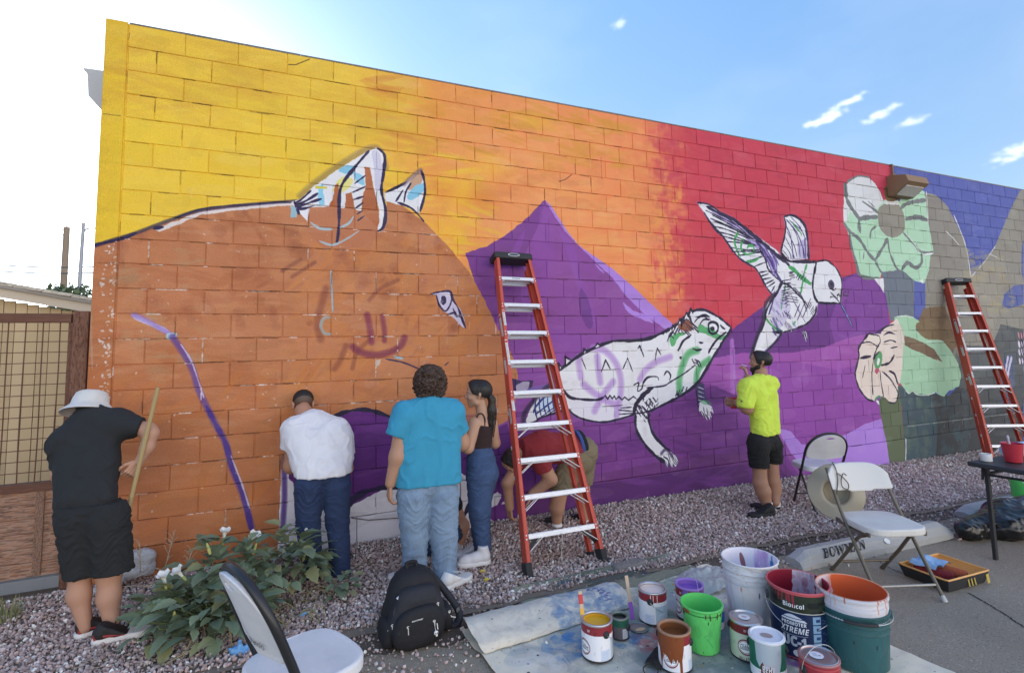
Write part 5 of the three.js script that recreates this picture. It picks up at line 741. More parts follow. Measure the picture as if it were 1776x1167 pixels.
const rollTex = canvasTex(1024, 512, (c, w, h) => {
  const r = rng(62); c.fillStyle = '#e4dccb'; c.fillRect(0, 0, w, h);
  for (let i = 0; i < 700; i++) { c.globalAlpha = .06 + .1 * r(); c.fillStyle = ['#b3aea4', '#e6e3dc', '#a9a6a2', '#bcb09c'][Math.floor(r() * 4)]; c.beginPath(); c.ellipse(r() * w, r() * h, 6 + r() * 40, 4 + r() * 14, r() * 3, 0, 7); c.fill(); }
  for (let i = 0; i < 520; i++) { const x = w * (1 - .52 * Math.pow(r(), .8)); c.globalAlpha = .12 + .2 * r(); c.fillStyle = ['#7f9cb8', '#8fa9bd', '#5f86b4', '#6a78a0', '#9fb3c2'][Math.floor(r() * 5)]; c.beginPath(); c.ellipse(x, r() * h, 8 + r() * 34, 5 + r() * 22, r() * 3, 0, 7); c.fill(); }
  for (let i = 0; i < 60; i++) { c.globalAlpha = .5; c.fillStyle = ['#2f5f9c', '#4a4a8a', '#3e78b8', '#5a3f70'][i % 4]; c.beginPath(); c.ellipse(w * (.84 + .1 * (r() - .5)), h * (.5 + .4 * (r() - .5)), 3 + r() * 14, 2 + r() * 8, r() * 3, 0, 7); c.fill(); }
  for (let i = 0; i < 26; i++) { c.globalAlpha = .8; c.fillStyle = ['#5a3a2a', '#2d2a33', '#8a78b8'][i % 3]; c.beginPath(); c.ellipse(r() * w * .6, r() * h, 1 + r() * 6, 1 + r() * 3, r() * 3, 0, 7); c.fill(); } c.globalAlpha = 1;
});
const CL = { a: [2.33, 1.72], b: [4.42, 1.60], c: [4.62, 3.7], d: [2.42, 3.7] };           // corners: back left, back right, front right, front left
const clothY = (x, z) => gy(x) + .012 + .010 * (fbm(x * 3.2, z * 3.6, 7, 3) + .25) + .006 * nz(x * 11, z * 13, 2);
const canvasCloth = std(0xffffff, .95, { map: clothTex, side: THREE.DoubleSide, bumpMap: rep(fabricBump, 30), bumpScale: .001 });
{
  const n = 90, m = 84, pos = [], uv = [], idx = [];
  for (let j = 0; j <= m; j++) for (let i = 0; i <= n; i++) { const u = i / n, v = j / m; let x = mix(mix(CL.a[0], CL.b[0], u), mix(CL.d[0], CL.c[0], u), v), z = mix(mix(CL.a[1], CL.b[1], u), mix(CL.d[1], CL.c[1], u), v); const ed = Math.min(u, 1 - u, v, 1 - v); x += .06 * fbm(v * 5, u * 2, 3, 3) * (u < .1 || u > .9 ? 1 : .2); z += .05 * fbm(u * 7, 2, 4, 3) * (v < .08 ? 1 : .1); pos.push(x, clothY(x, z) + .006 * smooth(.02, 0, ed), z); uv.push(u, 1 - v); }
  for (let j = 0; j < m; j++) for (let i = 0; i < n; i++) { const a = j * (n + 1) + i; idx.push(a, a + n + 1, a + 1, a + 1, a + n + 1, a + n + 2); }
  const g = new THREE.BufferGeometry(); g.setAttribute('position', new THREE.Float32BufferAttribute(pos, 3)); g.setAttribute('uv', new THREE.Float32BufferAttribute(uv, 2)); g.setIndex(idx); g.computeVertexNormals();
  const t = thing('drop_cloth', 'paint stained canvas drop cloth spread under the buckets with one edge rolled over', 'drop cloth'); part('sheet', g, canvasCloth, t);
  const k = 80, q = 22, P = [], U = [], I = [], A = [2.37, 1.84], B = [3.46, 1.775];
  for (let i = 0; i <= k; i++) for (let j = 0; j <= q; j++) { const u = i / k, v = j / q, a = mix(-.12, Math.PI + .3, v), hw = mix(.19, .165, u) * (1 + .1 * nz(u * 6, 3, 1)), hh = .085 + .012 * nz(u * 5, 1, 2) - .018 * u; const x = mix(A[0], B[0], u) + .05 * Math.sin(a) * (u < .5 ? -1 : .4) * (u < .06 || u > .94 ? 1 : .2) + .02 * nz(v * 4, u * 9, 2), z = mix(A[1], B[1], u) + hw * Math.cos(a), y = clothY(x, z) + .008 + hh * Math.max(0, Math.sin(a)) * (1 - .22 * Math.exp(-((v - .34) ** 2) / .01)) + .007 * fbm(u * 14, v * 5, 3, 3); P.push(x, y, z); U.push(u, 1 - v); }
  for (let i = 0; i < k; i++) for (let j = 0; j < q; j++) { const a = i * (q + 1) + j; I.push(a, a + 1, a + q + 1, a + 1, a + q + 2, a + q + 1); }
  const g2 = new THREE.BufferGeometry(); g2.setAttribute('position', new THREE.Float32BufferAttribute(P, 3)); g2.setAttribute('uv', new THREE.Float32BufferAttribute(U, 2)); g2.setIndex(I); g2.computeVertexNormals();
  part('rolled_edge', g2, std(0xffffff, .95, { map: rollTex, side: THREE.DoubleSide, bumpMap: rep(fabricBump, 24, 10), bumpScale: .001 }), t, 'rolled edge, white at one end and stained blue at the other');
  // a second, greenish sheet sticking out at the back
  const s2 = new THREE.PlaneGeometry(1.5, .34, 60, 14).rotateX(-Math.PI / 2), p2 = s2.attributes.position; for (let i = 0; i < p2.count; i++) { const x = p2.getX(i), z = p2.getZ(i), X = 3.55 + x, Z = 1.53 + z * (1 + .2 * nz(x * 3, 4, 1)) - .02 * x; p2.setXYZ(i, X, clothY(X, Z) + .006 + .05 * Math.exp(-((z + .15) ** 2) / .002) * .5, Z); } s2.computeVertexNormals();
  const o2 = single('plastic_sheet', s2, std(lin(.36, .41, .36), .6, { side: THREE.DoubleSide, map: clothTex, bumpMap: rep(roughBump, 2), bumpScale: .01 }), 'thin greenish dusty sheet creased along the back of the drop cloth', 'plastic sheet');
  const c = [4.204,0.0,1.87], s3 = new THREE.PlaneGeometry(.46, .34, 44, 34).rotateX(-Math.PI / 2), p3 = s3.attributes.position; for (let i = 0; i < p3.count; i++) { const x = p3.getX(i), z = p3.getZ(i), e = smooth(.25, .1, Math.hypot(x * .8, z)); p3.setXYZ(i, c[0] + x * (1 + .15 * nz(z * 9, 1, 1)), gy(c[0]) + .02 + e * (.05 + .07 * Math.abs(fbm(x * 9, z * 9, 5, 3))), c[2] + z * (1 + .15 * nz(x * 8, 2, 2))); } s3.computeVertexNormals();
  single('crumpled_sheet', s3, new THREE.MeshPhysicalMaterial({ color: lin(.6, .63, .6), roughness: .35, transmission: .35, thickness: 0, side: THREE.DoubleSide }), 'crumpled translucent plastic sheet behind the purple can and white bucket', 'plastic sheet');
}
const mSteel = std(lin(.55, .55, .56), .3, { metalness: .8 }), mWire = std(lin(.62, .62, .62), .3, { metalness: .7 });
const toCam = (x, z) => Math.atan2(camera.position.x - x, camera.position.z - z);
const barcode = (c, x, y, w, h, r) => { c.fillStyle = '#39404e'; for (let i = 0; i < w; i += 3) if (r() < .6) c.fillRect(x + i, y, 1 + r() * 2, h); };
const smallprint = (c, x, y, w, n, col, r, lh = 6) => { c.fillStyle = col; for (let i = 0; i < n; i++) { let q = x; while (q < x + w * (.6 + .4 * r())) { const l = 4 + r() * 14; c.fillRect(q, y + i * lh, l, 2.2); q += l + 3; } } };
function logoOval(c, x, y, w, h, word, ring = '#7a2a30') { c.fillStyle = '#fff'; c.strokeStyle = ring; c.lineWidth = 7; c.beginPath(); c.ellipse(x, y, w, h, 0, 0, 7); c.fill(); c.stroke(); c.lineWidth = 2; c.beginPath(); c.ellipse(x, y, w * .86, h * .8, 0, 0, 7); c.stroke(); c.fillStyle = '#20242e'; c.font = `italic bold ${h * 1.05}px serif`; c.textAlign = 'center'; c.textBaseline = 'middle'; c.fillText(word, x, y, w * 1.5); c.textAlign = 'left'; c.textBaseline = 'alphabetic'; }
function wrapTex(base, draw, seed) { return canvasTex(1024, 360, (c, w, h) => { c.fillStyle = base; c.fillRect(0, 0, w, h); draw(c, w, h, rng(seed)); const r = rng(seed + 1); for (let i = 0; i < 60; i++) { c.globalAlpha = .05 + .06 * r(); c.fillStyle = r() < .5 ? '#000' : '#fff'; c.beginPath(); c.ellipse(r() * w, r() * h, 3 + r() * 26, 2 + r() * 9, r() * 3, 0, 7); c.fill(); } c.globalAlpha = 1; }); }
const essentials = (c, w, h, r) => { c.fillStyle = '#8d2b33'; c.fillRect(0, 0, w, 46); c.fillStyle = '#eee'; c.font = 'bold 18px sans-serif'; c.fillText('INT', 560, 32); logoOval(c, 512, 118, 74, 38, 'Glidden'); c.fillStyle = '#3a3d48'; c.font = '52px sans-serif'; c.textAlign = 'center'; c.fillText('essentials', 512, 216); c.textAlign = 'left'; smallprint(c, 430, 236, 120, 3, '#b9c0b4', r, 12); smallprint(c, 450, 300, 120, 3, '#9aa2ae', r, 8); c.fillStyle = '#d5dfee'; c.fillRect(700, 120, 110, 220); smallprint(c, 712, 130, 80, 8, '#9fb0c8', r, 8); c.fillStyle = '#4a5568'; c.fillRect(715, 214, 10, 10); smallprint(c, 730, 216, 50, 1, '#8b99b0', r); barcode(c, 716, 250, 52, 44, r); smallprint(c, 640, 320, 60, 2, '#8b99b0', r, 9); c.fillStyle = '#b9cbd6'; c.fillRect(826, 70, 180, 282); c.strokeStyle = '#dfe9f0'; c.lineWidth = 4; c.strokeRect(870, 120, 110, 90); smallprint(c, 840, 230, 150, 12, '#9db3c2', r, 9); smallprint(c, 60, 120, 220, 16, '#c9cdd6', r, 12); };
function canShape(t, rad, h, tex, o = {}) {
  const body = part('body', lathe([[rad - .002, .004], [rad, .008], [rad, h - .012]], 56), std(0xffffff, .45, { map: tex }), t);
  part('bottom_rim', lathe([[.001, .003], [rad - .006, .003], [rad - .002, .0], [rad + .002, .003], [rad + .0015, .009], [rad, .011]], 56), std(lin(.05, .05, .055), .4, { metalness: .5 }), t);
  part('top_rim', lathe([[rad, h - .013], [rad + .003, h - .010], [rad + .003, h - .003], [rad, h], [rad - .006, h], [rad - .009, h - .004], [rad - .013, h - .004], [rad - .014, h - .012], [rad - .010, h - .014], [rad - .008, h - .03]], 56), o.rim ?? mSteel, t);
  if (o.paint) { part('paint', new THREE.CircleGeometry(rad - .010, 48).rotateX(-Math.PI / 2).translate(0, h - (o.level ?? .03), 0), std(o.paint, .3), t); part('inner_wall', lathe([[rad - .0095, .02], [rad - .0095, h - .004]], 48), std(o.inner ?? o.paint, .45, { side: THREE.DoubleSide }), t); }
  if (o.lid) { part('lid', lathe([[.001, h - .007], [rad * .5, h - .007], [rad * .55, h - .0055], [rad * .78, h - .0055], [rad * .8, h - .008], [rad - .012, h - .008], [rad - .011, h + .002], [rad - .006, h + .003], [rad - .004, h]], 56), o.lidMat ?? mSteel, t); if (o.lidSticker) part('lid_sticker', new THREE.CircleGeometry(rad * .36, 32).rotateX(-Math.PI / 2).translate(rad * .1, h - .0035, rad * .05), o.lidSticker, t); }
  const ea = o.ear ?? Math.PI / 2;
  for (const s of [0, 1]) part('ear', xf(lathe([[.001, .012], [.010, .011], [.017, .007], [.020, 0]], 24), [Math.sin(ea + s * Math.PI) * rad, h - .055, Math.cos(ea + s * Math.PI) * rad], [0, ea + s * Math.PI, 0]).clone(), mBlack, t).geometry = xf(lathe([[.001, .012], [.010, .011], [.017, .007], [.020, 0]], 24).rotateX(Math.PI / 2), [Math.sin(ea + s * Math.PI) * rad, h - .055, Math.cos(ea + s * Math.PI) * rad], [0, ea + s * Math.PI, 0]);
  if (o.bail !== undefined) { const pts = arcPts((u) => { const a = Math.PI * u, w = (rad + .012) * Math.cos(a), e = (rad + .022) * Math.sin(a); return V(w, e * Math.cos(o.bail), e * Math.sin(o.bail)); }, 20).map((v) => v.applyAxisAngle(V(0, 1, 0), ea - Math.PI / 2).add(V(0, h - .055, 0))); part('bail', tube(pts, .0016, 60, 6), mWire, t); }
  return body;
}
function can(name, label, [x, , z], rad, h, tex, o) { const t = thing(name, label, 'paint can', [x, clothY(x, z) + .004, z], toCam(x, z) - Math.PI + (o.turn ?? 0), 'paint cans and buckets on the drop cloth'); canShape(t, rad, h, tex, { ...o, ear: (o.ear ?? Math.PI / 2) }); return t; }
const R0 = .0885, H0 = .202;
const cYellow = can('paint_can', 'open white can of yellow paint with a stir stick behind it', [2.953,0.0,2.303], R0, H0, wrapTex('#f0f0f2', (c, w, h, r) => { essentials(c, w, h, r); c.strokeStyle = '#c58a1c'; c.lineWidth = 9; for (const x of [880, 905]) { c.beginPath(); c.moveTo(x, 0); c.lineTo(x - 4, 180 + r() * 120); c.stroke(); } }, 71), { paint: lin(.80, .42, .01), inner: lin(.78, .44, .03), level: .028, turn: -.95, bail: 2.2, ear: Math.PI * .5 });
const cPink = can('paint_can', 'open can of pale pink paint with a blue label at the back', [3.484,0.0,2.128], R0, H0 - .004, wrapTex('#f0f0f0', (c, w, h, r) => { essentials(c, w, h, r); c.fillStyle = '#f0dcd2'; for (const x of [770, 800, 846]) c.fillRect(x, 0, 7 + r() * 8, 56); }, 73), { paint: lin(.84, .68, .60), inner: lin(.85, .72, .64), level: .022, turn: -1.75, bail: 2.3 });
const cPurple = can('paint_can', 'open can of violet paint with its wire handle raised', [3.733,0,2.192], R0, H0, wrapTex('#dcd6dd', (c, w, h, r) => { essentials(c, w, h, r); c.fillStyle = '#8a64b8'; for (let i = 0; i < 26; i++) { const x = 600 + r() * 420; c.fillRect(x, 0, 10 + r() * 30, 40 + r() * 260); } }, 75), { paint: lin(.27, .12, .50), inner: lin(.36, .19, .60), level: .035, rim: std(lin(.38, .22, .60), .4), turn: -1.1, bail: .25 });
const cBrown = can('paint_can', 'open white can of brown paint dripping down its label', [3.291,0,2.563], R0, H0, wrapTex('#f0f0f3', (c, w, h, r) => { essentials(c, w, h, r); c.fillStyle = '#86451d'; c.beginPath(); c.moveTo(330, 0); for (const [x, y] of [[300, 60], [380, 80], [402, 150], [410, 300], [418, 150], [440, 96], [480, 104], [520, 140], [540, 110], [566, 130], [580, 112], [600, 130], [618, 360], [636, 360], [628, 120], [650, 60], [656, 0]]) c.lineTo(x, y); c.fill(); }, 77), { paint: lin(.20, .065, .018), inner: lin(.24, .085, .028), level: .045, rim: std(lin(.36, .20, .12), .4), turn: -.28 });
const cGrey = can('paint_can', 'closed can with a plain steel lid, red band and pale green label', [3.731,0,2.653], R0 * 1.0, H0, wrapTex('#cfd6bf', (c, w, h, r) => { c.fillStyle = '#7d2229'; c.fillRect(0, 0, w, 44); c.fillStyle = '#ddd'; c.font = 'bold 16px sans-serif'; c.fillText('INT', 500, 30); c.fillText('GAL', 600, 34); logoOval(c, 512, 110, 74, 38, 'Glidden'); c.fillStyle = '#3a3f3a'; c.font = 'bold 22px sans-serif'; c.textAlign = 'center'; c.fillText('WALL & TRIM', 512, 178); c.fillText('INTERIOR PAINT', 530, 204); c.textAlign = 'left'; c.fillStyle = '#c3cba2'; c.fillRect(440, 230, 190, 120); smallprint(c, 460, 280, 120, 2, '#8f9877', r, 12); }, 79), { lid: true, turn: -.1, bail: 2.1, ear: Math.PI * .5, lidSticker: std(0xffffff, .5, { map: canvasTex(128, 128, (c) => { c.fillStyle = '#e9e7e8'; c.fillRect(0, 0, 128, 128); c.fillStyle = '#c07a80'; c.fillRect(40, 54, 48, 20); c.fillStyle = '#999'; c.fillRect(30, 84, 68, 6); }) }) });
const cWhite = can('paint_can', 'closed can with a white lid and a green band, smeared with pale paint', [3.691,0,2.829], R0, H0, wrapTex('#eeeff3', (c, w, h, r) => { c.fillStyle = '#1d6b54'; c.fillRect(0, 0, w, 130); c.fillStyle = '#5a2c1c'; c.fillRect(452, 96, 150, 60); c.fillStyle = '#e8e8ee'; c.font = 'bold 46px sans-serif'; c.fillText('BEHR', 464, 140); c.fillStyle = '#c3c8d2'; c.beginPath(); c.moveTo(400, 0); for (const [x, y] of [[410, 90], [440, 118], [470, 90], [500, 128], [540, 104], [580, 150], [620, 140], [650, 80], [660, 0]]) c.lineTo(x, y); c.globalAlpha = .9; c.fill(); c.globalAlpha = 1; c.fillStyle = '#6a7688'; c.textAlign = 'center'; c.font = '28px serif'; c.fillText('PREMIUM', 512, 200); c.fillText('PAINT & PRIMER IN ONE', 540, 236); c.textAlign = 'left'; smallprint(c, 430, 262, 190, 4, '#9aa6ba', r, 12); }, 81), { lid: true, lidMat: std(0xffffff, .4, { map: canvasTex(256, 256, (c, w, h) => { c.fillStyle = '#e6e8ee'; c.fillRect(0, 0, w, h); }) }), turn: -.05, bail: 2.4, rim: std(lin(.75, .77, .8), .35) });
part('smear', [xf(new THREE.CircleGeometry(.022, 20), [0, H0 - .0042, .0], [-Math.PI / 2, 0, 0], [1.4, 1, 1])], std(lin(.38, .3, .28), .5), cWhite);
const cRed = can('paint_can', 'closed red can with a steel lid and a round white sticker, nearest the camera', [3.769,0,3.073], R0 * 1.03, H0, wrapTex('#9c2732', (c, w, h, r) => { c.fillStyle = '#e6dede'; c.font = 'bold 70px sans-serif'; c.fillText('KILZ', 430, 130); smallprint(c, 430, 160, 200, 8, '#d9c4c4', r, 14); c.fillStyle = '#b9474c'; c.fillRect(0, 10, w, 8); }, 83), { lid: true, lidMat: std(lin(.42, .42, .43), .28, { metalness: .85 }), turn: .35, bail: -.15, ear: Math.PI * .62, rim: std(lin(.42, .2, .2), .35, { metalness: .5 }), lidSticker: std(0xffffff, .5, { map: canvasTex(128, 128, (c) => { c.fillStyle = '#e6e6ea'; c.fillRect(0, 0, 128, 128); c.fillStyle = '#8c3040'; c.fillRect(30, 50, 18, 14); c.fillStyle = '#8a90a4'; for (let y = 46; y < 96; y += 12) c.fillRect(54, y, 44, 5); }) }) });
{
  const [x, , z] = [3.181,0.0,2.196], t = thing('paint_can', 'small dark can with a green rim and near black paint, behind the yellow can', 'paint can', [x, clothY(x, z) + .003, z], toCam(x, z) - Math.PI - .5, 'paint cans and buckets on the drop cloth');
  canShape(t, .0545, .125, wrapTex('#5d585c', (c, w, h, r) => { c.fillStyle = '#5a1f1e'; c.fillRect(330, 60, 150, 300); c.fillStyle = '#1f5a46'; c.fillRect(0, 0, w, 64); for (let i = 0; i < 9; i++) c.fillRect(r() * w, 40, 14 + r() * 20, 40 + r() * 50); c.fillStyle = '#b9bcc2'; c.fillRect(640, 80, 110, 270); smallprint(c, 650, 100, 80, 14, '#7a8088', r, 16); }, 85), { paint: lin(.008, .018, .014), inner: lin(.01, .02, .016), level: .02, rim: std(lin(.22, .26, .22), .4, { metalness: .4 }) });
}
{
  const [x, , z] = [3.798,0.0,2.351], t = thing('paint_tub', 'small white tub with a blue label and violet paint in it, beside the green pail', 'paint tub', [x, clothY(x, z) + .003, z], 0, 'paint cans and buckets on the drop cloth');
  part('tub', lathe([[.001, 0], [.042, 0], [.044, .006], [.052, .13], [.055, .132], [.054, .137], [.049, .135], [.041, .008], [.001, .006]], 36), std(lin(.62, .62, .66), .4), t); part('label', lathe([[.0472, .045], [.0512, .108]], 36), std(lin(.05, .16, .45), .4), t); part('paint', lathe([[.001, .118], [.049, .118], [.0495, .1345], [.053, .1375], [.0556, .134]], 36), std(lin(.36, .18, .60), .4), t);
}
function pail(name, label, [x, , z], rt, rb, h, mat, o = {}) {
  const t = thing(name, label, 'bucket', [x, clothY(x, z) + .004, z], toCam(x, z) + (o.turn ?? 0), 'paint cans and buckets on the drop cloth'), k = (y) => mix(rb, rt, y / h);
  const ribs = o.ribs ?? [], prof = [[.001, 0], [rb - .008, 0], [rb, .008]]; for (const [a, b, d] of ribs) prof.push([k(a), a], [k(a) + d, a + .004], [k(b) + d, b - .004], [k(b), b]); prof.push([rt, h - .012], [rt + .006, h - .008], [rt + .006, h - .001], [rt + .002, h + .002], [rt - .004, h]);
  part('pail', lathe(prof, 72), mat, t);
  part('inner_wall', lathe([[rb - .004, .01], [rt - .004, h]], 72), o.inner ?? mat, t); part('inner_floor', new THREE.CircleGeometry(rb, 40).rotateX(-Math.PI / 2).translate(0, .012, 0), o.floor ?? o.inner ?? mat, t);
  if (o.paint) part('paint', new THREE.CircleGeometry(k(o.level) - .004, 56).rotateX(-Math.PI / 2).translate(0, o.level, 0), o.paint, t);
  const hy = o.hy ?? h - .09; if (o.bail !== undefined) { const ea = o.ear ?? Math.PI / 2, pts = arcPts((u) => { const a = Math.PI * u, w = (k(hy) + .016) * Math.cos(a), e = (rt + .02) * Math.sin(a); return V(w, e * Math.cos(o.bail), e * Math.sin(o.bail)); }, 22).map((v) => v.applyAxisAngle(V(0, 1, 0), ea - Math.PI / 2).add(V(0, hy, 0))); part('bail', tube(pts, .0022, 70, 6), o.wire ?? mWire, t); for (const s of [0, 1]) part('ear', xf(rbox(.03, .045, .02, .006), [Math.sin(ea + s * Math.PI) * (k(hy) + .006), hy, Math.cos(ea + s * Math.PI) * (k(hy) + .006)], [0, ea + s * Math.PI, 0]), o.earMat ?? mat, t); if (o.grip) { const m = pts[11]; part('grip', tube(pts.slice(8, 15), .009, 20, 10), mBlack, t); } }
  return t;
}
const innerTex = (base, patch, a0, a1, seed) => canvasTex(1024, 256, (c, w, h) => { const r = rng(seed); c.fillStyle = base; c.fillRect(0, 0, w, h); c.fillStyle = patch; c.beginPath(); c.moveTo(a0 * w, 0); for (let y = 0; y <= h; y += 16) c.lineTo(a0 * w + (r() - .5) * 14, y); for (let y = h; y >= 0; y -= 16) c.lineTo(a1 * w + (r() - .5) * 14, y); c.fill(); for (let i = 0; i < 40; i++) { c.globalAlpha = .35 * r(); c.fillStyle = base; c.beginPath(); c.ellipse(mix(a0, a1, r()) * w, r() * h, 4 + r() * 18, 3 + r() * 20, 0, 0, 7); c.fill(); } c.globalAlpha = 1; });
const dside = (o) => ({ side: THREE.DoubleSide, ...o });
{
  const hdpe = new THREE.MeshPhysicalMaterial({ color: lin(.80, .80, .83), roughness: .45, map: smudgeTex, bumpMap: rep(roughBump, 4), bumpScale: .001 });
  const tx = canvasTex(1024, 256, (c, w, h) => { const r = rng(91); c.fillStyle = '#e6e4ec'; c.fillRect(0, 0, w, h); for (let i = 0; i < 90; i++) { c.globalAlpha = .2; c.fillStyle = ['#b58ac8', '#c8a4d4', '#a06ab8'][i % 3]; c.beginPath(); c.ellipse(w * (.46 + .12 * (r() - .5)), r() * h, 6 + r() * 16, 10 + r() * 50, 0, 0, 7); c.fill(); } c.globalAlpha = .9; c.fillStyle = '#2f7fc0'; for (let i = 0; i < 30; i++) c.fillRect(w * (.375 + .03 * r()), r() * 90, 20 * r(), 60); c.fillStyle = '#7a4348'; c.globalAlpha = .8; c.beginPath(); c.ellipse(w * .60, 60, 16, 40, .3, 0, 7); c.fill(); c.globalAlpha = 1; });
  const base = [4.069,0,2.383];
  pail('paint_bucket', 'tall white plastic bucket with lilac and blue smears inside its rim', base, .166, .142, .385, hdpe, { ribs: [[.29, .3, .004], [.325, .336, .006]], bail: 1.75, ear: Math.PI * .5, hy: .3, turn: -.35, inner: std(0xffffff, .5, dside({ map: tx })), paint: std(lin(.42, .40, .5), .35), level: .16 });
  const lbl = canvasTex(2048, 640, (c, w, h) => {
    const r = rng(93); c.fillStyle = '#14284f'; c.fillRect(0, 0, w, h); c.fillStyle = '#2a3326'; c.fillRect(0, 0, w, 170); c.fillStyle = '#141a17'; for (let i = 0; i < 40; i++) c.fillRect(r() * w, 20 + r() * 140, 60 + r() * 120, 10 + r() * 40); c.fillStyle = '#cfd2c4'; c.fillRect(0, 172, w, 8);
    c.fillStyle = '#e6e9ec'; c.font = 'bold 64px sans-serif'; c.fillText('Bioncol', 880, 130);
    c.fillStyle = '#cdd5e2'; c.beginPath(); c.moveTo(850, 262); c.quadraticCurveTo(930, 180, 1010, 210); c.quadraticCurveTo(1090, 230, 1130, 270); c.fill(); c.fillStyle = '#14284f'; c.fillRect(860, 236, 260, 8);
    c.fillStyle = '#e9edf2'; c.font = 'bold 50px sans-serif'; c.fillText('PROMOTER', 850, 312, 280); c.font = 'italic bold 84px sans-serif'; c.fillText('XTREME', 836, 388, 300); c.strokeStyle = '#aab6c8'; c.lineWidth = 5; c.beginPath(); c.moveTo(840, 404); c.quadraticCurveTo(980, 424, 1130, 404); c.stroke(); c.font = 'bold 130px sans-serif'; c.strokeStyle = '#c9d2de'; c.lineWidth = 9; c.strokeText('UC-1', 850, 520, 270); c.fillStyle = '#b9c4d4'; c.fillText('UC-1', 850, 520, 270);
    c.fillStyle = '#d5dbe4'; c.beginPath(); c.ellipse(1010, 590, 50, 34, 0, 0, 7); c.fill(); for (let i = 0; i < 5; i++) { c.fillStyle = '#7fa6c8'; c.fillRect(1190, 200 + i * 88, 92, 78); c.fillStyle = '#1d3f70'; c.fillRect(1208 + r() * 20, 226 + i * 88, 50, 30); }
    for (let i = 0; i < 60; i++) { c.globalAlpha = .8; c.fillStyle = '#7a8ba8'; c.fillRect(1300 + r() * 200, 210 + r() * 400, 20 + r() * 90, 4); } c.globalAlpha = 1; c.fillStyle = '#9b2a38'; for (let i = 0; i < 14; i++) c.fillRect(760 + r() * 240, 0, 6 + r() * 12, 20 + r() * 110); c.fillStyle = '#c9c6c2'; for (let i = 0; i < 8; i++) c.fillRect(r() * w, 0, 5 + r() * 8, 30 + r() * 200);
  });
  const b2 = [4.065,0,2.735], pm = std(lin(.10, .1, .12), .35, { metalness: .5 });
  const t = pail('paint_bucket', 'dark blue metal bucket with a lettered label and deep red paint inside', b2, .163, .15, .37, pm, { turn: .0, bail: 2.2, hy: .27, ear: Math.PI * .5, inner: std(0xffffff, .4, dside({ map: innerTex('#8f1f33', '#d4c6d2', .40, .53, 95) })), paint: std(lin(.25, .015, .035), .3), level: .2, earMat: pm });
  t.children[0].material = std(lin(.55, .1, .12), .4);
  const lb = part('label', lathe([[.1512, .012], [.1632, .352]], 72), std(0xffffff, .35, { map: lbl }), t); lb.rotation.y = Math.PI - .10;
  const b3 = [4.235,0,2.937], green = std(lin(.022, .105, .115), .45, { map: smudgeTex, bumpMap: rep(roughBump, 5), bumpScale: .001 });
  const t3 = pail('paint_bucket', 'large dark teal bucket lined with a white pail of orange paint', b3, .172, .155, .30, green, { ribs: [[.2, .208, .004], [.235, .243, .004]], turn: 0, bail: 1.55, ear: Math.PI * .56, hy: .27, grip: true, inner: std(lin(.5, .5, .52), .5, dside()) });
  const wt = canvasTex(1024, 256, (c, w, h) => { const r = rng(97); c.fillStyle = '#e4e2e8'; c.fillRect(0, 0, w, h); for (let i = 0; i < 46; i++) { c.globalAlpha = .75; c.fillStyle = ['#d0603a', '#e07a4a', '#c9bfd0'][i % 3]; const x = r() * w; c.fillRect(x, 0, 2 + r() * 7, 20 + r() * r() * 220); } c.globalAlpha = 1; });
  part('liner', lathe([[.166, .24], [.1672, .262], [.1705, .266], [.171, .285], [.167, .29], [.168, .312], [.1715, .316], [.172, .335], [.168, .341], [.1685, .362], [.176, .366], [.176, .381], [.172, .385], [.167, .383]], 80), std(0xffffff, .42, { map: wt, bumpMap: rep(roughBump, 5), bumpScale: .002 }), t3, 'white ribbed pail with orange drips');
  part('liner_inside', lathe([[.15, .02], [.1665, .383]], 72), std(0xffffff, .4, dside({ map: innerTex('#e2673a', '#dccfd8', .60, .76, 99) })), t3).rotation.y = 0; part('paint', new THREE.CircleGeometry(.154, 60).rotateX(-Math.PI / 2).translate(0, .14, 0), std(lin(.68, .15, .045), .3), t3); part('liner_rim', lathe([[.166, .3835], [.169, .3868], [.173, .3858]], 72), std(lin(.78, .34, .2), .4), t3);
  const gm = std(lin(.13, .66, .16), .42, { map: smudgeTex, bumpMap: rep(roughBump, 5), bumpScale: .0008 }), b4 = [3.55,0,2.501];
  const t4 = pail('paint_bucket', 'bright green plastic pail with a round yellow sticker', b4, .115, .088, .255, gm, { ribs: [[.222, .226, .003]], turn: 0, inner: std(lin(.12, .62, .15), .45, dside()) });
  part('sticker', lathe([[.1008, .135], [.1072, .195]], 60).clone(), std(0xffffff, .45, { transparent: true, alphaTest: .4, map: canvasTex(1024, 128, (c, w, h) => { c.clearRect(0, 0, w, h); const x = 440, y = 62; c.fillStyle = '#d0b020'; c.beginPath(); c.ellipse(x, y - 6, 44, 52, 0, 0, 7); c.fill(); c.fillStyle = '#e9e2b0'; c.beginPath(); c.ellipse(x, y - 8, 32, 38, 0, 0, 7); c.fill(); c.fillStyle = '#7a4a20'; c.fillRect(x - 12, y - 36, 38, 16); c.fillStyle = '#5a7a9a'; c.fillRect(x - 18, y - 14, 34, 14); c.fillStyle = '#c8c030'; c.fillRect(x - 16, y + 50, 34, 14); }) }), t4).rotation.y = Math.PI;
  const r = rng(31); part('drip', Array.from({ length: 9 }, () => { const a = (r() - .5) * 2.4, y = .215 - r() * .02; return xf(new THREE.SphereGeometry(.004, 8, 6), [Math.sin(a) * .1145, y + .018, Math.cos(a) * .1145], [0, a, 0], [.8, 1.5 + 3 * r(), .5]); }), std(lin(.08, .06, .03), .5), t4); part('smear', rbox(.045, .016, .006, .003, [-.085, .236, .078], [0, -.8, -.3]), std(lin(.3, .08, .03), .5), t4);
}
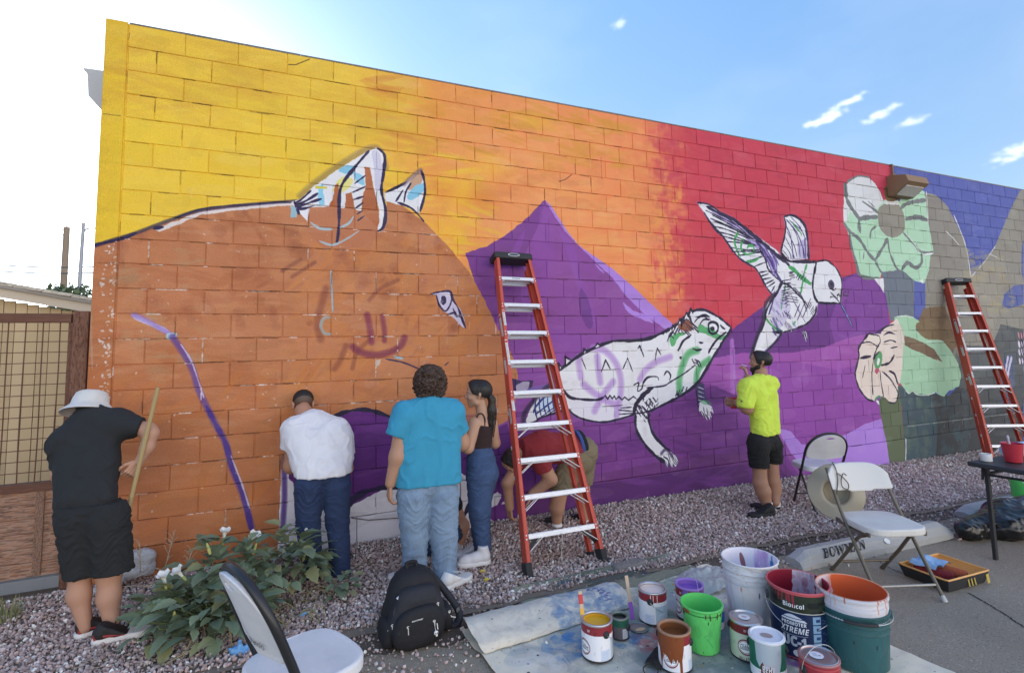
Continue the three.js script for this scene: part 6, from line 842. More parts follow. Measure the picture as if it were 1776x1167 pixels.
function stick(label, base, top, w, tipMat, tint) { const a = V(...base), b = V(...top), t = thing('stir_stick', label, 'stir stick', base), d = b.clone().sub(a), l = d.length(); const g = (y0, y1, m, k = 0) => { const o = part(m === tipMat ? 'paint_end' : 'stick', rbox(w + k, (y1 - y0) * l, .005 + k, .002, [0, (y0 + y1) / 2 * l, 0]), m, t); return o; }; const wood = std(lin(.62, .48, .34), .85, { bumpMap: rep(roughBump, 3, 30), bumpScale: .001 }); g(.34, 1, wood); g(0, .4, tipMat, .002); if (tint) part('stain', rbox(w + .0015, .05, .0065, .001, [0, .72 * l, 0]), tint, t); t.quaternion.setFromUnitVectors(V(0, 1, 0), d.normalize()); return t; }
stick('wooden stir stick with red marks standing in the yellow can', [cYellow.position.x - .055, .19, cYellow.position.z - .06], [2.908,0.333,2.2], .026, std(lin(.7, .4, .05), .5), std(lin(.55, .05, .05), .6));
stick('wooden stir stick with a violet end leaning behind the small dark can', [3.369,0.01,2.066], [3.383,0.254,1.99], .026, std(lin(.30, .10, .50), .35));
{
  const [x, , z] = [3.336,0.0,2.17], t = thing('can_lid', 'loose metal can lid lying on the drop cloth with tan paint in it', 'can lid', [x, clothY(x, z) + .006, z]); part('lid', lathe([[.001, 0], [.052, 0], [.056, .008], [.06, .009], [.062, .004], [.058, -.002]], 40), std(lin(.22, .24, .24), .35, { metalness: .6 }), t); part('paint', xf(new THREE.CircleGeometry(.034, 20), [.0, .0025, .02], [-Math.PI / 2, 0, 0], [1, .55, 1]), std(lin(.6, .42, .24), .5), t);
  const [mx, , mz] = [3.198,0.0,2.482], g = new THREE.PlaneGeometry(.18, .1, 24, 14).rotateX(-Math.PI / 2), p = g.attributes.position; for (let i = 0; i < p.count; i++) { const a = p.getX(i), b = p.getZ(i); p.setXYZ(i, a, .012 + .03 * (1 - (b / .05) ** 2) * .7 + .008 * nz(a * 20, b * 20, 2), b); } g.computeVertexNormals();
  const m = thing('face_mask', 'black cloth face mask lying beside the brown can', 'face mask', [mx + .03, clothY(mx, mz) + .004, mz + .01], .55); part('cloth', g, std(lin(.012, .012, .013), .9, dside()), m); part('ear_loop', tube([[-.088, .02, -.03], [-.13, .008, -.035], [-.16, .006, .005], [-.125, .008, .04], [-.088, .02, .035]], .0028, 30, 6), std(lin(.012, .012, .013), .9), m);
}

// ---------------------------------------------------------------- backpack
{
  const c = V(...[2.048,0.0,1.734]), t = thing('backpack', 'black school backpack standing on the asphalt edge with silver zipper pulls', 'backpack', [c.x, gy(c.x), c.z - .10], .12), nyl = std(lin(.010, .010, .013), .75, { bumpMap: rep(fabricBump, 14), bumpScale: .0006 }), nyl2 = std(lin(.016, .017, .024), .7, { bumpMap: rep(fabricBump, 14), bumpScale: .0006 });
  const se = (cx, cy, cz, a, b, d, e) => (x, y, z) => (Math.pow(Math.pow(Math.abs((x - cx) / a), e) + Math.pow(Math.abs((y - cy) / b), e) + Math.pow(Math.abs((z - cz) / d), e), 1 / e) - 1) * Math.min(a, b, d) * .9;
  const egg = (f, y0, k) => (x, y, z) => { const s = 1 + k * Math.max(0, y - y0); return f(x * s, y, z) / s; };
  const wr = (s, a) => (x, y, z) => a * fbm(x * 9 + s, y * 8, z * 9, 3);
  part('main_compartment', ruffle(meshSdf(egg(se(0, .235, -.05, .2, .245, .11, 3.2), .18, 1.5), [[-.26, -.02, -.2], [.26, .52, .1]], .009), wr(1, .012)), nyl, t);
  part('middle_compartment', ruffle(meshSdf(egg(se(-.012, .2, .05, .19, .205, .075, 3.2), .16, 1.6), [[-.24, -.02, -.06], [.24, .44, .16]], .009), wr(4, .01)), nyl2, t);
  part('front_pocket', ruffle(meshSdf(egg(se(-.02, .145, .115, .165, .145, .06, 3), .14, 1.4), [[-.23, -.02, .03], [.2, .32, .2]], .008), wr(7, .008)), nyl, t);
  part('side_pocket', ruffle(meshSdf(se(-.19, .1, .0, .04, .1, .1, 2.6), [[-.26, -.02, -.14], [-.12, .24, .14]], .008), wr(9, .006)), nyl, t); part('side_pocket', ruffle(meshSdf(se(.185, .1, .0, .045, .1, .1, 2.6), [[.1, -.02, -.14], [.26, .24, .14]], .008), wr(11, .006)), nyl, t);
  part('zipper', [tube(arcPts((u) => { const a = Math.PI * (1.02 - 1.04 * u); return [-.02 + .135 * Math.cos(a), .16 + .115 * Math.sin(a), .155 - .03 * Math.sin(a)]; }, 14), .004, 50, 6), tube(arcPts((u) => { const a = Math.PI * (1.0 - u); return [-.012 + .155 * Math.cos(a), .24 + .14 * Math.sin(a), .09 - .03 * Math.sin(a)]; }, 14), .0045, 50, 6)], std(lin(.03, .03, .035), .6), t);
  const pull = std(lin(.75, .74, .68), .35, { metalness: .4 }), pl = (x, y, z, l, a) => part('zipper_pull', [xf(rbox(.007, l, .006, .003, [0, -l / 2, 0]), [x, y, z], [0, 0, a]), xf(new THREE.TorusGeometry(.007, .0025, 6, 12), [x, y, z])], pull, t);
  pl(-.105, .19, .17, .055, .05); pl(.055, .185, .178, .035, .1); pl(.11, .175, .13, .04, .05); pl(.10, .27, .125, .075, .12); pl(.118, .28, .095, .055, .15); pl(-.178, .19, .1, .06, .02); pl(-.196, .15, .085, .05, .05); pl(.19, .165, .09, .04, .0); pl(.195, .13, .095, .04, 1.1);
  const kc = part('keychain', [xf(new THREE.SphereGeometry(.014, 14, 10), [.062, .107, .188], [0, 0, 0], [1, 1.1, .6]), rbox(.012, .016, .01, .003, [.066, .09, .188]), tube([[.058, .18, .182], [.056, .15, .186], [.06, .122, .188]], .0016, 10, 5), rbox(.006, .045, .004, .002, [.072, .148, .186], [0, 0, .12])], std(lin(.74, .74, .74), .4), t); part('eye_hole', [xf(new THREE.SphereGeometry(.0036, 8, 6), [.057, .108, .1965]), xf(new THREE.SphereGeometry(.0036, 8, 6), [.068, .108, .1965])], mBlack, kc);
  t.scale.set(1, .82, 1); part('haul_loop', tube([[-.03, .465, -.07], [-.03, .505, -.09], [.03, .505, -.09], [.03, .465, -.07]], .011, 24, 8), nyl, t); part('strap', [tube([[.12, .40, -.12], [.2, .28, -.1], [.27, .15, -.03], [.29, .07, .02], [.25, .02, .04], [.18, .05, .02]], .024, 40, 8), tube([[-.1, .43, -.1], [-.0, .475, -.11], [.1, .43, -.11]], .016, 24, 8)], nyl2, t); part('buckle', [xf(rbox(.03, .03, .008, .004), [.275, .12, .028], [0, .4, .2])], std(lin(.12, .12, .13), .4), t); part('reflector', xf(rbox(.085, .016, .006, .003), [-.105, .365, .065], [-.5, 0, .42]), std(lin(.5, .5, .56), .35), t);
  part('lettering', new THREE.PlaneGeometry(.08, .016, 6, 1).translate(-.045, .222, .1745), std(0xffffff, .5, { transparent: true, alphaTest: .35, map: canvasTex(256, 52, (c) => { c.clearRect(0, 0, 256, 52); c.fillStyle = '#e6e6ea'; c.font = 'bold 42px sans-serif'; c.fillText('EASTSPORT', 4, 40, 248); }) }), t);
}

// ---------------------------------------------------------------- people
const skinTone = (r, g, b) => std(lin(r, g, b), .6, { bumpMap: rep(fineBump, 3), bumpScale: .0008 });
const cotton = (r, g, b) => std(lin(r, g, b), .92, { map: rep(mottle, 1.3), bumpMap: rep(fabricBump, 16), bumpScale: .0006 });
const denimTex = canvasTex(512, 512, (c, w, h) => { const r = rng(101); c.fillStyle = '#ffffff'; c.fillRect(0, 0, w, h); for (let i = 0; i < 9000; i++) { const v = 165 + r() * 90; c.globalAlpha = .35; c.fillStyle = `rgb(${v},${v},${v})`; c.fillRect(r() * w, r() * h, 1.2, 3 + r() * 9); } for (let i = 0; i < 60; i++) { c.globalAlpha = .12; c.fillStyle = r() < .6 ? '#ffffff' : '#8a8a92'; c.beginPath(); c.ellipse(r() * w, r() * h, 10 + r() * 46, 20 + r() * 60, 0, 0, 7); c.fill(); } c.globalAlpha = 1; }, { wrapS: THREE.RepeatWrapping, wrapT: THREE.RepeatWrapping });
const denim = (r, g, b) => std(lin(r, g, b), .9, { map: rep(denimTex, 1.6), bumpMap: rep(fabricBump, 20), bumpScale: .0007 });
const add3 = (a, b, k = 1) => [a[0] + b[0] * k, a[1] + b[1] * k, a[2] + b[2] * k];
const nrm = (a) => { const l = Math.hypot(...a); return a.map((v) => v / l); };
const crs = (a, b) => [a[1] * b[2] - a[2] * b[1], a[2] * b[0] - a[0] * b[2], a[0] * b[1] - a[1] * b[0]];
const flip = (a, k) => a.map((v) => v * k);
// a hand: wrist, finger direction, palm normal (the way the palm looks), thumb side, curl of the fingers in radians per joint
function handBones(wr, d, n, thumb, curl = .35, k = 1, spread = .12) {
  d = nrm(d); let s = nrm(crs(d, n)); n = nrm(crs(s, d)); s = flip(s, thumb);
  const at = (u, v, w) => add3(add3(add3(wr, d, u * k), s, v * k), n, w * k), B = [], R = .0088 * k;
  for (const [v0, v1] of [[-.026, -.031], [-.009, -.011], [.009, .011], [.024, .029]]) B.push([...at(.012, v0 * .75, 0), .0135 * k, ...at(.088, v1, 0), .0115 * k]);
  const len = [.062, .078, .085, .075];
  [-.031, -.011, .011, .029].forEach((v, i) => {
    let p = at(.09, v, 0), a = curl * (1 + .12 * (1.5 - i)), L = len[i] * k, dir = spread * (i - 1.5) * .6;
    for (const [f, rr] of [[.44, 1], [.32, .94], [.24, .84]]) { const q = add3(add3(add3(p, d, Math.cos(a) * Math.cos(dir) * L * f), s, Math.sin(dir) * L * f), n, Math.sin(a) * L * f); B.push([...p, R * rr, ...q, R * rr * .93]); p = q; a += curl * 1.15; }
  });
  let p = at(.022, .028, .004), q = at(.055, .055, .014), t = at(.082, .062, .026), e = at(.102, .058, .036);
  B.push([...p, .0145 * k, ...q, .0115 * k], [...q, .0112 * k, ...t, .0098 * k], [...t, .0098 * k, ...e, .0085 * k]);
  return B;
}
const handGeo = (B) => meshSdf(boneSdf(B, .005), boneBounds(B, .012), .0034);
// a head about its centre: f looks forward, u points up
function headParts(c, f, u, k = 1) {
  f = nrm(f); let s = nrm(crs(u, f)); u = nrm(crs(f, s));
  const at = (x, y, z) => add3(add3(add3(c, s, x * k), u, y * k), f, z * k), b = (p, r, q, r2) => [...at(...p), r * k, ...at(...q), r2 * k];
  const B = [b([0, .035, -.03], .079, [0, .045, .025], .074), b([0, -.005, .03], .066, [0, -.035, .045], .055), b([-.03, -.06, .02], .035, [0, -.083, .068], .022), b([.03, -.06, .02], .035, [0, -.083, .068], .022), b([0, .02, .092], .009, [0, -.022, .110], .013), b([-.014, -.026, .098], .009, [.014, -.026, .098], .009), b([-.02, -.051, .088], .009, [.02, -.051, .088], .009), b([-.016, -.06, .086], .0085, [.016, -.06, .086], .0085), b([-.042, .028, .078], .011, [-.012, .031, .09], .009), b([.042, .028, .078], .011, [.012, .031, .09], .009), b([-.04, -.02, .072], .022, [-.045, -.025, .05], .022), b([.04, -.02, .072], .022, [.045, -.025, .05], .022)];
  for (const q of [-1, 1]) B.push(b([q * .077, .018, -.008], .009, [q * .083, .0, -.014], .008), b([q * .083, .015, -.02], .009, [q * .078, -.028, -.004], .007));
  const geo = meshSdf(boneSdf(B, .016), boneBounds(B, .02), .004 * k);
  const eyes = [-1, 1].map((q) => xf(new THREE.SphereGeometry(.0105 * k, 12, 8), at(q * .031, .008, .0835)));
  return { B, geo, eyes, at };
}
const cutBelow = (y) => (x, Y) => y - Y, cutAbove = (y) => (x, Y) => Y - y;
const plane = (p, n) => { n = nrm(n); return (x, y, z) => (x - p[0]) * n[0] + (y - p[1]) * n[1] + (z - p[2]) * n[2]; };   // keeps the side that n points away from
function cloth(bones, k, fd, cuts, cell, wr, sleeves = []) {      // sleeves: [bones, cut] pairs, each ended by its own cut
  const f = boneSdf(bones, k, fd), sl = sleeves.map(([b, c]) => [boneSdf(b, .04, fd), c]), all = [...bones, ...sleeves.flatMap((q) => q[0])];
  const g = meshSdf((x, y, z) => {
    let d = f(x, y, z); for (const c of cuts) d = Math.max(d, c(x, y, z));
    for (const [q, c] of sl) { const e = Math.max(q(x, y, z), c(x, y, z)), h = Math.max(0, .03 - Math.abs(d - e)) / .03; d = Math.min(d, e) - h * h * .0075; }
    return d;
  }, boneBounds(all, .05), cell);
  return wr ? ruffle(g, wr) : g;
}
// soft folds: long drapes with a few sharper creases
const folds = (a0, sx, sy, s) => (x, y, z) => { const a = a0 * 1.25, w = fbm(x * sx + s, y * sy, z * sx, 3), c = nz(x * sx * 1.7 + s * 2, y * sy * 2.1 + w * 1.4, z * sx * 1.7); return a * (w * .9 + Math.max(0, 1 - Math.abs(c) * 4.5) * .55 - .15); };
const legFolds = (a0, s) => (x, y, z) => { const a = a0 * 1.15, c = nz(x * 6 + s, y * 20 + 2.2 * nz(x * 9, y * 4, z * 9), z * 6), w = fbm(x * 8, y * 11, z * 8 + s, 3); return a * (Math.max(0, 1 - Math.abs(c) * 4) * .8 + w * .7 - .2); };
function bodyMesh(name, bones, k, fd, extra, mat, t, cell = .009) { return part(name, [meshSdf(boneSdf(bones, k, fd), boneBounds(bones, .03), cell), ...extra].map((g) => g), mat, t); }
function shoe(t, [hx, , hz], yaw, len, up, sole, o = {}) {        // heel point on the ground, the way it points (0 = +x, pi/2 = -z)
  const dx = Math.cos(yaw), dz = -Math.sin(yaw), y0 = (o.y ?? gy(hx) + .035), P = (u, v, w) => [hx + dx * u * len - dz * w, y0 + v, hz + dz * u * len + dx * w], b = (p, r, q, r2) => [...P(...p), r, ...P(...q), r2];
  const B = [b([.16, .055, 0], .042, [.45, .05, 0], .042), b([.45, .048, 0], .043, [.74, .036, .004], .042), b([.74, .036, .004], .04, [.86, .03, .002], .034), b([.14, .06, 0], .04, [.2, o.high ? .125 : .085, 0], o.high ? .043 : .042)];
  const f = boneSdf(B, .03), flr = y0 + .018, top = (x, y, z) => f(x, y, z) , cut = o.high ? plane(P(.22, .14, 0), [0, 1, 0]) : plane(P(.24, .098, 0), [dx * .5, .87, dz * .5]);
  const g = meshSdf((x, y, z) => Math.max(top(x, y, z), flr - y, cut(x, y, z)), boneBounds(B, .02), .006); const s = part('shoe', g, up, t);
  const S = [b([.13, .012, 0], .042, [.5, .012, 0], .040), b([.5, .012, 0], .041, [.76, .012, .004], .046), b([.76, .012, .004], .046, [.87, .014, .002], .038)], fs = boneSdf(S, .03);
  part('sole', meshSdf((x, y, z) => Math.max(fs(x, y, z) - .004, y - flr - .012 * (o.thick ?? 1), y0 - .004 - y), boneBounds(S, .02), .006), sole, s);
  if (o.lace) part('laces', Array.from({ length: 5 }, (_, i) => rod(P(.36 + i * .075, .1 - i * .008, -.02), P(.36 + i * .075, .1 - i * .008, .022), .0035, .0035, 6)), o.lace, s);
  if (o.accent) part('accent', [rod(P(.2, .05, .043), P(.55, .035, .046), .008, .004, 6), rod(P(.0 + .06, .06, .02), P(.08, .03, .03), .016, .012, 8)], o.accent, s);
  return s;
}
function hairGeo(h, grow, faceCut, napeCut, cell, fz) { const f = boneSdf(h.B.slice(0, 2).map((b) => { const q = b.slice(); q[3] += grow; q[7] += grow; return q; }), .02), cf = plane(h.at(...faceCut[0]), sub(h.at(...faceCut[1]), h.at(...faceCut[0]))), cn = plane(h.at(...napeCut[0]), sub(h.at(...napeCut[1]), h.at(...napeCut[0]))); const bb = boneBounds(h.B.slice(0, 2), grow + .04); return ruffle(meshSdf((x, y, z) => Math.max(f(x, y, z), cf(x, y, z), cn(x, y, z)), bb, cell), fz); }
function sub(a, b) { return [a[0] - b[0], a[1] - b[1], a[2] - b[2]]; }
const strands = (a, s, k = 1) => (x, y, z) => a * (nz(x * 90 * k + s, y * 22 * k, z * 90 * k) + .6 * nz(x * 160 * k, y * 40 * k, z * 160 * k));
const curls = (a, s) => (x, y, z) => a * (1 - 2.2 * Math.abs(nz(x * 36 + s, y * 36, z * 36))) + a * .5 * nz(x * 80, y * 80, z * 80 + s);
const hairMat = (r, g, b) => std(lin(r, g, b), .55);
const eyeWhite = std(lin(.6, .58, .55), .3);

// 1. man in black, bent over a pole at the gate end of the wall
{
  const t = thing('person', 'person in black t-shirt, black shorts and white bucket hat, bent over a wooden pole', 'person'), fd = [.25, 0, -.97], sk = skinTone(.46, .25, .165);
  const body = [[0.142,0.779,0.8,0.0889,0.1,1.087,0.68,0.0692,1.2],[0.1,1.087,0.68,0.0538,0.054,1.204,0.56,0.0317],[0.054,1.204,0.56,0.0317,0.004,1.391,0.45,0.0529],[0.078,0.753,0.8,0.0735,0.091,0.443,0.78,0.0661],[0.088,0.444,0.78,0.0587,0.089,0.29,0.79,0.0619],[0.089,0.29,0.79,0.0601,0.138,0.092,0.82,0.0343],[0.24,0.717,0.82,0.0744,0.242,0.399,0.8,0.0705],[0.245,0.398,0.8,0.0631,0.253,0.252,0.82,0.0626],[0.253,0.252,0.82,0.0607,0.296,0.035,0.86,0.0364],[-0.076,1.18,0.6,0.054,-0.105,1.01,0.6,0.0421],[-0.105,1.01,0.6,0.0402,-0.111,0.815,0.5,0.0332],[0.256,1.287,0.57,0.0647,0.387,1.266,0.64,0.0463],[0.387,1.266,0.64,0.0443,0.412,1.239,0.66,0.0421],[0.412,1.239,0.66,0.0421,0.394,1.152,0.67,0.0399],[0.394,1.152,0.67,0.0399,0.353,1.055,0.69,0.0295]];
  const h = headParts([-0.005,1.4,0.42], [.25, -.75, -.62], [.1, .6, -.75], 1.02), hand = handBones([0.356,1.062,0.69], [-.5, -.75, .25], [-.2, .3, -.9], -1, .95, .98);
  bodyMesh('body', body, .035, fd, [h.geo, handGeo(hand)], sk, t);
  part('shirt', cloth([[-0.024,1.179,0.6,0.1241,0.055,0.865,0.78,0.1331,1.3],[0.098,1.207,0.58,0.1187,0.151,0.85,0.8,0.1189,1.3],[0.024,1.266,0.51,0.116,0.067,1.011,0.66,0.1613,1.2],[-0.078,1.207,0.58,0.1086,0.03,1.337,0.52,0.096],[0.03,1.337,0.52,0.096,0.184,1.302,0.55,0.1089]], .06, fd, [cutBelow(0.805)], .009, folds(.011, 4, 3.2, 3), [[[[-0.081,1.208,0.58,0.0969,-0.102,1.066,0.58,0.0694]], plane([-0.104,1.044,0.58], [-.12, -1, 0])], [[[0.177,1.298,0.55,0.1088,0.327,1.287,0.615,0.0705]], plane([0.344,1.272,0.6], [1, -.25, .1])]]), cotton(.020, .022, .025), t);
  part('shorts', cloth([[0.067,0.808,0.8,0.1213,0.207,0.794,0.82,0.1226,1.2],[0.072,0.754,0.8,0.1212,0.108,0.377,0.8,0.0949,1],[0.233,0.742,0.84,0.1184,0.278,0.375,0.83,0.1034,1]], .03, fd, [cutBelow(0.409), plane([0.139,0.844,0.8], [0, 1, 0])], .009, legFolds(.011, 5)), cotton(.018, .020, .022), t);
  const felt = std(lin(.70, .69, .66), .95, { bumpMap: rep(fabricBump, 16), bumpScale: .001 });
  const hat = lathe([[.001, .085], [.05, .083], [.082, .068], [.094, .03], [.098, 0], [.112, -.018], [.142, -.05], [.146, -.055], [.142, -.056], [.108, -.022], [.094, -.003], [.09, .028], [.078, .064], [.001, .08]], 44);
  const q = new THREE.Quaternion().setFromUnitVectors(V(0, 1, 0), V(.02, .93, -.36).normalize()); hat.scale(1.12, 1.12, 1.12).applyQuaternion(q).translate(...[-0.013,1.445,0.42]); part('bucket_hat', ruffle(hat, (x, y, z) => .006 * nz(x * 18, y * 18, z * 18)), felt, t); part('hair', hairGeo(h, .008, [[0, 0, .02], [0, 0, 1]], [[0, -.06, -.02], [0, -1, -.3]], .007, strands(.003, 1)), hairMat(.012, .01, .009), t);
  const bl = std(lin(.014, .013, .014), .7), wh = std(lin(.68, .66, .64), .6), rd = std(lin(.34, .03, .03), .6);
  shoe(t, [0.087,0.0,0.817], .42, .30, bl, wh, { accent: rd, lace: bl }); shoe(t, [0.21,0.0,0.942], .06, .31, bl, wh, { accent: rd, lace: bl, thick: 1.5 });
  const p = thing('wooden_pole', 'long wooden broom handle held upright by the person in the white hat', 'pole', [0.446,1.546,0.7]), b0 = [0.446,1.546,0.7], b1 = [0.278,0.493,0.78]; part('handle', [rod([0, 0, 0], sub(b1, b0), .0135, .0135, 12), xf(new THREE.SphereGeometry(.0135, 10, 8), [0, 0, 0])], std(lin(.45, .33, .15), .75, { bumpMap: rep(roughBump, 2, 14), bumpScale: .002 }), p); part('worn_band', rod(sub([0.395,1.23,0.723], b0), sub([0.381,1.144,0.729], b0), .0139, .0139, 12, true), std(lin(.36, .40, .20), .7), p);
}
// 2. man in a white t-shirt bowed towards the wall
{
  const t = thing('person', 'person in white t-shirt and dark blue jeans, head bowed, seen from behind', 'person'), fd = [-.15, 0, -.98], sk = skinTone(.40, .20, .125);
  const body = [[1.526,0.774,0.52,0.1011,1.462,1.095,0.36,0.1001,1.3],[1.427,1.184,0.3,0.0771,1.395,1.287,0.22,0.0686],[1.321,1.104,0.34,0.0567,1.312,0.858,0.33,0.0588],[1.312,0.858,0.33,0.0588,1.388,0.855,0.16,0.0492],[1.695,1.034,0.4,0.053,1.728,0.801,0.36,0.0582],[1.737,0.8,0.36,0.0583,1.632,0.837,0.2,0.0498],[1.462,0.742,0.54,0.0682,1.454,0.424,0.5,0.0592],[1.454,0.424,0.5,0.0592,1.496,0.031,0.52,0.0496],[1.638,0.721,0.54,0.0693,1.651,0.423,0.52,0.06],[1.651,0.423,0.52,0.06,1.682,0.056,0.56,0.0501]];
  const h = headParts([1.395,1.331,0.17], [-.1, -.6, -.8], [-.05, .75, -.55], 1.0); bodyMesh('body', body, .03, fd, [h.geo, handGeo(handBones([1.397,0.862,0.15], [.3, .2, -.9], [0, -1, 0], 1, .5)), handGeo(handBones([1.623,0.841,0.19], [-.3, .2, -.9], [0, -1, 0], -1, .5))], sk, t);
  part('hair', hairGeo(h, .006, [[0, .02, .05], [0, -.15, 1]], [[0, .012, -.06], [0, -1, -.25]], .006, strands(.0016, 3)), hairMat(.012, .009, .008), t); part('hair_fade', hairGeo(h, .0025, [[0, .0, .04], [0, 0, 1]], [[0, -.028, -.06], [0, -1, -.2]], .006, strands(.0008, 3)), hairMat(.10, .06, .042), t);
  part('shirt', cloth([[1.404,1.059,0.4,0.1456,1.482,0.817,0.53,0.1463,1.2],[1.603,1.045,0.42,0.1571,1.629,0.803,0.54,0.1433,1.2],[1.505,0.988,0.44,0.1595,1.555,0.793,0.54,0.1653,1.2],[1.684,1.052,0.42,0.1007,1.717,0.928,0.48,0.0663],[1.33,1.148,0.33,0.1044,1.485,1.18,0.31,0.1064],[1.485,1.18,0.31,0.1064,1.642,1.113,0.36,0.1212]], .055, fd, [cutBelow(0.805)], .008, folds(.010, 4.5, 3.4, 9), [[[[1.33,1.136,0.34,0.0947,1.297,1.012,0.36,0.0726]], plane([1.297,0.989,0.36], [-.2, -1, 0])], [[[1.678,1.094,0.38,0.0968,1.734,0.932,0.38,0.0727]], plane([1.739,0.908,0.38], [.2, -1, 0])]]), cotton(.80, .80, .84), t);
  const jeans = denim(.022, .042, .11);
  part('jeans', cloth([[1.473,0.82,0.54,0.1276,1.632,0.814,0.55,0.1246,1.25],[1.449,0.735,0.54,0.118,1.441,0.425,0.5,0.0909],[1.441,0.425,0.5,0.0886,1.496,0.013,0.53,0.0765],[1.647,0.711,0.54,0.1133,1.66,0.421,0.52,0.0901],[1.66,0.421,0.52,0.0878,1.685,0.015,0.57,0.0749]], .018, fd, [plane([1.545,0.884,0.54], [0, 1, 0])], .008, legFolds(.007, 12)), jeans, t);
  const dk = std(lin(.02, .02, .022), .7); shoe(t, [1.504,-0.0,0.533], 1.75, .29, dk, dk, {}); shoe(t, [1.696,0.0,0.49], 1.35, .29, dk, dk, {});
}
// 3. person in the turquoise t-shirt
{
  const t = thing('person', 'person with short curly brown hair in turquoise t-shirt and faded jeans, back turned', 'person'), fd = [.1, 0, -.99], sk = skinTone(.43, .235, .15);
  const body = [[2.283,0.792,1.0,0.1153,2.291,1.248,0.98,0.1081,1.3],[2.301,1.321,0.96,0.068,2.314,1.48,0.93,0.0642],[2.111,1.274,0.98,0.0664,2.047,0.984,1.02,0.0606],[2.047,0.984,1.02,0.0584,1.999,0.792,1.0,0.0409],[2.483,1.245,0.96,0.0691,2.583,1.022,0.92,0.0654],[2.583,1.022,0.92,0.0607,2.577,0.936,0.62,0.0497],[2.18,0.719,1.0,0.0745,2.177,0.089,1.0,0.0475],[2.391,0.693,1.0,0.076,2.389,0.019,1.05,0.0479]];
  const h = headParts([2.321,1.497,0.92], [.05, -.05, -1], [0, 1, -.05], 1.02), hl = handBones([1.994,0.78,1.0], [-.04, -1, -.06], [.95, 0, -.15], -1, .38, 1.0);
  bodyMesh('body', body, .035, fd, [h.geo, handGeo(hl), handGeo(handBones([2.573,0.933,0.6], [-.2, .3, -.9], [0, -1, 0], -1, .5))], sk, t);
  const hb = h.B.slice(0, 2).map((b) => { const q = b.slice(); q[3] += .034; q[7] += .03; return q; }); hb.push([...h.at(-.05, -.05, -.05), .045, ...h.at(.05, -.05, -.05), .045], [...h.at(-.075, .0, -.01), .035, ...h.at(-.07, -.06, .0), .025], [...h.at(.075, .0, -.01), .035, ...h.at(.07, -.06, .0), .025]);
  const hf = boneSdf(hb, .03), face = plane(h.at(0, 0, .055), sub(h.at(0, 0, 1), h.at(0, 0, 0))); part('hair', ruffle(meshSdf((x, y, z) => Math.max(hf(x, y, z), face(x, y, z)), boneBounds(hb, .04), .0055), curls(.019, 4)), hairMat(.045, .022, .013), t);
  { const r = rng(611), g = []; for (let i = 0; i < 340; i++) { const a = r() * 6.283, v = r() * 1.75 - .75, q = Math.sqrt(Math.max(0, 1 - v * v)); if (Math.sin(a) * q > .55) continue; const p = [Math.cos(a) * q * .118, .03 + v * .118, Math.sin(a) * q * .118 - .012], o = [Math.cos(a) * q, v * .6, Math.sin(a) * q], ph = r() * 6, pts = []; for (let k = 0; k < 5; k++) { const e = k / 4, w = .008 + .004 * r(); pts.push(h.at(p[0] + o[0] * .012 * Math.sin(e * 3) + w * Math.cos(ph + e * 5), p[1] - e * .036 + w * .4 * Math.sin(ph + e * 6), p[2] + o[2] * .012 * Math.sin(e * 3) + w * Math.sin(ph + e * 5))); } g.push(tube(pts, .0032 + .0016 * r(), 8, 5)); } const o = part('curls', g, hairMat(.058, .030, .018), t); o.userData.kind = 'stuff'; }
  part('shirt', cloth([[2.178,1.212,0.98,0.138,2.176,0.788,1.02,0.1441,1.35],[2.406,1.195,0.98,0.141,2.395,0.749,1.02,0.1426,1.35],[2.113,1.299,0.97,0.0933,2.31,1.347,0.96,0.0772],[2.31,1.347,0.96,0.0772,2.502,1.28,0.96,0.097],[2.293,1.26,0.97,0.1535,2.287,0.74,1.0,0.1595,1.4]], .05, fd, [cutBelow(0.756)], .008, folds(.011, 4.2, 2.6, 21), [[[[2.102,1.274,0.98,0.0973,2.05,1.151,1.0,0.0852]], plane([2.046,1.13,1.0], [-.35, -1, 0])], [[[2.492,1.254,0.96,0.0969,2.559,1.128,0.94,0.0814]], plane([2.578,1.108,0.94], [.5, -1, 0])]]), cotton(.045, .33, .52), t);
  part('jeans', cloth([[2.194,0.76,1.0,0.1274,2.373,0.738,1.0,0.134,1.2],[2.171,0.677,1.0,0.1268,2.179,0.381,1.0,0.1022],[2.179,0.381,1.0,0.1,2.177,0.015,1.0,0.084],[2.395,0.649,1.0,0.1318,2.396,0.353,1.02,0.106],[2.396,0.353,1.02,0.1038,2.4,0.005,1.06,0.0804]], .02, fd, [plane([2.297,0.825,1.0], [0, 1, 0])], .008, legFolds(.008, 17)), denim(.21, .30, .42), t);
  const wh = std(lin(.72, .70, .67), .6); shoe(t, [2.344,0.0,1.182], .5, .29, wh, wh, { lace: wh, thick: 1.3, y: .03 }); shoe(t, [2.134,0.0,1.062], 1.9, .29, wh, wh, { thick: 1.3, y: .03 });
}
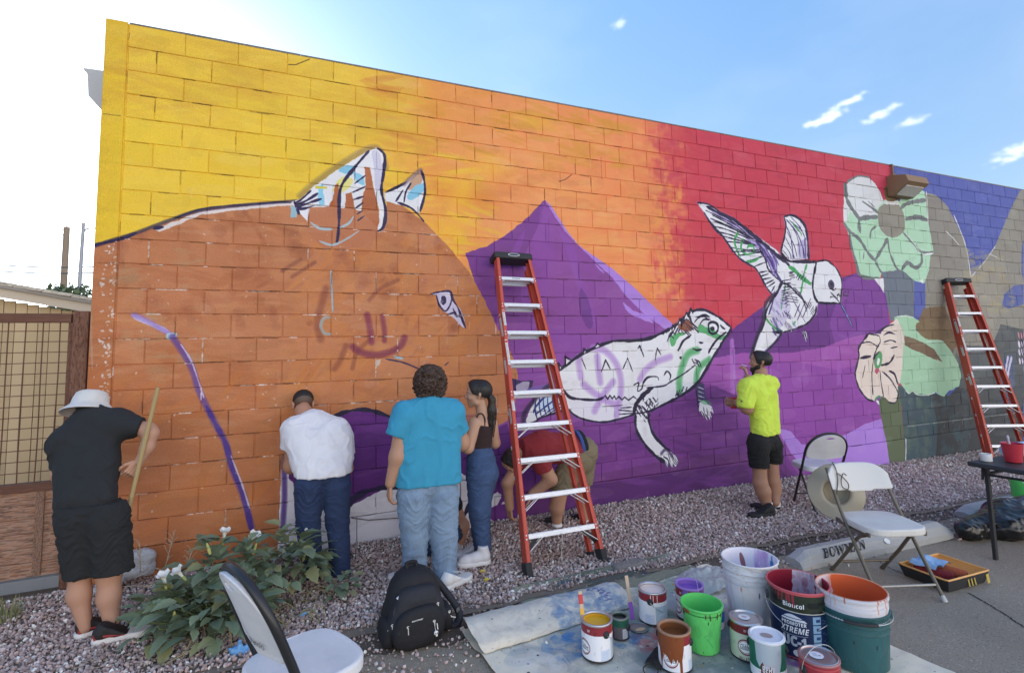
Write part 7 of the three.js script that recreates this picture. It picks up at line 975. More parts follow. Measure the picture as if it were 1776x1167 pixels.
// 4. woman with a ponytail
{
  const t = thing('person', 'person with long dark ponytail in dark brown strap top and high waisted blue jeans', 'person'), fd = [-.86, 0, -.5], sk = skinTone(.47, .27, .18);
  const body = [[2.776,0.881,0.8,0.0827,2.795,1.109,0.8,0.0881,1.25],[2.801,1.142,0.8,0.0686,2.803,1.253,0.8,0.0467],[2.803,1.253,0.8,0.0467,2.789,1.322,0.8,0.0491],[2.726,1.148,0.84,0.0628,2.651,0.969,0.86,0.0499],[2.651,0.969,0.86,0.0476,2.639,0.969,0.62,0.0375],[2.902,1.127,0.74,0.0601,2.951,0.954,0.7,0.048],[2.951,0.954,0.7,0.0454,2.936,0.903,0.5,0.0393],[2.774,0.786,0.8,0.0728,2.795,0.086,0.81,0.0383],[2.819,0.773,0.76,0.0688,2.796,0.078,0.72,0.039]];
  const h = headParts([2.774,1.39,0.8], [-.93, -.02, -.36], [0, 1, 0], .98), hl = handBones([2.64,0.971,0.6], [-.5, .3, -.8], [0, -1, .3], 1, .45, .88);
  bodyMesh('body', body, .025, fd, [h.geo, handGeo(hl), handGeo(handBones([2.938,0.9,0.48], [-.4, .2, -.9], [0, -1, 0], -1, .5, .88))], sk, t, .007);
  part('eye', h.eyes, eyeWhite, t); const dk = hairMat(.010, .008, .008);
  part('hair', hairGeo(h, .014, [[0, .03, .058], [0, -.35, 1]], [[0, -.012, -.02], [0, -1, .32]], .0055, strands(.0025, 8)), dk, t);
  part('ponytail', ruffle(meshSdf(boneSdf([[...h.at(.0, -.01, -.09), .03, ...h.at(0, -.05, -.115), .022], [...h.at(0, -.05, -.115), .026, ...h.at(.0, -.14, -.11), .036], [...h.at(.0, -.14, -.11), .036, ...h.at(.01, -.25, -.10), .024], [...h.at(.01, -.25, -.10), .024, ...h.at(.012, -.31, -.10), .008]], .03), [add3(h.at(0, -.16, -.1), [-.16, -.22, -.16]), add3(h.at(0, -.16, -.1), [.16, .26, .16])], .006), (x, y, z) => .005 * (nz(x * 110, y * 8, z * 110) + .5 * nz(x * 60, y * 14, z * 60))), hairMat(.022, .015, .012), t); { const r = rng(612), g = []; for (let i = 0; i < 90; i++) { const a = r() * 6.283, q = .024 * Math.sqrt(r()) + .008, l = .2 + .13 * r(), x = Math.cos(a) * q, z = Math.sin(a) * q; g.push(tube([h.at(x * .8, -.05, -.115 + z * .8), h.at(x * 1.35, -.05 - l * .4, -.115 + z * 1.2), h.at(x * 1.2 + .006, -.05 - l * .75, -.105 + z), h.at(x * .5 + .012 + .01 * (r() - .5), -.05 - l, -.1 + z * .6)], .0018, 10, 4)); } const o = part('loose_hair', g, hairMat(.03, .02, .015), t); o.userData.kind = 'stuff'; }
  part('hair_tie', xf(new THREE.TorusGeometry(.023, .006, 8, 18), h.at(0, -.05, -.115), [1.4, 0, 0]), mBlack, t);
  part('eyebrow', [rod(h.at(-.05, .036, .08), h.at(-.016, .04, .098), .004, .003, 6), rod(h.at(.05, .036, .08), h.at(.016, .04, .098), .004, .003, 6)], dk, t);
  const top = cotton(.032, .014, .014); part('tank_top', cloth([[2.782,0.918,0.8,0.1144,2.795,1.094,0.8,0.115,1.22]], .04, fd, [cutBelow(0.923), plane([2.832,1.13,0.8], [.3, 1, .1])], .006, folds(.004, 7, 5, 30)), top, t);
  part('strap', [tube([[2.793,1.12,0.88],[2.803,1.189,0.87],[2.785,1.231,0.85],[2.749,1.228,0.85],[2.718,1.173,0.88]], .006, 20, 6), tube([[2.836,1.114,0.86],[2.837,1.18,0.86],[2.832,1.224,0.82]], .006, 16, 6), tube([[2.899,1.086,0.76],[2.897,1.167,0.74],[2.855,1.204,0.74]], .006, 16, 6)], top, t);
  const jeans = denim(.045, .085, .19); part('jeans', cloth([[2.782,0.909,0.8,0.1095,2.785,0.832,0.8,0.1264,1.12],[2.785,0.832,0.8,0.1313,2.805,0.745,0.8,0.1386,1.12],[2.772,0.734,0.82,0.1207,2.762,0.441,0.82,0.0887],[2.762,0.441,0.82,0.0863,2.796,0.08,0.82,0.0549],[2.829,0.715,0.76,0.1179,2.779,0.416,0.74,0.083],[2.779,0.416,0.74,0.083,2.801,0.063,0.72,0.0561]], .03, fd, [plane([2.782,0.952,0.8], [0, 1, 0]), cutBelow(0.057)], .007, legFolds(.007, 33)), jeans, t);
  part('waistband', cloth([[2.783,0.966,0.8,0.1141,2.782,0.904,0.8,0.1168,1.2]], .02, fd, [plane([2.782,0.957,0.8], [0, 1, 0]), cutBelow(0.914)], .006), jeans, t); part('cuff', [rod([2.791,0.053,0.82], [2.791,0.081,0.82], .046, .047, 18), rod([2.8,0.04,0.72], [2.801,0.068,0.72], .044, .045, 18)], denim(.09, .15, .26), t);
  const wh = std(lin(.66, .66, .68), .65), so = std(lin(.76, .75, .74), .55); shoe(t, [2.82,0.0,0.876], 3.02, .265, wh, so, { high: 1, lace: so }); shoe(t, [2.831,0.0,0.689], 2.9, .26, wh, so, { lace: so });
}
// 5. person crouching between them
{
  const t = thing('person', 'person crouching low at the wall in navy shorts, mostly hidden behind the turquoise t-shirt', 'person'), fd = [.5, 0, -.85], sk = skinTone(.36, .19, .12);
  const body = [[2.48,0.175,0.5,0.0995,2.555,0.428,0.36,0.0983,1.2],[2.588,0.501,0.3,0.0578,2.597,0.554,0.27,0.0583],[2.641,0.453,0.38,0.0675,2.698,0.294,0.4,0.0544],[2.698,0.294,0.4,0.0518,2.645,0.195,0.24,0.0399],[2.492,0.452,0.34,0.0672,2.459,0.29,0.3,0.0518],[2.51,0.132,0.5,0.0797,2.711,0.209,0.44,0.0771],[2.711,0.199,0.44,0.0719,2.645,-0.049,0.42,0.0536],[2.645,-0.049,0.42,0.0485,2.665,-0.101,0.42,0.0409],[2.449,0.142,0.5,0.0793,2.438,0.205,0.34,0.0717],[2.438,0.205,0.34,0.0717,2.498,-0.051,0.3,0.0516]];
  const h = headParts([2.6,0.63,0.24], [.2, -.5, -.85], [0, .8, -.4], .96); bodyMesh('body', body, .025, fd, [h.geo, handGeo(handBones([2.642,0.187,0.23], [-.4, .1, -.9], [0, -1, 0], 1, .5, .92)), handGeo(handBones([2.461,0.277,0.29], [.3, .1, -.9], [0, -1, 0], -1, .5, .92))], sk, t, .008);
  part('hair', hairGeo(h, .014, [[0, .02, .05], [0, 0, 1]], [[0, -.05, -.06], [0, -1, -.2]], .006, strands(.003, 5)), hairMat(.012, .009, .008), t);
  part('shirt', cloth([[2.491,0.233,0.46,0.1407,2.555,0.428,0.36,0.1449,1.25],[2.63,0.454,0.38,0.083,2.669,0.381,0.39,0.0727],[2.489,0.455,0.35,0.0826,2.473,0.381,0.33,0.0723]], .03, fd, [plane(h.at(0, -.09, -.03), [0, .8, -.3])], .008, folds(.008, 5, 5, 41)), cotton(.014, .014, .018), t);
  part('shorts', cloth([[2.449,0.156,0.5,0.1339,2.51,0.146,0.5,0.1346,1.1],[2.5,0.134,0.5,0.1244,2.665,0.194,0.45,0.0919],[2.449,0.142,0.5,0.1239,2.438,0.183,0.38,0.0965],[2.414,0.114,0.5,0.079,2.433,0.016,0.46,0.0597]], .03, fd, [plane([2.679,0.204,0.44], [.95, .3, -.1])], .008, legFolds(.008, 44)), denim(.025, .045, .10), t);
  const wh = std(lin(.5, .5, .5), .7); shoe(t, [2.57,0.0,0.642], 1.1, .25, wh, wh, {}); shoe(t, [2.432,0.0,0.522], 1.5, .25, wh, wh, {});
}
// 6. person bent double behind the ladder
{
  const t = thing('person', 'person in red t-shirt and khaki shorts bent double behind the nearer ladder', 'person'), fd = [0, .2, -.98], sk = skinTone(.43, .235, .15);
  const body = [[3.873,0.76,0.49,0.096,3.461,0.791,0.44,0.0994,1.1],[3.339,0.764,0.4,0.0716,3.292,0.711,0.38,0.0605],[3.481,0.707,0.52,0.0762,3.564,0.537,0.56,0.0596],[3.564,0.537,0.56,0.0569,3.398,0.417,0.5,0.0432],[3.37,0.706,0.34,0.0725,3.2,0.503,0.36,0.0546],[3.2,0.503,0.36,0.0519,3.235,0.265,0.32,0.0412],[3.878,0.679,0.5,0.0845,3.691,0.439,0.5,0.0774],[3.69,0.412,0.5,0.0746,3.669,0.244,0.46,0.072],[3.669,0.244,0.46,0.0665,3.674,0.097,0.44,0.0472],[3.964,0.659,0.44,0.0859,3.982,0.352,0.4,0.0776],[3.989,0.351,0.4,0.0748,4.016,0.063,0.38,0.0489]];
  const h = headParts([3.268,0.703,0.38], [-.45, -.85, -.2], [-.8, .4, -.2], .98); bodyMesh('body', body, .025, fd, [h.geo, handGeo(handBones([3.386,0.413,0.5], [-.8, -.5, -.3], [0, -1, -.3], 1, .5, .95)), handGeo(handBones([3.235,0.254,0.32], [.1, -1, -.2], [.9, 0, -.3], -1, .5, .95))], sk, t, .008);
  part('hair', hairGeo(h, .012, [[0, .02, .05], [0, 0, 1]], [[0, -.05, -.06], [0, -1, -.2]], .006, strands(.003, 7)), hairMat(.016, .011, .009), t);
  part('shirt', cloth([[3.869,0.785,0.5,0.141,3.525,0.821,0.46,0.155,1.1],[3.525,0.821,0.46,0.155,3.409,0.793,0.42,0.1436,1.1]], .035, fd, [plane([3.896,0.837,0.5], [1, .12, .1]), plane([3.315,0.777,0.4], [-1, .1, 0])], .008, folds(.009, 5, 5, 51), [[[[3.467,0.758,0.5,0.1147,3.499,0.646,0.54,0.0813]], plane([3.51,0.618,0.54], [.35, -1, .1])], [[[3.394,0.753,0.37,0.1057,3.318,0.661,0.36,0.0774]], plane([3.305,0.641,0.36], [-.5, -1, 0])]]), cotton(.30, .032, .042), t);
  part('belt', cloth([[3.883,0.817,0.5,0.1497,3.94,0.793,0.49,0.1505,1.08]], .02, fd, [plane([3.947,0.811,0.5], [1, .16, 0]), plane([3.902,0.826,0.5], [-1, -.16, 0])], .007), cotton(.012, .012, .016), t); part('waistband', cloth([[3.857,0.824,0.5,0.1443,3.908,0.809,0.5,0.146,1.08]], .02, fd, [plane([3.909,0.825,0.5], [1, .14, 0]), plane([3.864,0.84,0.5], [-1, -.14, 0])], .007), cotton(.05, .09, .30), t);
  part('shorts', cloth([[3.958,0.743,0.5,0.1475,3.903,0.66,0.5,0.141,1.05],[3.859,0.683,0.51,0.1347,3.704,0.448,0.5,0.1107],[3.977,0.658,0.44,0.1377,3.97,0.367,0.41,0.109]], .03, fd, [cutBelow(0.414)], .008, legFolds(.008, 54)), cotton(.22, .18, .11), t);
  const dk = std(lin(.03, .03, .032), .7), wh = std(lin(.72, .72, .74), .9); part('sock', [rod([4.022,0.051,0.38], [4.005,0.131,0.38], .05, .046, 18), rod([3.673,0.065,0.44], [3.675,0.108,0.44], .05, .046, 18)], wh, t); shoe(t, [3.783,-0.0,0.349], 2.3, .28, dk, dk, {}); shoe(t, [4.077,-0.0,0.385], 2.1, .28, dk, dk, {});
}
// 7. man in the neon shirt, painting
{
  const t = thing('person', 'bearded person in neon yellow t-shirt and black shorts painting the hummingbird tail', 'person'), fd = [-.55, 0, -.83], sk = skinTone(.36, .19, .12);
  const body = [[5.993,0.691,0.84,0.0931,6.01,1.18,0.84,0.1002,1.2],[6.016,1.316,0.83,0.0692,6.04,1.458,0.82,0.0664],[5.773,1.282,0.88,0.0613,5.719,1.094,0.9,0.0637],[5.719,1.094,0.9,0.0606,5.887,1.112,0.62,0.0482],[6.206,1.301,0.74,0.0775,6.192,1.133,0.55,0.063],[6.192,1.133,0.55,0.0597,6.251,1.369,0.44,0.0442],[5.893,0.583,0.86,0.0736,5.885,0.297,0.86,0.0701],[5.885,0.297,0.86,0.0732,5.908,0.214,0.87,0.0761],[5.908,0.214,0.87,0.0731,5.925,0.054,0.9,0.0454],[6.138,0.548,0.8,0.0692,6.138,0.272,0.8,0.0721],[6.138,0.272,0.8,0.0752,6.148,0.191,0.8,0.0752],[6.148,0.191,0.8,0.072,6.106,0.062,0.84,0.0464]];
  const h = headParts([6.05,1.564,0.82], [-.72, .08, -.69], [0, 1, .05], .98), hl = handBones([5.891,1.117,0.6], [-.75, .1, -.6], [-.3, .2, -.9], 1, .75, .95), hr = handBones([6.263,1.382,0.43], [-.1, .95, -.2], [-.5, -.1, -.85], -1, .55, .95);
  bodyMesh('body', body, .025, fd, [h.geo, handGeo(hl), handGeo(hr)], sk, t, .008); part('eye', h.eyes, eyeWhite, t);
  const dk = hairMat(.009, .008, .008); part('hair', hairGeo(h, .012, [[0, .045, .065], [0, -.3, 1]], [[0, -.03, -.05], [0, -1, .1]], .006, strands(.002, 9)), dk, t);
  const bd = [[...h.at(-.055, -.05, .03), .026, ...h.at(0, -.085, .07), .03], [...h.at(.055, -.05, .03), .026, ...h.at(0, -.085, .07), .03], [...h.at(0, -.085, .068), .032, ...h.at(0, -.145, .06), .022]]; part('beard', ruffle(meshSdf(boneSdf(bd, .02), boneBounds(bd, .03), .006), strands(.004, 11)), dk, t);
  part('shirt', cloth([[5.923,1.217,0.86,0.1241,5.956,0.819,0.86,0.136,1.2],[6.113,1.204,0.82,0.1266,6.089,0.817,0.84,0.1252,1.2],[5.786,1.305,0.87,0.0983,6.02,1.359,0.83,0.0818],[6.02,1.359,0.83,0.0818,6.237,1.314,0.76,0.0968]], .045, fd, [cutBelow(0.796)], .0075, folds(.010, 5, 4, 61), [[[[5.766,1.294,0.88,0.098,5.706,1.13,0.9,0.0818]], plane([5.703,1.101,0.9], [-.1, -1, 0])], [[[6.211,1.289,0.75,0.0968,6.226,1.189,0.62,0.0823]], plane([6.218,1.176,0.61], [-.5, -.5, -.8])]]), cotton(.66, .86, .09), t);
  part('shorts', cloth([[5.907,0.738,0.86,0.123,6.103,0.714,0.82,0.1255,1.15],[5.875,0.694,0.87,0.1133,5.873,0.479,0.87,0.0976],[6.156,0.657,0.8,0.1137,6.162,0.435,0.8,0.0913]], .03, fd, [cutBelow(0.469), plane([5.993,0.826,0.85], [0, 1, 0])], .008, legFolds(.007, 64)), cotton(.012, .012, .013), t);
  part('mark', rbox(.02, .014, .003, .001, [5.559,1.182,0.985], [0, -.4, 0]), mBlack, t);
  const bl = std(lin(.016, .016, .017), .75), wh = std(lin(.76, .76, .78), .9); part('sock', [rod([5.938,0.017,0.9], [5.933,0.104,0.89], .046, .05, 18), rod([6.12,0.024,0.84], [6.118,0.106,0.83], .044, .048, 18)], wh, t);
  shoe(t, [5.922,0.0,0.976], 2.98, .30, bl, bl, { lace: bl, thick: 1.3 }); shoe(t, [6.15,-0.0,0.856], 2.5, .29, bl, bl, { lace: bl, thick: 1.3 });
  const c = [5.899,1.105,0.55], cp = thing('paint_cup', 'red plastic cup held by the person in the neon shirt', 'cup', [c[0], c[1] - .06, c[2]]); part('cup', lathe([[.001, .002], [.034, .002], [.036, .008], [.047, .115], [.05, .117], [.048, .12], [.044, .116], [.033, .01], [.001, .008]], 30), std(lin(.56, .02, .02), .4), cp); part('paint', new THREE.CircleGeometry(.041, 24).rotateX(-Math.PI / 2).translate(0, .085, 0), std(lin(.3, .06, .3), .35), cp);
  const b0 = [6.328,1.493,0.37], br = thing('paint_brush', 'thin paint brush in the raised hand of the bearded person', 'brush', b0); part('handle', rod([0, 0, 0], [.05, -.13, .09], .006, .004, 10), std(lin(.3, .05, .04), .5), br); part('bristles', rod([0, 0, 0], [-.022, .03, -.06], .008, .004, 10), std(lin(.6, .6, .62), .9), br);
}

// ---------------------------------------------------------------- plants and litter
function leafGeo(seed, lobes) {                                   // an ovate leaf 1 unit long along +x, folded on its midrib, its rim lobed, drooping
  const r = rng(seed), n = 8, P = [], U = [], I = [], half = [0, .17, .27, .31, .30, .25, .18, .09, 0];
  for (let i = 0; i <= n; i++) { const u = i / n, w = half[i] * (1 + (i % 2 ? -lobes : lobes) * (i > 0 && i < n ? 1 : 0)) , bend = -.32 * u * u; for (const s of [-1, -.5, 0, .5, 1]) { P.push(u, bend + .16 * Math.abs(s) * w * 1.6 - (Math.abs(s) === 1 ? .02 * r() : 0), s * w * (.92 + .16 * r())); U.push(u, s * .5 + .5); } }
  for (let i = 0; i < n; i++) for (let j = 0; j < 4; j++) { const a = i * 5 + j; I.push(a, a + 1, a + 5, a + 1, a + 6, a + 5); }
  const g = new THREE.BufferGeometry(); g.setAttribute('position', new THREE.Float32BufferAttribute(P, 3)); g.setAttribute('uv', new THREE.Float32BufferAttribute(U, 2)); g.setIndex(I); g.computeVertexNormals(); return g;
}
const leafTex = canvasTex(256, 128, (c, w, h) => { c.fillStyle = '#ffffff'; c.fillRect(0, 0, w, h); const r = rng(7); for (let i = 0; i < 500; i++) { const v = 170 + r() * 85; c.globalAlpha = .3; c.fillStyle = `rgb(${v},${v},${v})`; c.fillRect(r() * w, r() * h, 8, 4); } c.globalAlpha = .7; c.strokeStyle = '#e8f4d8'; c.lineWidth = 3; c.beginPath(); c.moveTo(0, h / 2); c.lineTo(w, h / 2); for (let i = 1; i < 7; i++) { c.moveTo(i * 32, h / 2); c.lineTo(i * 32 + 40, 8); c.moveTo(i * 32, h / 2); c.lineTo(i * 32 + 40, h - 8); } c.lineWidth = 1.4; c.stroke(); c.globalAlpha = 1; });
const leafGeos = [leafGeo(1, .05), leafGeo(2, .12), leafGeo(3, .16)];
const leafMats = [[.165, .225, .135], [.19, .25, .15], [.13, .19, .12], [.25, .26, .12]].map((c) => { const m = leafMat(...c, .3); m.map = leafTex; m.roughness = .7; return m; });
{
  const t = thing('jimsonweed', 'sprawling leafy plant with white trumpet flowers at the foot of the brown paint', 'plant', [.93, .0, .93]), r = rng(202);
  // heap of branches: centres and radii of the foliage, relative to the root
  const heaps = [[-.30, .14, .10, .24, .15, .25], [-.10, .19, .16, .28, .19, .28], [.12, .24, .02, .29, .24, .28], [.32, .24, -.16, .26, .25, .26], [-.26, .12, -.1, .22, .12, .2], [.02, .14, .24, .30, .15, .2], [.45, .20, -.22, .18, .2, .2], [-.06, .30, -.12, .24, .19, .2]];
  const stemM = std(lin(.13, .17, .07), .7), lm = [], q = new THREE.Object3D(), col = new THREE.Color(); let n = 0;
  const I = new THREE.InstancedMesh(leafGeos[1], leafMats[0], 348); I.name = 'inner_foliage'; I.userData.kind = 'stuff'; I.castShadow = I.receiveShadow = true; let k = 0;
  const stems = [];
  for (let i = 0; i < 640; i++) {
    const hp = heaps[i % 8], a = r() * 7, v = r() * 1.5 - .35, outer = i < 292, d = outer ? .82 + .24 * r() : .3 + .55 * r(), cv = Math.sqrt(Math.max(0, 1 - Math.min(1, v * v)));
    const nx = Math.cos(a) * cv, nzv = Math.sin(a) * cv, ny = Math.max(-.3, v), p = V(hp[0] + nx * hp[3] * d, Math.max(.03, hp[1] + ny * hp[4] * d), hp[2] + nzv * hp[5] * d);
    const yaw = Math.atan2(-nzv, nx) + (r() - .5) * 1.5, pitch = .15 + .45 * ny - .35 * (1 - ny) * r() + (r() - .5) * .5, sc = (.055 + .10 * r()) * (outer ? 1.08 : .9);
    if (outer) { const o = part('leaf', leafGeos[i % 3], leafMats[Math.floor(r() * 4)], t); o.position.copy(p); o.rotation.set((r() - .5) * .9, yaw, pitch, 'YZX'); o.scale.setScalar(sc); if (i % 4 === 0) { const e = p.clone().multiplyScalar(.55); e.y = p.y * .45; stems.push(tube([[hp[0] * .25, .01, hp[2] * .25], e, p.clone().add(V(0, -.02, 0)), p], .0045, 8, 5)); } n++; }
    else if (k < 348) { q.position.copy(p); q.rotation.set((r() - .5) * .9, yaw, pitch, 'YZX'); q.scale.setScalar(sc); q.updateMatrix(); I.setMatrixAt(k, q.matrix); I.setColorAt(k, col.setScalar(.7 + .6 * r())); k++; }
  }
  t.add(I); part('stem', stems, stemM, t);
  const white = new THREE.MeshPhysicalMaterial({ color: lin(.78, .77, .72), roughness: .7, transmission: .15, thickness: 0, side: THREE.DoubleSide }), cal = std(lin(.30, .36, .12), .7);
  const flower = (p, dir, s, open) => { const fl = part('flower', lathe([[.008, 0], [.011, .05], [.017, .085], [.03 + .012 * open, .11], [.045 + .014 * open, .118], [.043 + .012 * open, .121], [.028 + .012 * open, .113], [.014, .086], [.008, .05]], 20), white, t); { const g = fl.geometry, pp = g.attributes.position; for (let i = 0; i < pp.count; i++) { const a = Math.atan2(pp.getZ(i), pp.getX(i)), rr = Math.hypot(pp.getX(i), pp.getZ(i)), w = smooth(.02, .05, rr); pp.setY(i, pp.getY(i) + w * .010 * Math.sin(5 * a)); } g.computeVertexNormals(); } part('calyx', lathe([[.003, -.02], [.010, -.015], [.0125, .02], [.0095, .045]], 12), cal, fl); fl.position.copy(V(...p).sub(t.position)); fl.quaternion.setFromUnitVectors(V(0, 1, 0), V(...dir).normalize()); fl.scale.setScalar(s); };
  flower([0.882,0.468,0.78], [.15, 1, .1], .8, .1); flower([1.05,0.41,0.76], [.35, .9, .2], .85, .4); flower([0.603,0.337,1.05], [-.15, .9, .2], .8, .3); flower([0.699,0.356,1.02], [-.5, .8, .25], .75, .4); flower([1.387,0.344,0.6], [.6, .8, .3], .75, 0);
  for (const [p, d] of [[[0.808,0.454,0.85], [-.3, 1, 0]], [[0.672,0.179,1.15], [0, 1, .3]], [[1.079,0.391,0.8], [.3, 1, .1]], [[1.409,0.22,0.62], [.2, 1, .1]], [[1.322,0.325,0.6], [.5, .8, 0]]]) { const b = part('bud', lathe([[.002, 0], [.009, .008], [.011, .04], [.008, .07], [.002, .085]], 12), std(lin(.46, .48, .16), .7), t); b.position.copy(V(...d).normalize().multiplyScalar(-.03).add(V(...p)).sub(t.position)); b.quaternion.setFromUnitVectors(V(0, 1, 0), V(...d).normalize()); }
  const u = thing('weed_sprout', 'small leafy sprout on the gravel beside the larger plant', 'plant', [1.661,0.0,0.933]), st = []; for (let i = 0; i < 24; i++) { const a = r() * 7, d = .03 + .1 * r(), p = V(Math.cos(a) * d, .05 + .14 * r(), Math.sin(a) * d), o = part('leaf', leafGeos[i % 3], leafMats[i % 4], u); o.position.copy(p); o.rotation.set((r() - .5), Math.atan2(-p.z, p.x), .3 * r(), 'YZX'); o.scale.setScalar(.06 + .05 * r()); if (i % 3 === 0) st.push(tube([[0, 0, 0], [p.x * .4, p.y * .6, p.z * .4], p], .0028, 6, 5)); } part('stem', st, stemM, u);
  // dry stalks and tangled vines
  const dry = std(lin(.50, .41, .29), .9), vine = std(lin(.30, .27, .13), .85);
  const twig = (pts, rad) => tube(pts, rad, 30, 5), d1 = thing('dry_weed', 'pale dead weed stalks standing against the brown paint left of the plant', 'dry weed', [0.428,0.0,0.039]), b = d1.position, rel = (a) => [a[0] - b.x, a[1] - b.y, a[2] - b.z], geos = [];
  geos.push(twig([[0.369,0.0,0.033], [0.454,0.224,0.25], [0.464,0.296,0.22], [0.487,0.413,0.2]].map(rel), .004), twig([[0.565,-0.0,0.049], [0.604,0.216,0.3], [0.625,0.29,0.28]].map(rel), .0035), twig([[0.215,-0.0,-0.063], [0.301,0.248,0.3], [0.284,0.408,0.28]].map(rel), .003), twig([[0.092,0.0,-0.035], [0.362,0.211,0.6], [0.456,0.229,0.7]].map(rel), .004), twig([[0.392,0.212,0.3], [0.481,0.194,0.35], [0.591,0.225,0.4]].map(rel), .003));
  for (let i = 0; i < 34; i++) { const s = [[[0.487,0.413,0.2], [0.448,0.191,0.27]], [[0.625,0.29,0.28], [0.605,0.174,0.3]], [[0.284,0.408,0.28], [0.303,0.207,0.3]]][i % 3], f = r(), a = [0, 1, 2].map((c) => mix(s[0][c], s[1][c], f)), e = [a[0] + (r() - .5) * .10, a[1] + .02 + .05 * r(), a[2] + (r() - .5) * .06]; geos.push(twig([a, [mix(a[0], e[0], .5), mix(a[1], e[1], .7), a[2]], e].map(rel), .0018)); }
  part('stalk', geos, dry, d1);
  const d2 = thing('vine_tangle', 'tangle of pale runners spilling from the plant over the gravel', 'vine', [1.209,0.0,1.103]), v2 = [], bb = d2.position; for (let i = 0; i < 30; i++) { const x = (r() - .35) * .75 - .15, z = (r() - .5) * .42, l = .1 + .22 * r(), a = r() * 7; v2.push(tube([[x, .02, z], [x + Math.cos(a) * l * .4, .05 + .08 * r(), z + Math.sin(a) * l * .4], [x + Math.cos(a + .5) * l * .8, .06 * r() + .02, z + Math.sin(a + .5) * l * .8], [x + Math.cos(a + 1) * l, .012, z + Math.sin(a + 1) * l]], .0028, 16, 5)); } part('runner', v2, vine, d2);
}
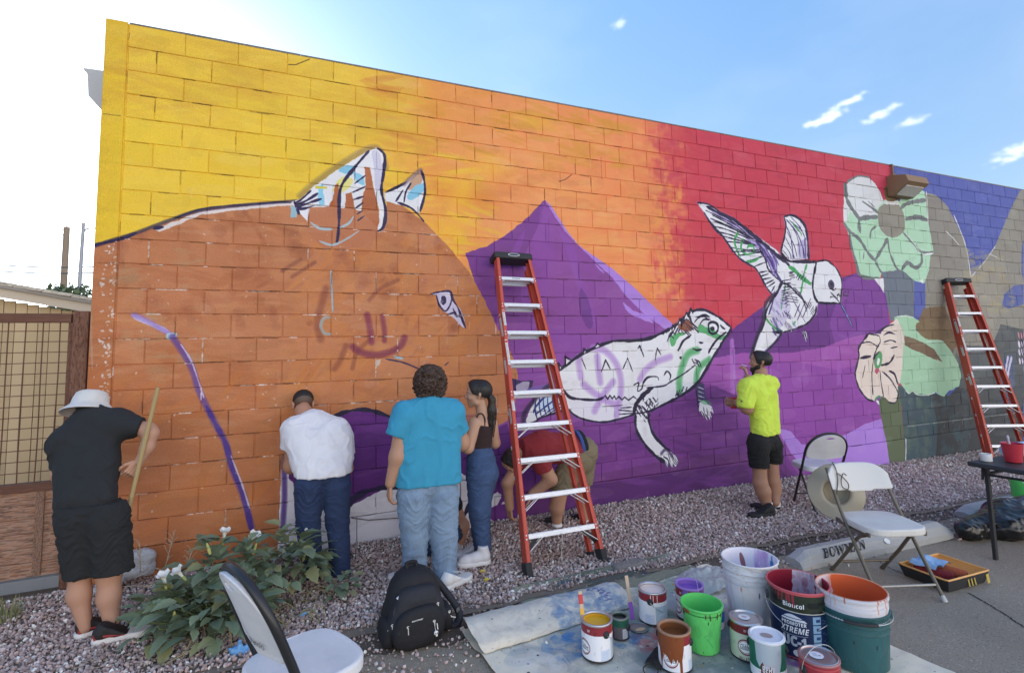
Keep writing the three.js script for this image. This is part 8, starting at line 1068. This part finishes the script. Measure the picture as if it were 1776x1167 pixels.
{
  // lump of painted concrete at the corner of the wall
  const c = [0.243,0.214,0.12], f = boneSdf([[c[0] - .06, c[1] + .03, c[2], .06, c[0] + .06, c[1] + .03, c[2], .06], [c[0] - .05, c[1] - .05, c[2], .06, c[0] + .06, c[1] - .05, c[2], .06], [c[0] - .1, c[1] - .07, c[2] + .06, .04, c[0] - .22, c[1] - .12, c[2] + .12, .03]], .02);
  single('concrete_lump', meshSdf((x, y, z) => f(x, y, z) + .02 * fbm(x * 16, y * 16, z * 16, 3), [[c[0] - .32, c[1] - .22, c[2] - .12], [c[0] + .18, c[1] + .14, c[2] + .24]], .009), std(lin(.55, .56, .58), .9, { bumpMap: rep(roughBump, 4), bumpScale: .01 }), 'rough pale lump of concrete at the wall behind the dry weeds', 'concrete lump');
  const s = [3.801,0.0,1.411], sl = meshSdf(((f2) => (x, y, z) => Math.max(f2(x, y, z) + .012 * fbm(x * 14, y * 14, z * 14, 3), y - s[1] - .055))(boneSdf([[s[0] - .09, .02, s[2], .055, s[0] + .1, .02, s[2] - .01, .06]], .02)), [[s[0] - .2, -.05, s[2] - .1], [s[0] + .2, .12, s[2] + .1]], .009);
  single('flat_stone', sl, std(lin(.26, .23, .21), .95, { bumpMap: rep(roughBump, 5), bumpScale: .008 }), 'flat grey stone lying in the gravel behind the drop cloth', 'stone');
  const bt = thing('glove', 'crumpled blue rubber glove on the ground behind the white chair', 'glove', [1.051,0.0,1.398]), gf = boneSdf([[-.02, .03, 0, .03, .03, .02, .01, .028], [.03, .03, 0, .012, .05, .07, .0, .009], [.0, .04, 0, .012, .0, .09, .01, .01], [-.02, .03, .0, .013, -.05, .06, .02, .01], [.02, .02, .02, .014, .06, .01, .05, .009]], .02); part('rubber', ruffle(meshSdf(gf, [[-.1, -.01, -.06], [.1, .13, .1]], .005), (x, y, z) => .006 * nz(x * 60, y * 60, z * 60)), std(lin(.13, .33, .62), .5), bt);
  const sc = single('blue_scrap', ruffle(meshSdf(boneSdf([[0, .012, 0, .014, .035, .02, -.01, .012]], .01), [[-.03, -.01, -.04], [.07, .05, .03]], .004), (x, y, z) => .005 * nz(x * 80, y * 80, z * 80)), std(lin(.16, .36, .58), .5), 'small blue scrap on the gravel below the vines', 'scrap'); sc.position.set(...[1.38,0.0,1.129]); sc.position.y += .02;
  const b = [1.288,0.496,2.35], bo = thing('water_bottle', 'clear plastic bottle with a white cap behind the white chair back', 'bottle', [b[0], 0, b[2] - .12]); part('bottle', lathe([[.001, .0], [.03, .0], [.033, .006], [.033, .03], [.031, .034], [.033, .038], [.033, .12], [.03, .14], [.014, .175], [.0125, .19]], 30), new THREE.MeshPhysicalMaterial({ color: 0xffffff, roughness: .08, transmission: .9, thickness: 0 }), bo); part('cap', rod([0, .187, 0], [0, .207, 0], .0155, .0155, 20), std(lin(.78, .79, .8), .4), bo);
  const r = rng(301), fl = std(lin(.55, .42, .05), .7); for (const [p, l] of [[[2.689,0.0,1.047], 'fallen yellow petals near the white shoe and ladder'], [[2.668,0.0,1.197], 'single yellow petal on the gravel by the backpack']]) { const o = single('petal', ruffle(meshSdf(boneSdf([[0, .006, 0, .012, .02, .01, .006, .009]], .01), [[-.03, -.02, -.03], [.05, .04, .04]], .004), (x, y, z) => .005 * nz(x * 90, y * 90, z * 90)), fl, l, 'petal'); o.position.set(p[0], p[1] + .045, p[2]); }
  // twigs and leaf litter on the gravel
  const tw = []; for (let i = 0; i < 260; i++) { const x = .2 + 8 * r() * r(), z = .05 + 1.5 * r(), a = r() * 7, l = .02 + .08 * r(), y = gy(x) + .055; tw.push(rod([x, y, z], [x + Math.cos(a) * l, y + .012 * r(), z + Math.sin(a) * l], .0016, .001, 5)); } const lt = single('twig_litter', tw, std(lin(.42, .34, .24), .9), 'dry twigs and straw scattered over the gravel', 'litter'); lt.userData.kind = 'stuff';
  // cracks in the asphalt: narrow open joints filled with dark grit
  const crack = (pts, w) => { const P = [], I = [], c = new THREE.CatmullRomCurve3(pts.map((p) => V(p[0], 0, p[2]))).getPoints(90); c.forEach((p, i) => { const q = c[Math.min(90, i + 1)], o = c[Math.max(0, i - 1)], d = q.clone().sub(o).normalize(), j = .012 * nz(i * .7, w * 99, 1), ww = w * (.5 + .8 * Math.abs(nz(i * .31, 5, 2)) + .3); for (const s of [-1, 1]) { const x = p.x - d.z * (s * ww + j), z = p.z + d.x * (s * ww + j); P.push(x, gy(x) + .003, z); } }); for (let i = 0; i < 90; i++) I.push(i * 2, i * 2 + 1, i * 2 + 2, i * 2 + 1, i * 2 + 3, i * 2 + 2); const g = new THREE.BufferGeometry(); g.setAttribute('position', new THREE.Float32BufferAttribute(P, 3)); g.setIndex(I); g.computeVertexNormals(); return g; };
  struct('asphalt_crack', crack([[5.769,0.0,2.719], [5.704,0.0,2.855], [5.629,0.0,2.99], [5.553,0.0,3.11], [5.584,0.0,3.268]], .006), std(lin(.03, .028, .026), 1)); struct('asphalt_crack', crack([[5.777,-0.0,2.083], [5.707,0.0,2.236], [5.693,0.0,2.369]], .004), std(lin(.03, .028, .026), 1));
  const gl = leafMats[3], gr = thing('grass_tuft', 'pale green weed tuft growing under the gate at the left edge', 'weed', [-0.423,0.0,0.335]), gg = []; for (let i = 0; i < 60; i++) { const a = r() * 7, d = .08 * r(), h = .06 + .12 * r(), e = .05 * r(); gg.push(bar([Math.cos(a) * d, 0, Math.sin(a) * d], [Math.cos(a) * (d + e), h, Math.sin(a) * (d + e)], .005, .001)); } part('blades', gg, std(lin(.20, .22, .09), .8), gr);
}

renderer.render(scene, camera);
